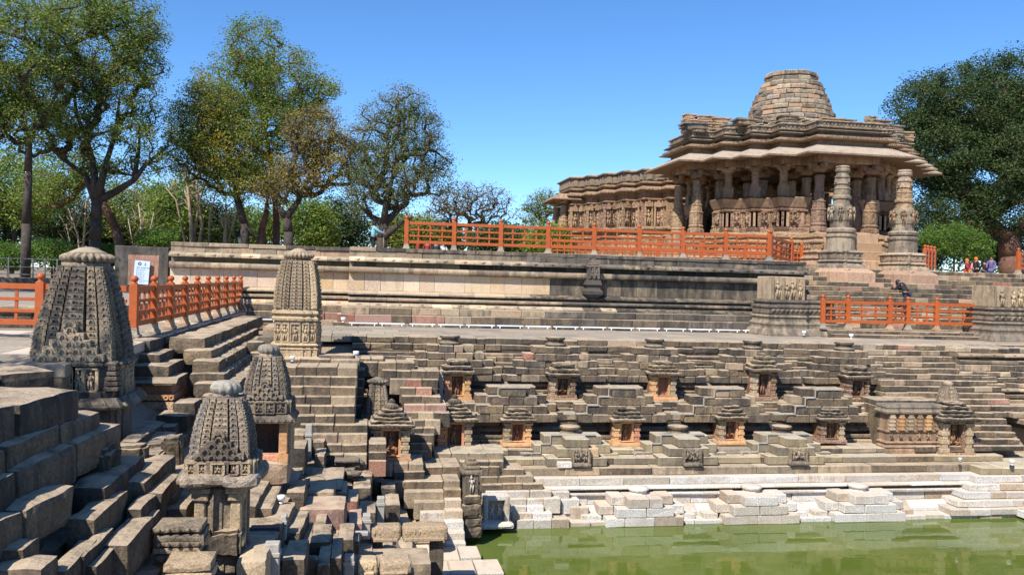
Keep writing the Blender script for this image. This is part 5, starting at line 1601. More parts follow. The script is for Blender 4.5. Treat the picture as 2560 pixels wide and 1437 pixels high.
def RB(xa, ya, xb, yb, Z, h, w, mat=None, parent=None, split=None):
    """stones along an edge seen from (xa, ya) to (xb, yb) at height Z, lying on its left"""
    p, q = at(xa, ya, Z=Z), at(xb, yb, Z=Z)
    d = q-p; L_ = d.length; ang = math.atan2(d.y, d.x)-math.pi/2
    n = split or max(1, int(L_/1.3))
    t = d.normalized(); nn = Vector((-t.y, t.x, 0))
    for i in range(n):
        l = L_/n
        c = p+t*(l*(i+.5))+nn*(w/2+U(-.02, .02))
        rblock(parent or lb, (c.x, c.y, Z-h/2+U(-.015, .015)), (w, l-.015, h), mat or DK, rz=ang)

# regular treads following the bank, edges running away from the viewer
for i in range(14):
    X = -4.1+i*0.48
    z = zleft(X)-0.16
    y = 8.5+U(0, 1)
    ymax = min(28.0, 29.3+z-0.5)
    while y < ymax:
        l = U(1.3, 3.4)
        y1 = min(y+l, ymax)
        if y1-y > .25:
            zz = z+U(-.02, .02)
            m = DK if X < -.5 else ([('bank', 3), ('mould', 2), ('dark', 2)] if X < 1.6 else [('pale', 3), ('bank', 1), ('mould', 1)])
            if X < 1.2: rblock(lb, (X-.41+U(-.02, .02), (y+y1)/2, zz-.25), (.82, y1-y-.014, .5), m, n=(4, min(14, int((y1-y)/.2)+2), 3))
            else: stone(lb, X-.8, X+U(-.03, .03), y+.006, y1-.006, zz-.5, zz, pick(m), .03, .02)
        y = y1

# great steps at the near left
RB(-160, 1062, 206, 965, 0.40, .55, 3.2, [('dark', 1)], split=2)
RB(-160, 942, 142, 923, 0.52, .34, 3.0, [('bank', 1), ('dark', 1)], split=2)
RB(-160, 1187, 259, 1020, -0.02, .5, .75, split=3)
RB(-160, 1270, 309, 1053, -0.28, .55, .7, split=3)
RB(-100, 1350, 190, 1205, -0.62, .5, .8, split=2)
RB(-100, 1420, 120, 1290, -1.0, .5, .8, split=2)
FB(-50, 62, 1372, 1420, dep=.5); FB(-50, 108, 1417, 1470, dep=.5)
for a in ((158, 266, 1215, 1284, 1.0), (270, 368, 1200, 1262, .9), (163, 241, 1294, 1357, .6), (309, 353, 1272, 1330, .5), (244, 322, 1358, 1413, .5),
          (169, 214, 1388, 1440, .4), (345, 406, 1108, 1130, .5), (352, 390, 1140, 1168, .6), (403, 452, 1192, 1226, .6), (262, 370, 1168, 1182, .8), (298, 343, 1103, 1118, .4),
          (322, 350, 1330, 1372, .4), (215, 245, 1415, 1450, .4), (110, 165, 1425, 1470, .4), (350, 405, 1230, 1290, .5)):
    FB(*a[:4], dep=a[4]*1.6+.5)
RB(471, 1268, 509, 1214, at_bank(471, 1300).z+.28, .45, .55, split=1)
RB(528, 1320, 553, 1242, at_bank(528, 1350).z+.28, .5, .5, split=1)
RB(440, 1240, 470, 1190, at_bank(440, 1262).z+.25, .45, .5, split=1)
# loose rocks
def rock(x0, x1, y0, y1, label, mat='dark', k=.28, group='loose rocks on the left bank'):
    p = at_bank((x0+x1)/2, y1)
    d = (p-EYE).length
    w = (x1-x0)/FPX*d; h = (y1-y0)/FPX*d
    m = MB(); m.rough((p.x, p.y+w*.35, p.z+h*.45), (w, w*.9, h*1.05), (9, 8, 7), k, min(w, h)*.14, freq=3.0)
    tag(m.build('rock', M[mat]), label, 'rock', group)
rock(155, 262, 1132, 1208, 'eroded grey boulder resting on the steps at the near left, split down its front')
rock(528, 596, 1330, 1390, 'wedge shaped grey rock lying below the pillared small spire')
rock(406, 450, 1098, 1172, 'pale broken carved lump leaning in the shade left of the pillared spire')
rock(282, 352, 1118, 1160, 'tilted ribbed carved fragment on the steps behind the split boulder')
# carved fragment blocks
def fragment(x0, x1, y0, y1, label, mat='carved', rows=4, dep=.5, Y=None):
    xm = (x0+x1)/2
    if Y is None: Y = at_bank(xm, y1).y
    a, b = at(x0, y1, Y=Y), at(x1, y0, Y=Y)
    r = empty('carved_fragment', ((a.x+b.x)/2, Y, a.z), label, 'carved stone', 'carved architectural fragments')
    n = rows
    for i in range(n):
        z0, z1 = a.z+(b.z-a.z)*i/n, a.z+(b.z-a.z)*(i+1)/n
        ins = U(0, .07) if i else 0
        m = MB(); m.rough(((a.x+b.x)/2+U(-.03, .03), Y+dep/2+ins/2, (z0+z1)/2), (b.x-a.x-ins, dep, z1-z0-.008), (7, 4, 2), .18, .02)
        if i % 2 == 0:
            k = max(3, int((b.x-a.x)/.12))
            for q in range(k): m.ball((a.x+(b.x-a.x)*(q+.5)/k, Y+.0, (z0+z1)/2), (z1-z0)*.36, (1, .7, 1), 6, 5)
        m.build('carved_course', M[mat], r)
fragment(380, 508, 1315, 1407, 'stack of carved courses lying at the foot of the steps near the bottom left', rows=5)
fragment(402, 531, 1405, 1460, 'whitened carved block cut by the bottom edge of the view', 'carved_tan', rows=2)

# stacked end face under the first railing post
for (x0, x1, yt, yb, Y, m) in ((318, 376, 850, 881, 20.7, DK), (318, 401, 884, 909, 20.3, DK), (318, 424, 912, 948, 19.9, DK)):
    FB(x0, x1, yt, yb, Y=Y, dep=1.6, mat=m, down=.05)
wl = empty('carved_wall', (-4.9, 20, -1), 'ochre carved frieze wall glowing in the sun below the first railing post', 'wall')
def wl_c(x0, x1, yt, yb, Y, mat, name, pf=None):
    a, b = at(x0, yb, Y=Y), at(x1, yt, Y=Y)
    if pf: v, f = prism_x(a.x, b.x, pf(Y, a.z, b.z)); m = MB().add(v, f)
    else: m = MB().cb(a.x, b.x, Y, Y+1.4, a.z, b.z, .02, .006)
    return m.build(name, M[mat], wl), a, b
wl_c(310, 441, 947, 963, 19.55, 'dark', 'cornice_stone', lambda Y, a, b: sec_slope(Y, a, b, Y+1.2, .2))
wl_c(310, 434, 963, 985, 19.85, 'orange_stone', 'recessed_band')
o, a, b = wl_c(310, 436, 985, 1002, 19.7, 'orange_stone', 'scroll_frieze')
m = MB()
for q in range(9): arch(m, (a.x+(b.x-a.x)*(q+.5)/9, 19.7, (a.z+b.z)/2), (1, 0, 0), (0, -1, 0), .055, .025, .03, 8, a0=0, a1=2*math.pi)
m.build('scroll_ring', M['orange_stone'], wl)['kind'] = 'stuff'
m = MB()
for q in range(6): arch(m, (a.x+(b.x-a.x)*(q+1.0)/7, 19.85, b.z+.09), (1, 0, 0), (0, -1, 0), .06, .03, .02, 8, a0=0, a1=2*math.pi)
m.build('rosette', M['orange_stone'], wl)['kind'] = 'stuff'
wl_c(310, 432, 1006, 1030, 19.6, 'temple', 'cornice_stone', lambda Y, a, b: sec_slope(Y, a, b, Y+1.2, .1))
wl_c(310, 410, 1032, 1050, 19.55, 'orange_stone', 'roll_moulding_stone', lambda Y, a, b: sec_roll(Y, a, b, Y+1.2))
wl_c(310, 400, 1050, 1100, 19.4, 'orange_stone', 'wall_stone')
for a in ((430, 490, 1006, 1042, 19.1, .9), (385, 470, 1037, 1070, 18.7, .8), (345, 440, 1064, 1098, 18.3, .8)):
    FB(*a[:4], Y=a[4], dep=a[5], down=.1)
# long steps running to the wall beside the walkway
def RUN(x0, x1, yt, yb, Y, Y2, mat=None, parent=None):
    a, b = at(x0, (yt+yb)/2, Y=Y), at(x1, (yt+yb)/2, Y=Y)
    zt, z0 = at((x0+x1)/2, yt, Y=Y).z, at((x0+x1)/2, yb, Y=Y).z
    y = Y
    while y < Y2-.05:
        l = min(U(.9, 1.7), Y2-y)
        if Y2-(y+l) < .4: l = Y2-y
        rblock(parent or lb, ((a.x+b.x)/2+U(-.015, .015), y+l/2, (zt+z0-.15)/2), (b.x-a.x, l-.015, zt-z0+.15), mat or DK)
        y += l
RUN(420, 513, 843, 870, 21.9, 33.5)
RUN(455, 529, 875, 897, 21.4, 30.5)
RUN(478, 550, 901, 930, 20.9, 29.5)
RUN(470, 560, 933, 955, 20.6, 27.8)
RUN(480, 592, 958, 985, 20.2, 25.5)
RUN(500, 600, 987, 1012, 19.8, 23.5)
FB(573, 614, 886, 915, dep=.7, off=.5); FB(613, 657, 855, 882, dep=.7, Y=25.6); FB(590, 640, 915, 940, dep=.8, off=.3)
FB(622, 690, 880, 905, Y=25.4, dep=1.5); FB(640, 690, 840, 868, Y=27.5, dep=1.5); FB(655, 700, 815, 838, Y=29.5, dep=2.0, mat=[('mould', 1)])

# ---- corner stage with its flights
cs = empty('corner_stage', (-1, 25, -1), 'brown masonry corner stage and stepped flights below the tall lone spire', 'stepped bank')
def CF(x0, x1, yt, yb, Y=None, dep=.8, mat=None, off=0.0, split=None):
    FB(x0, x1, yt, yb, Y=Y, dep=dep, mat=mat or MID, parent=cs, rough=False, off=off, split=split)
CF(600, 900, 897, 906, Y=26.2, dep=1.2, mat=[('bank', 1), ('mould', 1)], split=4)
CF(690, 894, 917, 938, Y=25.0, dep=1.6, split=4)
Yc = 25.0
rows = [(690, 894, 941, 963), (690, 891, 966, 988), (700, 889, 991, 1010), (720, 888, 1014, 1036), (735, 888, 1038, 1058), (750, 920, 1061, 1082), (770, 919, 1085, 1108), (790, 918, 1111, 1132), (800, 918, 1135, 1160)]
for i, (x0, x1, yt, yb) in enumerate(rows):
    Yc = 24.78-i*.24
    CF(x0, x1, yt, yb, Y=Yc, dep=1.0, split=3 if i < 5 else 2)
for i, (yt, yb) in enumerate(((1108, 1128), (1130, 1149), (1151, 1168))): CF(922, 966, yt, yb, Y=22.85-i*.12, dep=.9, split=1)
# side wall of the cut that holds the small spire, and the flight beyond it
rows = [(895, 960, 895, 921, 27.6), (898, 1038, 905, 923, 27.35), (955, 1100, 926, 945, 27.05), (975, 1096, 948, 967, 26.8), (1000, 1080, 969, 988, 26.55), (1004, 1103, 990, 1008, 26.3), (1010, 1116, 1011, 1029, 26.05),
        (1005, 1126, 1031, 1048, 25.8), (1022, 1102, 1050, 1066, 25.55), (1028, 1088, 1069, 1083, 25.3), (1026, 1086, 1086, 1106, 25.1), (1024, 1080, 1108, 1124, 24.95), (1020, 1072, 1126, 1140, 24.9)]
for (x0, x1, yt, yb, Y) in rows: CF(x0, x1, yt, yb, Y=Y, dep=1.0, split=max(2, int((x1-x0)/36)))
for i in range(5): CF(888, 912-i*2, 925+i*22, 945+i*22, Y=26.4-i*.2, dep=1.2, split=1)
CF(1085, 1260, 1131, 1152, Y=25.25, dep=1.4, mat=[('bank', 1), ('cut', 2)], split=4)
CF(1060, 1152, 1166, 1191, Y=24.05, dep=2.0, mat=[('bank', 2), ('mould', 1)], split=2)
CF(905, 1060, 1158, 1168, Y=23.6, dep=1.2, mat=[('mould', 1), ('bank', 1)], split=4)
CF(983, 1062, 1178, 1196, Y=23.5, dep=1.0, split=1)
CF(1195, 1250, 1166, 1185, Y=24.9, dep=1.2, split=2); CF(1150, 1260, 1152, 1168, Y=25.0, dep=1.2, split=3)

# ---- flights to the water at the corner
wf = empty('stair_flight', (1.8, 22.5, -4.5), 'pale flight of steps going down to the green water at the tank corner', 'stairs')
def WF(x0, x1, yt, yb, Y, dep, mat, split=1):
    FB(x0, x1, yt, yb, Y=Y, dep=dep, mat=mat, parent=wf, rough=False, split=split)
PALE = [('pale', 3), ('mould', 1)]
for i, (x0, x1, yt, yb) in enumerate(((985, 1109, 1202, 1221), (1010, 1110, 1227, 1248), (1035, 1112, 1254, 1275), (1050, 1114, 1281, 1303), (1060, 1116, 1308, 1325))):
    WF(x0, x1, yt, yb, 23.3-i*.24, 1.0, [('mould', 2), ('bank', 2)] if i < 2 else PALE, 1)
for i, (x1, yt, yb) in enumerate(((1151, 1201, 1217), (1153, 1223, 1243), (1155, 1249, 1270), (1158, 1276, 1297), (1160, 1303, 1324), (1163, 1331, 1352), (1165, 1357, 1374))):
    WF(1109+i, x1, yt, yb, 23.25-i*.26, 1.0, [('mould', 2), ('bank', 1)] if i < 2 else (PALE if i < 4 else [('white', 3), ('pale', 1)]))
WF(1107, 1151, 1398, 1425, 20.6, 1.0, [('white', 1), ('pale', 1)]); WF(1152, 1204, 1392, 1418, 20.7, .9, [('white', 1), ('pale', 1)])
WF(1120, 1203, 1425, 1450, 20.3, .9, [('white', 1), ('pale', 1)], 2); WF(1060, 1260, 1434, 1470, 19.6, 1.0, [('white', 1), ('pale', 2)], 3)
# pale side courses right of the dark tower, stepping down to the white corner
for i, (x0, x1, yt, yb) in enumerate(((1196, 1312, 1172, 1187), (1200, 1335, 1190, 1207), (1205, 1358, 1209, 1224), (1215, 1380, 1227, 1243), (1275, 1402, 1246, 1262), (1275, 1360, 1264, 1280), (1280, 1382, 1282, 1297), (1290, 1425, 1299, 1314))):
    WF(x0, x1, yt, yb, 25.0-i*.13, 1.4, [('bank', 2), ('mould', 1)] if i < 3 else [('white', 3), ('pale', 1)], max(2, int((x1-x0)/42)))
for i in range(4):
    WF(1380+i*24, 1425+i*24, 1229+i*19, 1245+i*19, 24.75-i*.1, .8, [('white', 2), ('pale', 1)])

# ---- clutter of the left foreground: blocks, slabs, channel covers
fg = empty('step_bank', (0, 18, -3.5), 'cluttered lower terraces of broken brown blocks left of the water', 'stepped bank')
def G(x0, x1, yt, yb, dep=1.15, mat=None, off=0.0, rough=True, split=1):
    FB(x0, x1, yt, yb, dep=dep, mat=mat or MID, parent=fg, off=off, rough=rough, split=split)
RD = [('red', 2), ('bank', 3), ('mould', 1)]
for a in ((712, 762, 1229, 1255, RD), (763, 836, 1229, 1257, [('mould', 1)]), (837, 867, 1230, 1253, RD), (757, 815, 1256, 1269, RD), (742, 866, 1271, 1300, [('bank', 1), ('red', .4)]), (824, 866, 1301, 1316, RD),
          (893, 932, 1188, 1220, MID), (948, 982, 1180, 1212, DK), (950, 991, 1219, 1246, DK), (962, 1002, 1261, 1295, RD), (896, 942, 1281, 1297, MID), (720, 762, 1087, 1113, DK), (724, 764, 1118, 1160, DK),
          (780, 812, 1104, 1135, DK), (784, 812, 1140, 1162, DK), (760, 782, 1070, 1098, DK), (772, 828, 1352, 1387, [('black', 1), ('dark', 1)]), (841, 886, 1346, 1388, MID), (700, 763, 1398, 1445, [('bank', 2), ('mould', 1)]),
          (824, 855, 1393, 1445, MID), (790, 825, 1410, 1445, DK), (866, 897, 1252, 1287, RD), (880, 905, 1295, 1312, MID), (868, 906, 1306, 1326, RD), (785, 815, 1312, 1330, MID), (932, 962, 1204, 1216, MID),
          (640, 700, 1165, 1190, [('mould', 1), ('bank', 1)]), (600, 690, 1148, 1163, DK), (880, 930, 1218, 1240, MID)):
    G(*a[:4], mat=a[4])
G(584, 668, 1402, 1450, dep=1.4, mat=[('bank', 1), ('mould', 1)])
# treads running away from the viewer
for (xa, ya, xb, yb, dz, w, m) in ((715, 1268, 760, 1165, .12, .5, DK), (752, 1330, 778, 1272, .25, .38, MID), (800, 1352, 822, 1300, .22, .36, MID), (700, 1330, 742, 1250, .22, .42, MID), (640, 1262, 690, 1180, .15, .5, MID),
                                   (812, 1214, 815, 1160, .2, .4, DK), (848, 1220, 846, 1178, .12, .35, DK), (866, 1356, 884, 1318, .2, .3, MID)):
    RB(xa, ya, xb, yb, at_bank(xa, ya+12).z+dz*.5, .5, w*1.25, m, parent=fg, split=1)
def flat(x0, x1, ya, yb, mat, name='floor_slab', label=None):
    Z = at_bank((x0+x1)/2, yb).z+.05
    p, q, s, t = at(x0, yb, Z=Z), at(x1, yb, Z=Z), at(x1, ya, Z=Z), at(x0, ya, Z=Z)
    rblock(fg, ((p.x+q.x+s.x+t.x)/4, (p.y+s.y)/2, Z-.15), ((q.x-p.x+s.x-t.x)/2, s.y-p.y, .3), mat, amp=.012, name=name, n=(8, 8, 2))
flat(640, 700, 1190, 1270, MID); flat(600, 705, 1290, 1345, DK); flat(790, 900, 1330, 1352, MID); flat(700, 800, 1385, 1400, MID); flat(765, 860, 1165, 1222, DK); flat(895, 1075, 1365, 1412, [('mould', 1)]); flat(1000, 1110, 1300, 1330, [('mould', 1)])

# lintel beams on the sand floor
def lintel(x0, x1, yt, yb, dep, label, pil=None, dz=.35):
    xm = (x0+x1)/2
    Y = at_bank(xm, yb+35).y
    a, b = at(x0, yb, Y=Y), at(x1, yt, Y=Y)
    r = empty('carved_lintel', ((a.x+b.x)/2, Y, a.z), label, 'lintel', 'fallen carved lintels')
    n = 2
    for i in range(n):
        xa, xb = a.x+(b.x-a.x)*i*.40, a.x+(b.x-a.x)*(.40 if i == 0 else 1.0)
        m = MB(); m.rough(((xa+xb)/2, Y+dep/2, (a.z+b.z)/2), (xb-xa-.02, dep, b.z-a.z), (10, 5, 4), .14, .03)
        k = int((xb-xa)/.10)
        for q in range(k-1): m.ball((xa+(xb-xa)*(q+.8)/k, Y+.015, a.z+(b.z-a.z)*.62), .035, (1, .8, 1.6), 5, 4)
        m.cb(xa+.06, xb-.08, Y-.035, Y+.1, a.z+.02, a.z+(b.z-a.z)*.30, .02)
        m.build('beam', M['carved_tan'], r)
    if pil:
        for u in pil:
            x = a.x+(b.x-a.x)*u
            m = MB(); m.rough((x, Y+dep*.55, a.z-.42), (.30, .30, .86), (4, 4, 6), .1, .02); m.build('support_pillar', M['bank'], r)
lintel(925, 1122, 1315, 1357, .5, 'long carved stone lintel with square sockets propped above the sandy floor', (.08, .86))
lintel(890, 1032, 1402, 1440, .5, 'second carved lintel with tooth ornament at the bottom edge of the view', (.1, .9))
# pale conduit posts and covers
def post(x0, x1, yt, yb, label):
    Y = at_bank((x0+x1)/2, yb).y
    a, b = at(x0, yb, Y=Y), at(x1, yt, Y=Y)
    m = MB(); m.cb(a.x, b.x, Y, Y+.22, a.z-.15, b.z, .012); m.cb(a.x-.015, b.x+.015, Y-.02, Y+.24, b.z-.06-(b.z-a.z)*.3, b.z-.04-(b.z-a.z)*.3+.05, .008)
    tag(m.build('conduit_box', M['grey_metal']), label, 'conduit', 'pale conduit boxes on the lower terraces')
POSTL = ['pale conduit box at the left end of the upper carved lintel', 'pale conduit box in front of the second corner pavilion', 'pale conduit box beside the block with white lichen', 'pale conduit box at the bottom edge right of the flat slab', 'pale conduit box left of the lower toothed lintel',
         'tall pale conduit box climbing beside the doorway spire', 'pale conduit box below the white drum lamp', 'small pale conduit box at the foot of the ochre corner pavilion']
for a in ((906, 927, 1287, 1330), (931, 948, 1172, 1205), (942, 962, 1244, 1292), (659, 698, 1360, 1437), (859, 885, 1391, 1437), (762, 780, 1062, 1140), (700, 716, 1290, 1330), (1036, 1052, 1152, 1172)):
    post(*a, POSTL.pop(0))
Y = at_bank(880, 1345).y
a, b = at(839, 1341, Y=Y), at(921, 1330, Y=Y)
tag(MB().cb(a.x, b.x, Y, Y+.15, a.z, b.z, .01).build('conduit_bar', M['grey_metal']), 'flat grey conduit bar lying below the reddish blocks', 'conduit')
Y = at_bank(650, 1330).y
a, b = at(625, 1330, Y=Y), at(700, 1318, Y=Y)
tag(MB().cb(a.x, b.x, Y, Y+.2, a.z, b.z, .01).cb(b.x-.12, b.x, Y, Y+.2, a.z-.35, a.z, .01).build('channel_cover', M['dark_metal']), 'dark bent metal channel cover beside the pillared spire', 'conduit')
# upright grey pipe beside the first upper niche
p, q = at(1102, 1000, Y=27.9), at(1102, 925, Y=27.9)
tag(MB().cb(p.x-.06, p.x+.06, 27.9, 28.0, p.z, q.z, .01).build('conduit_pipe', M['grey_metal']), 'upright grey conduit against the steps left of the first upper niche', 'conduit')
# flood lamps
def lamp(px, py, Y, label, s=1.0):
    s *= .78
    p = at(px, py, Y=Y)
    r = empty('flood_lamp', p, label, 'lamp', 'small white flood lamps')
    MB().lathe(p.x, p.y, [(.055*s, p.z), (.055*s, p.z+.04*s), (.035*s, p.z+.05*s), (.035*s, p.z+.08*s), (.09*s, p.z+.09*s), (.10*s, p.z+.2*s), (.085*s, p.z+.21*s)], 12).build('housing', M['white_metal'], r)
    MB().box(p.x-.06*s, p.x+.06*s, p.y-.05*s, p.y+.05*s, p.z-.06*s, p.z).build('bracket', M['dark_metal'], r)
lamp(703, 1258, at_bank(703, 1262).y, 'white drum flood lamp among the broken foreground steps', 1.0)
lamp(731, 903, 26.0, 'white flood lamp at the foot of the tall lone spire', 1.0)
lamp(890, 893, 27.0, 'tilted white flood lamp right of the tall lone spire', 1.2)
lamp(2010, 838, 33.0, 'white flood lamp in front of the left ruined pavilion', 1.1)
lamp(2128, 846, 32.8, 'white flood lamp below the landing railing', 1.2)
lamp(2530, 1162, 24.8, 'white flood lamp on the pale ledge at the right edge', 1.1)
lamp(2400, 1152, 25.2, 'small lamp before the right corner pavilion', .7)
lamp(858, 806, 35.0, 'grey lamp at the corner where the wall steps back', 1.3)
# ruined roofs
def ruin_pile(path, label):
    r = empty('ruined_shrine', at_bank(*path[0][:2]), label, 'ruin', 'collapsed shrines on the corner steps')
    for (px, py, wpx, k) in path:
        p = at_bank(px, py, .15)
        d = (p-EYE).length
        w = wpx/FPX*d
        for q in range(k):
            m = MB(); m.rough((p.x+U(-.06, .06), p.y+U(-.05, .15), p.z-.05+q*.075), (w*U(.75, 1.1), w*U(.6, .9), .085), (8, 6, 2), .3, .035, rz=U(-.3, .3), rx=U(-.12, .12), ry=U(-.1, .1))
            m.build('roof_slab', M['carved' if rnd() < .6 else 'black'], r)
ruin_pile([(728, 1010, 62, 4), (733, 985, 60, 4), (735, 965, 64, 3), (730, 948, 44, 3)], 'collapsed layered shrine roof just right of the door spire')
ruin_pile([(880, 1190, 40, 3), (868, 1165, 62, 4), (872, 1140, 50, 3), (852, 1112, 60, 4), (848, 1085, 40, 3)], 'collapsed dark layered shrine sliding down beside the brown flight')
# ------------------------------------------------------------------ left side behind the railing
slab('walkway_bed', -40, -5.1, 15.5, 42.0, -0.5, 0.17, M['earth'])
rt = empty('raised_terrace', (-16, 25, .4), kind='structure')
course(rt, -34, -7.0, 24.6, .18, .80, .8, 1.4, [('temple_plain', 1), ('dark', 2), ('red', 1)])
course(rt, -34, -7.0, 24.5, .805, 1.0, .9, 1.6, [('paving', 1), ('mould', 1)])
MB().box(-34, -7.0, 25.3, 41.4, .18, .985).build('terrace_top', M['paving'], rt)
lw = empty('low_wall', (-16, 41.3, 1), 'low dark stone wall at the edge of the lawn on the far left', 'wall')
course(lw, -40, -10.5, 41.45, .2, 1.55, .5, 1.6, [('black', 2), ('dark', 1)])
def dark_block():
    a, b = at(286, 704, Y=40.2), at(423, 618, Y=40.2)
    r = empty('wall_end_block', ((a.x+b.x)/2, 40.2, 1), 'wall block toned dark for tree shade behind the notice board at the left end of the platform', 'wall')
    m = MB(); m.cb(a.x, b.x, 40.2, 42.5, .2, b.z, .04, .02); m.build('wall_block', M['black'], r)  # black stone colour stands in for the tree shade on this block
    c, d = at(318, 712, Y=40.17), at(398, 640, Y=40.17)
    m = MB(); m.cb(c.x, d.x, 40.17, 40.25, c.z, d.z, .02, .02); m.build('plaster_patch', M['red'], r)
    # notice board, leaning slightly clockwise
    p = at(354, 681, Y=40.0)
    sg = empty('notice_board', (p.x, 40.0, p.z), 'pale blue tilted notice board with round emblem and a numbered list', 'sign')
    W, H = 36/FPX*37.6, 59/FPX*37.6
    tilt = math.radians(3.5)
    Mx = Matrix.Translation((p.x, 40.0, p.z)) @ Matrix.Rotation(tilt, 4, 'Y')
    board = simple_mat('pale_blue_board', (0.50, 0.60, 0.74), .45, .04, 3, .0)
    ink = simple_mat('dark_print', (0.03, 0.035, 0.06), .6, .02, 3, 0)
    redp = simple_mat('maroon_print', (0.30, 0.03, 0.05), .6, .02, 3, 0)
    grey = simple_mat('grey_print', (0.2, 0.2, 0.2), .6, .02, 3, 0)
    m = MB(); m.box(-W/2, W/2, 0, .04, -H/2, H/2, M=Mx); m.build('board', board, sg)
    m = MB(); m.box(-W*.45, -W*.40, .04, .1, -H*1.3, H*.45, M=Mx).box(W*.40, W*.45, .04, .1, -H*1.3, H*.45, M=Mx); m.build('board_leg', M['dark_metal'], sg)['kind'] = 'stuff'
    m = MB()
    def ring(cx, cz, r0, r1, mat, name, seg=20, y=-.004):
        mb = MB(); v, f = [], []
        for k in range(seg):
            an = 2*math.pi*k/seg
            v += [(cx+r0*math.cos(an), y, cz+r0*math.sin(an)), (cx+r1*math.cos(an), y, cz+r1*math.sin(an))]
        for k in range(seg):
            a_, b_ = 2*k, 2*((k+1) % seg)
            f.append((a_, b_, b_+1, a_+1))
        mb.add(v, f, False, Mx); mb.build(name, mat, sg)
    ex, ez = -W*.17, H*.36
    ring(ex, ez, W*.075, W*.125, ink, 'emblem')
    mb = MB(); v = [(ex-W*.075, -.005, ez-W*.08), (ex-W*.02, -.005, ez-W*.02), (ex, -.005, ez+W*.085), (ex+W*.02, -.005, ez-W*.02), (ex+W*.075, -.005, ez-W*.08), (ex, -.005, ez+W*.0)]
    mb.add(v, [(0, 1, 5, 2), (2, 5, 3, 4)], False, Mx); mb.build('emblem', redp, sg)
    ring(W*.2, H*.385, 0.0005, W*.05, grey, 'crest', 10); 
    mb = MB(); mb.add([(W*.14, -.004, H*.30), (W*.26, -.004, H*.30), (W*.24, -.004, H*.35), (W*.16, -.004, H*.35)], [(0, 1, 2, 3)], False, Mx); mb.build('crest', grey, sg)
    def text(s, x, z, size, mat):
        cu = bpy.data.curves.new('lettering', 'FONT'); cu.body = s; cu.size = size; cu.materials.append(mat)
        o = bpy.data.objects.new('lettering', cu); COL.objects.link(o)
        me = bpy.data.meshes.new_from_object(o)
        bpy.data.objects.remove(o); bpy.data.curves.remove(cu)
        me.transform(Mx @ Matrix.Translation((x, -.006, z)) @ Matrix.Rotation(math.pi/2, 4, 'X'))
        link('lettering', me, mat, sg)
    text('સૂર્ય નમસ્કાર મંત્ર', -W*.37, H*.18, W*.125, ink)
    for i, s in enumerate(('ૐ મિત્રાય નમઃ', 'ૐ રવયે નમઃ', 'ૐ સૂર્યાય નમઃ', 'ૐ ભાનવે નમઃ', 'ૐ ખગાય નમઃ', 'ૐ પૂષ્ણે નમઃ', 'ૐ હિરણ્યગર્ભાય નમઃ', 'ૐ મરીચયે નમઃ')):
        z = H*(.10-.077*i)
        ring(-W*.32, z+.015, .0005, W*.035, ink, 'list_number', 8)
        text(s, -W*.25, z, W*.09, ink)
dark_block()
# lawn fence
fr = empty('lawn_fence', (-20, 43, 1.45), 'low grey metal fence along the lawn under the trees at far left', 'fence')
fx0, fx1 = at(-40, 660, Y=43).x, at(292, 660, Y=43).x
nf = 12
for i in range(nf):
    x = fx0+(fx1-fx0)*i/(nf-1)
    MB().box(x-.03, x+.03, 42.97, 43.03, 1.45, 2.45).build('post', M['fence_metal'], fr)
for z in (2.38, 2.0, 1.65): MB().box(fx0, fx1, 42.985, 43.015, z, z+.04).build('rail', M['fence_metal'], fr)

# ------------------------------------------------------------------ trees
rng = np.random.default_rng(11)
def leaf_mesh(name, centers, radii, per, size, mat, parent, flat=0.75, aspect=.5, dirs=None):
    n = len(centers)*per
    c = np.repeat(np.asarray(centers), per, 0)
    r = np.repeat(np.asarray(radii), per)[:, None]
    g = rng.normal(size=(n, 3)); gl = np.linalg.norm(g, axis=1)[:, None]; g = g/gl*np.minimum(gl, 1.9)*np.array([.5, .5, .5*flat])
    p = c+g*r
    a = rng.normal(size=(n, 3)); a[:, 2] *= .55; a[:, 2] -= .12
    a /= np.linalg.norm(a, axis=1)[:, None]
    b = np.cross(a, rng.normal(size=(n, 3))); b /= np.linalg.norm(b, axis=1)[:, None]
    l = size*rng.uniform(.6, 1.35, size=(n, 1))
    v = np.stack([p-a*l*.5, p+b*l*aspect*.5, p+a*l*.5, p-b*l*aspect*.5], 1).reshape(-1, 3)
    me = bpy.data.meshes.new(name)
    me.vertices.add(4*n); me.loops.add(4*n); me.polygons.add(n)
    me.vertices.foreach_set('co', v.astype(np.float32).ravel())
    me.loops.foreach_set('vertex_index', np.arange(4*n, dtype=np.int32))
    me.polygons.foreach_set('loop_start', np.arange(0, 4*n, 4, dtype=np.int32))
    me.update()
    return link(name, me, mat, parent)
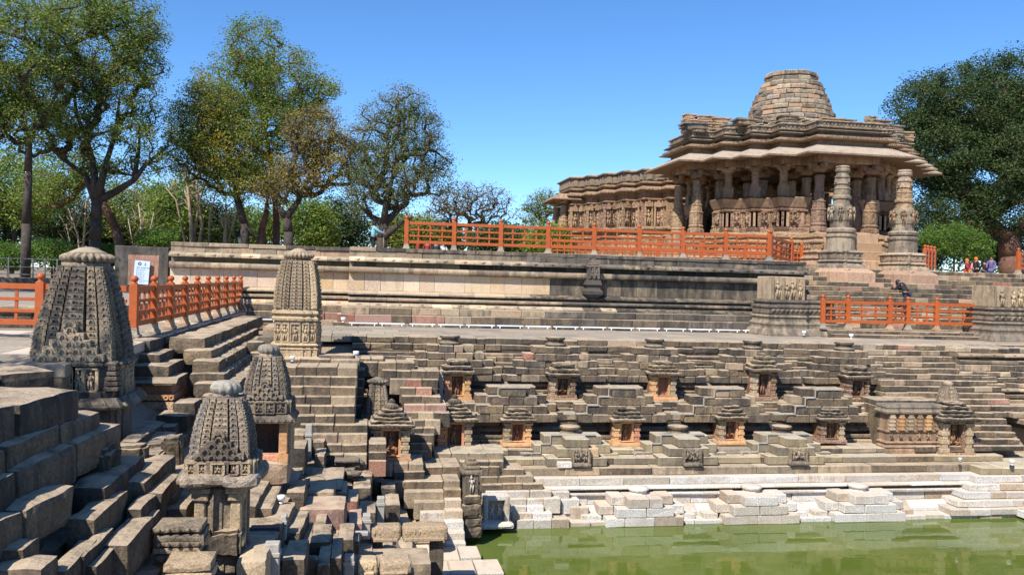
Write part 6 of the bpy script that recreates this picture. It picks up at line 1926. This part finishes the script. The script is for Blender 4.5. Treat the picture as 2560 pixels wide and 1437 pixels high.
def tree(name, label, Y, trunk, tr_px, crowns, ncl, per, lsize, leaf, bark, cl_r=.9, limbs=(), group=None, bare=.0, leaf2=None, inner=.35, cat='tree', base_z=None, dens=1.0):
    """trunk, limbs and crown lobes are given as directions in the photograph at distance Y"""
    ppm = FPX/Y
    lsize *= .84; tr_px = (tr_px[0]*.85, tr_px[1]*.8)
    limbs = [(pt, a*.7, b*.7) for pt, a, b in limbs]
    ncl = int(ncl*1.5); per = int(per*.9*dens); cl_r *= .66*dens**.3
    base = at(*trunk[0], Y=Y)
    if base_z is not None: base.z = base_z
    r = empty(name, base, label, cat, group)
    nodes, par, fixed = [], [], {}
    def addpath(path, start, rad0, rad1):
        prev = start
        for i, (x, y) in enumerate(path):
            p = at(x, y, Y=Y+U(-.6, .6)*(1 if start is not None else 0))
            if base_z is not None and start is None and i == 0: p.z = base_z
            nodes.append(p); par.append(prev); k = len(nodes)-1
            fixed[k] = rad0+(rad1-rad0)*i/max(1, len(path)-1)
            prev = k
        return prev
    top = addpath(trunk, None, tr_px[0]/ppm, tr_px[1]/ppm)
    for path, a, b in limbs:
        j = min(range(len(nodes)), key=lambda q: (nodes[q]-at(*path[0], Y=Y)).length)
        addpath(path[1:], j, a/ppm, b/ppm)
    n0 = len(nodes)
    start_nodes = [k for k in range(n0) if k >= max(0, len(trunk)-2)]
    vols = np.array([c[2]*c[3]*(c[2]+c[3])/2 for c in crowns], float); vols /= vols.sum()
    cl = []
    for _ in range(ncl):
        cx, cy, rx, ry = crowns[rng.choice(len(crowns), p=vols)]
        d = rng.normal(size=3); d /= np.linalg.norm(d)
        q = inner+(1-inner)*rng.uniform()**.5
        d = d*q
        c = at(cx+d[0]*rx, cy-d[1]*ry, Y=Y)
        c = c+Vector((0, d[2]*(rx+ry)/2/ppm*.9, 0))
        cl.append(c)
    ref = nodes[top]
    cl.sort(key=lambda c: (c-ref).length)
    co = [np.array(nodes[k]) for k in start_nodes]; ids = list(start_nodes)
    arr = np.zeros((len(start_nodes)+2*ncl, 3)); arr[:len(co)] = co; m_ = len(co)
    ends = []
    for c in cl:
        d = np.linalg.norm(arr[:m_]-np.array(c), axis=1)
        # prefer joints that lie below the cluster
        d = d+np.maximum(0, arr[:m_, 2]-c.z)*.8
        j = ids[int(d.argmin())]
        a = nodes[j]
        mid = a.lerp(c, .5)+Vector((U(-.25, .25), U(-.25, .25), U(-.1, .3)))*min(1.0, (c-a).length*.4)
        nodes.append(mid); par.append(j); nodes.append(c); par.append(len(nodes)-2)
        arr[m_] = mid; arr[m_+1] = c; ids += [len(nodes)-2, len(nodes)-1]; m_ += 2
        ends.append(len(nodes)-1)
    cnt = [1]*len(nodes)
    for k in range(len(nodes)-1, n0-1, -1): cnt[par[k]] += cnt[k]
    def rad(k):
        if k in fixed: return max(fixed[k], .02)
        return min(.0105*cnt[k]**.52+.006, tr_px[1]/ppm*.75)
    mb = MB()
    for k in range(len(nodes)):
        if par[k] is None: continue
        j = par[k]
        r0, r1 = rad(j), rad(k)
        if k not in fixed: r0 = min(r0, r1*1.5)
        mb.tube([nodes[j], nodes[k]], [r0, r1], 7 if k in fixed else 4)
    mb.build('trunk', M[bark], r)
    if per:
        keep = [e for e in ends if rnd() >= bare]
        sub = [np.array(nodes[e]) for e in keep]
        rr = [cl_r*U(.6, 1.25) for _ in keep]
        if leaf2:
            h = [i for i in range(len(sub)) if rnd() < leaf2[1]]; hs = set(h)
            g = [i for i in range(len(sub)) if i not in hs]
            if h: leaf_mesh('crown', [sub[i] for i in h], [rr[i] for i in h], per, lsize, M[leaf2[0]], r)
            leaf_mesh('crown', [sub[i] for i in g], [rr[i] for i in g], per, lsize, M[leaf], r)
        else: leaf_mesh('crown', sub, rr, per, lsize, M[leaf], r)
    return r
TG = 'trees behind the platform wall'
tree('neem_tree', 'tall leafy tree at the far left edge with a straight dark trunk', 45, [(62, 705), (66, 560), (70, 430), (72, 340)], (14, 9),
     [(40, 130, 150, 140), (-70, 230, 110, 150), (60, 300, 110, 80)], 330, 85, .15, 'leaf_olive', 'bark', 1.0, limbs=[([(72, 340), (110, 290), (150, 220), (200, 170)], 7, 3), ([(72, 340), (40, 270), (10, 190)], 7, 3)], group=TG, base_z=1.45, leaf2=('leaf_green', .35))
tree('neem_tree', 'broad spreading tree with a dark forked trunk and long right limb above the large spire', 48, [(234, 700), (237, 600), (240, 545), (241, 500)], (17, 15),
     [(250, 110, 165, 130), (150, 230, 130, 110), (330, 230, 95, 120), (310, 60, 110, 80), (170, 10, 130, 70), (300, 370, 150, 75), (90, 320, 100, 80), (400, 330, 60, 60)], 620, 85, .145, 'leaf_olive', 'bark', .95,
     limbs=[([(241, 500), (285, 482), (335, 450), (365, 410), (420, 365)], 12, 4), ([(241, 500), (215, 440), (160, 400), (95, 340)], 10, 4), ([(241, 500), (262, 420), (290, 330), (300, 240)], 10, 4), ([(335, 450), (345, 390), (350, 330)], 7, 3), ([(241, 500), (232, 400), (190, 280), (180, 170)], 9, 3)], group=TG, base_z=1.45, leaf2=('leaf_green', .3))
tree('neem_tree', 'slanting brown trunk leaning left behind the forked tree', 53, [(318, 640), (290, 570), (256, 505)], (15, 10), [(200, 430, 80, 60), (120, 470, 90, 60)], 120, 60, .16, 'leaf_green', 'bark_red', 1.0, group=TG, base_z=1.45)
tree('neem_tree', 'tallest green tree of the middle clump with a pointed crown against the sky', 54, [(690, 640), (691, 560), (688, 480), (676, 400), (660, 330)], (11, 7),
     [(635, 115, 75, 80), (600, 220, 120, 90), (710, 210, 110, 90), (790, 230, 70, 60), (640, 310, 180, 90)], 560, 85, .15, 'leaf_green', 'bark_red', 1.0, limbs=[([(688, 480), (740, 440), (800, 420)], 7, 3), ([(676, 400), (600, 330), (540, 280)], 7, 3)], group=TG, base_z=3.12, leaf2=('leaf_olive', .45))
tree('neem_tree', 'yellowing tree of the middle clump with a pale green left crown and twin trunks', 51, [(613, 640), (610, 560), (594, 500), (585, 450)], (13, 9),
     [(510, 300, 90, 110), (560, 370, 110, 80), (480, 380, 70, 80), (600, 450, 90, 60)], 380, 80, .14, 'leaf_olive', 'bark', .95, limbs=[([(610, 560), (640, 600)], 1, 1)], group=TG, base_z=3.12, leaf2=('leaf_yellow', .28))
tree('neem_tree', 'reddish trunk standing between the forked trunks of the middle clump', 52, [(648, 640), (656, 570), (668, 525)], (13, 8), [(670, 440, 80, 50)], 90, 70, .14, 'leaf_yellow', 'bark_red', .9, group=TG, base_z=3.12)
tree('neem_tree', 'forked dark tree with brown drying crown at the right of the middle clump', 50, [(722, 640), (721, 580), (716, 545)], (15, 12),
     [(790, 330, 80, 70), (840, 400, 80, 70), (770, 430, 80, 60), (700, 470, 70, 40)], 360, 55, .14, 'leaf_dry', 'bark', .9, limbs=[([(716, 545), (690, 510), (672, 470)], 9, 4), ([(716, 545), (748, 500), (770, 450), (800, 370)], 9, 4)], group=TG, base_z=3.12, leaf2=('leaf_yellow', .25))
tree('acacia_tree', 'sparse open crowned tree with many dark limbs beside the person in blue', 49, [(952, 640), (956, 595), (960, 560)], (17, 14),
     [(1010, 265, 75, 50), (1040, 330, 80, 60), (940, 340, 70, 80), (1080, 390, 60, 55), (980, 440, 110, 80), (900, 470, 60, 80), (1090, 450, 50, 50)], 480, 42, .125, 'leaf_grey', 'bark', .8,
     limbs=[([(960, 560), (925, 540), (890, 505)], 8, 3), ([(960, 560), (965, 500), (985, 430), (1010, 350), (1012, 270)], 9, 3), ([(960, 560), (1000, 520), (1040, 470)], 9, 3), ([(956, 580), (1000, 560), (1030, 545)], 7, 3), ([(985, 430), (1040, 370), (1090, 380), (1130, 410)], 6, 2)], group=TG, base_z=3.12, leaf2=('leaf_dry', .2), inner=.2, dens=1.5)
tree('acacia_tree', 'low purplish brown twiggy tree behind the first bays of the long railing', 74, [(1175, 640), (1178, 590)], (12, 9), [(1180, 505, 100, 55), (1110, 530, 60, 55), (1245, 530, 50, 60)], 330, 22, .16, 'leaf_dry', 'bark', 1.0, group=TG, base_z=3.12, inner=.1)
tree('acacia_tree', 'pale grey green twiggy tree just left of the sanctum', 82, [(1370, 640), (1368, 590)], (10, 7), [(1360, 515, 55, 48), (1330, 540, 45, 45), (1410, 550, 40, 50)], 240, 30, .17, 'leaf_olive', 'bark', 1.0, group=TG, base_z=3.12, inner=.1)
tree('banyan_tree', 'massive dark evergreen tree filling the right edge behind the temple', 62, [(2530, 700), (2525, 640), (2520, 590)], (40, 34),
     [(2310, 265, 75, 75), (2280, 330, 45, 70), (2420, 260, 130, 95), (2540, 210, 110, 90), (2350, 380, 95, 110), (2450, 400, 140, 130), (2580, 340, 120, 150), (2400, 520, 110, 65), (2530, 520, 110, 80)], 1050, 85, .22, 'leaf_dark', 'bark_red', 1.35, group=TG, base_z=3.12, inner=.5, dens=1.7)
tree('shrub', 'bright green bush behind the small railing right of the carved columns', 56, [(2385, 680), (2385, 640)], (4, 3), [(2345, 600, 50, 40), (2400, 605, 60, 45), (2440, 620, 45, 40)], 150, 90, .15, 'leaf_bright', 'bark', .8, cat='bush', base_z=3.12)
BG = 'trees of the dark grove far behind'
bgs = [(30, 470, 120, 100, 'leaf_green'), (140, 545, 110, 75, 'leaf_dark'), (-60, 560, 110, 90, 'leaf_dark'), (330, 525, 100, 85, 'leaf_olive'), (440, 520, 90, 90, 'leaf_green'), (250, 590, 90, 60, 'leaf_dark'), (540, 570, 90, 60, 'leaf_dark'),
       (640, 570, 80, 55, 'leaf_green'), (770, 560, 70, 70, 'leaf_green'), (850, 560, 80, 75, 'leaf_dark'), (1010, 580, 70, 50, 'leaf_olive'), (1090, 590, 70, 45, 'leaf_olive'), (1250, 600, 80, 40, 'leaf_dark'), (1370, 605, 60, 40, 'leaf_green'), (2310, 585, 70, 75, 'leaf_dark'), (2470, 600, 100, 70, 'leaf_dark')]
lab = ['broad green grove tree at the left edge behind the fence', 'dark grove tree with silvery sunlit top left of the forked trunk', 'dark grove tree leaving the view on the far left', 'olive grove tree right of the slanting trunk', 'green grove tree behind the bare pale saplings',
       'low dark grove tree behind the forked trunk', 'dark grove tree behind the pale Y shaped sapling', 'green grove tree between the trunks of the middle clump', 'bright green grove tree right of the forked dark trunk', 'very dark low grove tree left of the person in blue',
       'olive grove tree behind the person in blue', 'olive grove tree behind the first post of the long railing', 'dark low grove tree under the purplish twiggy tree', 'small green grove tree beside the sanctum', 'dark grove tree behind the right carved column', 'dark grove tree behind the bright bush and the visitors on the right']
for i, (cx, cy, rx, ry, lm) in enumerate(bgs):
    Yb = 66+(i*7) % 13
    tree('grove_tree', lab[i], Yb, [(cx, 660), (cx+U(-8, 8), cy+ry*.6)], (U(5, 8), 5), [(cx, cy, rx, ry), (cx+rx*.4, cy+ry*.4, rx*.7, ry*.6)], 150, 75, .24, lm, 'bark', 1.5, group=BG, base_z=1.5 if cx < 420 else 3.12, inner=.2)
for i, (cx, cy, rx, ry, l_) in enumerate(((20, 640, 60, 30, 'bright hedge bush along the lawn fence at the left edge'), (130, 632, 55, 32, 'bright green bush left of the large spire'), (390, 600, 50, 22, 'small bright bush peeping over the dark wall block'), (275, 640, 40, 25, 'green bush right behind the large spire'))):
    tree('shrub', l_, 46.5+i, [(cx, 690), (cx, cy+10)], (3, 2), [(cx, cy, rx, ry)], 70, 90, .13, 'leaf_bright', 'bark', .6, cat='bush', group='bright bushes on the lawn', base_z=1.45)
SG = 'bare pale saplings in front of the grove'
def sapling(stems, Y, label):
    r = empty('bare_sapling', at(*stems[0][0][0], Y=Y), label, 'tree', SG)
    mb = MB()
    for path, w in stems:
        pts = [at(x, y, Y=Y+U(-.4, .4)) for x, y in path]
        pts[0].z = min(pts[0].z, 3.1 if path[0][0] > 430 else 1.5)
        rr = [w/FPX*Y*(1-.6*i/(len(pts)-1)) for i in range(len(pts))]
        mb.tube(pts, rr, 6)
        for k in range(9):
            t = U(.35, .98)*(len(pts)-1); i = min(int(t), len(pts)-2); p = pts[i].lerp(pts[i+1], t-i)
            q = p+Vector((U(-.8, .8), U(-.4, .4), U(.2, 1.1)))
            s = q+Vector((U(-.5, .5), U(-.3, .3), U(.1, .6)))
            mb.tube([p, q, s], [w/FPX*Y*.35, w/FPX*Y*.22, w/FPX*Y*.1], 4)
    mb.build('trunk', M['bark_pale'], r)
sapling([([(480, 640), (478, 560), (470, 470), (455, 400)], 6), ([(478, 590), (500, 500), (520, 430)], 4), ([(470, 570), (440, 500), (415, 470)], 3), ([(495, 640), (505, 560), (490, 470), (500, 400)], 5), ([(520, 640), (525, 540), (545, 460)], 3)], 56, 'clump of bare pale saplings left of the yellowing tree')
sapling([([(560, 640), (563, 570), (566, 540)], 5), ([(563, 575), (590, 535), (600, 520)], 3), ([(566, 540), (565, 480)], 3)], 53, 'pale Y shaped sapling just above the platform wall')
sapling([([(205, 660), (195, 590), (170, 520)], 3), ([(205, 640), (212, 560), (215, 500)], 3), ([(195, 600), (165, 560)], 2)], 55, 'thin bare sapling left of the forked trunk')
sapling([([(350, 660), (353, 560), (345, 500)], 3), ([(353, 580), (385, 530)], 2), ([(350, 600), (320, 545)], 2)], 57, 'thin bare sapling right of the slanting trunk')
# far tree line that closes the horizon
def treeline():
    cs = []
    for _ in range(900):
        a = rng.uniform(-62, 62)
        cs.append((a*1.9+14, rng.uniform(105, 135), rng.uniform(1.5, 8.5)))
    o = leaf_mesh('tree_line', cs, [2.6]*len(cs), 40, .62, M['leaf_dark'], None)
    tag(o, 'distant dark tree line closing the horizon', 'trees', kind='stuff')
treeline()
# trees outside the view on the left whose shade falls on the wall end and on the near slab
def shade_tree(x, y, z0, z1, rad, n, per, label):
    r = empty('neem_tree', (x, y, z0), label, 'tree', TG)
    mb = MB(); c = Vector((x, y, z1))
    mb.tube([(x, y, z0), (x+.1, y, (z0+z1)/2), c], [.22, .18, .1], 8)
    cs = []
    for _ in range(n):
        d = rng.normal(size=3); d = d/np.linalg.norm(d)*rad*rng.uniform(.3, 1)
        p = c+Vector(d); cs.append(np.array(p)); mb.tube([c, c.lerp(p, .5)+Vector((0, 0, .2)), p], [.05, .03, .012], 4)
    mb.build('trunk', M['bark'], r)
    leaf_mesh('crown', cs, [.7]*n, per, .14, M['leaf_olive'], r)
shade_tree(-18.5, 35.5, .4, 8.2, 3.6, 130, 60, 'tree just outside the left edge shading the dark wall block')
shade_tree(-11.0, 8.8, .4, 9.5, 2.4, 46, 40, 'tree outside the view at the near left dappling the top slab')

# ------------------------------------------------------------------ people
skin_m = simple_mat('skin', (0.30, 0.17, 0.11), .55, .05, 20, .0)
hair_m = simple_mat('black_hair', (0.015, 0.013, 0.012), .6, .1, 40, .3)
def cloth(n, c): return simple_mat(n, c, .85, .12, 25, .4)
CL = {'black': cloth('black_cloth', (.018, .019, .022)), 'navy': cloth('navy_cloth', (.03, .035, .055)), 'blue': cloth('light_blue_cloth', (.16, .42, .52)), 'orange': cloth('saffron_cloth', (.75, .16, .02)), 'white': cloth('white_cloth', (.7, .7, .68)),
      'red': cloth('dark_red_cloth', (.25, .03, .03)), 'green': cloth('pale_green_cloth', (.45, .55, .40)), 'purple': cloth('violet_cloth', (.10, .09, .25)), 'pink': cloth('pink_cloth', (.55, .2, .22))}
def skin_obj(name, verts, edges, radii, mat, parent, root=0, lv=1):
    me = bpy.data.meshes.new(name); me.from_pydata(verts, edges, [])
    o = link(name, me, None, parent); me.materials.append(mat)
    md = o.modifiers.new('skin', 'SKIN'); md.use_smooth_shade = True
    for i, r in enumerate(radii):
        sv = me.skin_vertices[0].data[i]
        sv.radius = (r, r) if not isinstance(r, tuple) else r
        sv.use_root = (i == root)
    o.modifiers.new('subd', 'SUBSURF').levels = lv
    o.modifiers['subd'].render_levels = lv
    return o
def person(loc, rz, label, top, legs, h=1.68, lean=0.0, head_drop=0.0, arms=((.25, .0), (.25, .0)), group='visitors', headcover=None, sit=False):
    """arms: (forward raise, elbow bend) in radians, left and right"""
    r = empty('person', loc, label, 'person', group)
    s = h/1.70
    Mx = Matrix.Translation(loc) @ Matrix.Rotation(rz, 4, 'Z') @ Matrix.Scale(s, 4)
    hip = Vector((0, 0, .92))
    ax = Vector((0, math.sin(lean), math.cos(lean)))     # spine, leaning towards +y (front)
    fw = Vector((0, math.cos(lean), -math.sin(lean)))
    chest, neck = hip+ax*.36, hip+ax*.53
    ha = Vector((0, math.sin(lean+head_drop), math.cos(lean+head_drop)))
    hb, ht = neck+ha*.10, neck+ha*.22
    V = [hip, hip+ax*.18, chest, neck, hb, ht]
    E = [(0, 1), (1, 2), (2, 3), (3, 4), (4, 5)]
    R = [(.145, .115), (.125, .10), (.155, .11), .065, (.075, .09), (.08, .095)]
    def leg(sd):
        k = len(V)
        if sit: pts = [hip+Vector((sd*.10, .02, -.03)), hip+Vector((sd*.13, .42, -.02)), hip+Vector((sd*.12, .42, -.42)), hip+Vector((sd*.12, .56, -.45))]
        else: pts = [hip+Vector((sd*.10, 0, -.06)), Vector((sd*.11, .02, .48)), Vector((sd*.12, -.02, .07)), Vector((sd*.13, .15, .03))]
        V.extend(pts); R.extend([.09, .058, .042, .035]); E.extend([(0, k), (k, k+1), (k+1, k+2), (k+2, k+3)])
        return k
    def arm(sd, a):
        k = len(V)
        sh = neck-ax*.04+Vector((sd*.19, 0, 0))
        d1 = (-ax*math.cos(a[0])+fw*math.sin(a[0])+Vector((sd*.18, 0, 0))).normalized()
        el = sh+d1*.29
        d2 = (-ax*math.cos(a[0]+a[1])+fw*math.sin(a[0]+a[1])+Vector((-sd*.12, 0, 0))).normalized()
        wr = el+d2*.25; hd = wr+d2*.10; tip = hd+d2*.07
        V.extend([sh, el, wr, hd, tip]); R.extend([.062, .045, .033, (.042, .022), .018]); E.extend([(3, k), (k, k+1), (k+1, k+2), (k+2, k+3), (k+3, k+4)])
        # thumb and fingers
        for off, l in ((Vector((-sd*.03, 0, 0)), .05),):
            V.append(hd-d2*.03+off+d2*.01); V.append(hd+off*2.0+d2*l*.5); R.extend([.014, .011]); q = len(V)-2
            E.extend([(k+3, q), (q, q+1)])
        return k
    lk = [leg(1), leg(-1)]
    ak = [arm(1, arms[0]), arm(-1, arms[1])]
    W = [tuple(Mx @ p) for p in V]
    body = skin_obj('body', W, E, [tuple(q*s for q in x) if isinstance(x, tuple) else x*s for x in R], skin_m, r)
    def sub(ids, rad, mat, name):
        mp = {q: i for i, q in enumerate(ids)}
        ed = [(mp[a], mp[b]) for a, b in E if a in mp and b in mp]
        skin_obj(name, [W[q] for q in ids], ed, [tuple(q*s for q in x) if isinstance(x, tuple) else x*s for x in rad], mat, r)
    a0, a1 = ak
    sub([0, 1, 2, 3, a0, a0+1, a0+2, a1, a1+1, a1+2], [(.17, .14), (.155, .125), (.18, .135), .078, .082, .063, .05, .082, .063, .05], CL[top], 'jacket')
    sub([0]+[lk[0], lk[0]+1, lk[0]+2]+[lk[1], lk[1]+1, lk[1]+2], [(.165, .13), .108, .078, .06, .108, .078, .06], CL[legs], 'trousers')
    mb = MB(); hc = Mx @ (hb+ha*.09-fw*.02)
    mb.ball(tuple(hc), .112*s, (1, 1.05, 1.1), 12, 8); mb.build('headscarf' if headcover else 'hair', CL[headcover] if headcover else hair_m, r)
    mb = MB(); f = Mx @ (hb+ha*.045+fw*.10); f2 = Mx.to_3x3() @ fw
    mb.ball(tuple(f), .05*s, (1.15, .9, 1.4), 8, 6); mb.ball(tuple(f+f2*.045), .018*s, (.8, 1.2, 1.2), 6, 4)
    mb.build('face', skin_m, r)
    for sd in (1, -1):
        mb = MB(); k = lk[0] if sd == 1 else lk[1]
        p = (Vector(W[k+2])+Vector(W[k+3]))/2; p.z -= .02*s
        mb.ball(tuple(p), .07*s, (.9, 1.7, .75), 8, 5); mb.build('shoe', CL['black'], r)
    return r, Mx
pm = at(2266, 795, Y=36.6)
r_, Mx_ = person((pm.x, 36.6, .30+.237*2+.235), math.radians(25), 'man in black jacket and dark trousers stooping over his camera on the stairs', 'black', 'navy', 1.74, lean=.62, head_drop=.7, arms=((1.15, 1.3), (1.15, 1.3)))
c_ = Mx_ @ Vector((0.0, .78, 1.16))
tag(MB().cb(c_.x-.07, c_.x+.07, c_.y-.04, c_.y+.04, c_.z-.05, c_.z+.05, .012).lathe(c_.x, c_.y, [(.04, c_.z-.1), (.04, c_.z-.05)], 10).build('camera_body', M['dark_metal']), 'small dark camera held by the stooping man', 'camera')
pb_ = at(932, 620, Y=44.5)
r_, Mx_ = person((pb_.x, 44.5, 3.12), math.radians(-80), 'person in light blue jacket and dark cap holding a stick by the tree', 'blue', 'black', 1.68, lean=.08, arms=((1.0, .35), (.25, .3)), headcover='black')
st_ = Mx_ @ Vector((.12, .52, 0))
tag(MB().tube([(st_.x, st_.y, 3.12), (st_.x+.02, st_.y, 4.45)], [.018, .015], 6).build('walking_stick', M['bark_pale']), 'pale stick held by the person in blue', 'stick')
for i, (px, Yp, t, l, lab_, hc, h) in enumerate(((2299, 47.5, 'black', 'green', 'dark haired visitor half hidden behind the right carved column', None, 1.7), (2418, 49, 'red', 'orange', 'visitor in dark red and saffron at the left of the crowd under the big tree', 'orange', 1.55), (2432, 51, 'pink', 'white', 'visitor in pink among the crowd under the big tree', None, 1.55),
        (2441, 47.5, 'black', 'black', 'visitor in black with bright saffron head cloth under the big tree', 'orange', 1.6), (2462, 48.5, 'black', 'navy', 'visitor in black near the trunk of the big tree', None, 1.5), (2479, 47, 'purple', 'purple', 'visitor in violet against the trunk of the big tree', None, 1.65), (2448, 53, 'white', 'white', 'visitor in white behind the saffron head cloth', 'white', 1.6),
        (1045, 46.0, 'red', 'red', 'seated visitor in red at the left post of the long railing', None, 1.5), (1068, 46.5, 'red', 'navy', 'visitor in dark red behind the first railing bay', None, 1.5), (1090, 47, 'navy', 'navy', 'visitor in navy seen through the first railing bay', None, 1.5), (1108, 47.5, 'white', 'navy', 'visitor with white top seen low through the railing', None, 1.45),
        (603, 52.5, 'black', 'white', 'visitor in dark top and white trousers behind the twin trunk', None, 1.7))):
    p = at(px, 640, Y=Yp)
    person((p.x, Yp, 2.62 if px > 2400 else 3.12 if px > 2000 else 2.55 if px > 1000 else 3.12), U(0, 6.28), lab_, t, l, h, arms=((U(0, .6), U(.2, 1)), (U(0, .6), U(.2, 1))), headcover=hc)

# ------------------------------------------------------------------ crows on the dome
for i, (px, py, l_) in enumerate(((2028, 188, 'crow standing on the topmost ring of the dome'), (2042, 213, 'crow perched on the second ring of the dome'), (2056, 229, 'lowest crow with raised beak on the dome edge'))):
    p = at(px, py, Y=HY-.3)
    r = empty('crow', p, l_, 'bird', 'crows on the dome')
    m = MB()
    m.tube([p+Vector((-.16, 0, -.05)), p+Vector((-.05, 0, .0)), p+Vector((.06, 0, .07)), p+Vector((.12, 0, .14)), p+Vector((.16, 0, .16)), p+Vector((.24, 0, .155))], [.02, .07, .075, .045, .045, .008], 8)
    m.tube([p+Vector((-.04, .03, -.02)), p+Vector((-.28, .02, -.12))], [.05, .02], 5)
    m.tube([p+Vector((.0, .03, -.03)), p+Vector((.01, .03, -.2))], [.012, .01], 4).tube([p+Vector((.0, -.03, -.03)), p+Vector((.01, -.03, -.2))], [.012, .01], 4)
    m.build('body', hair_m, r)
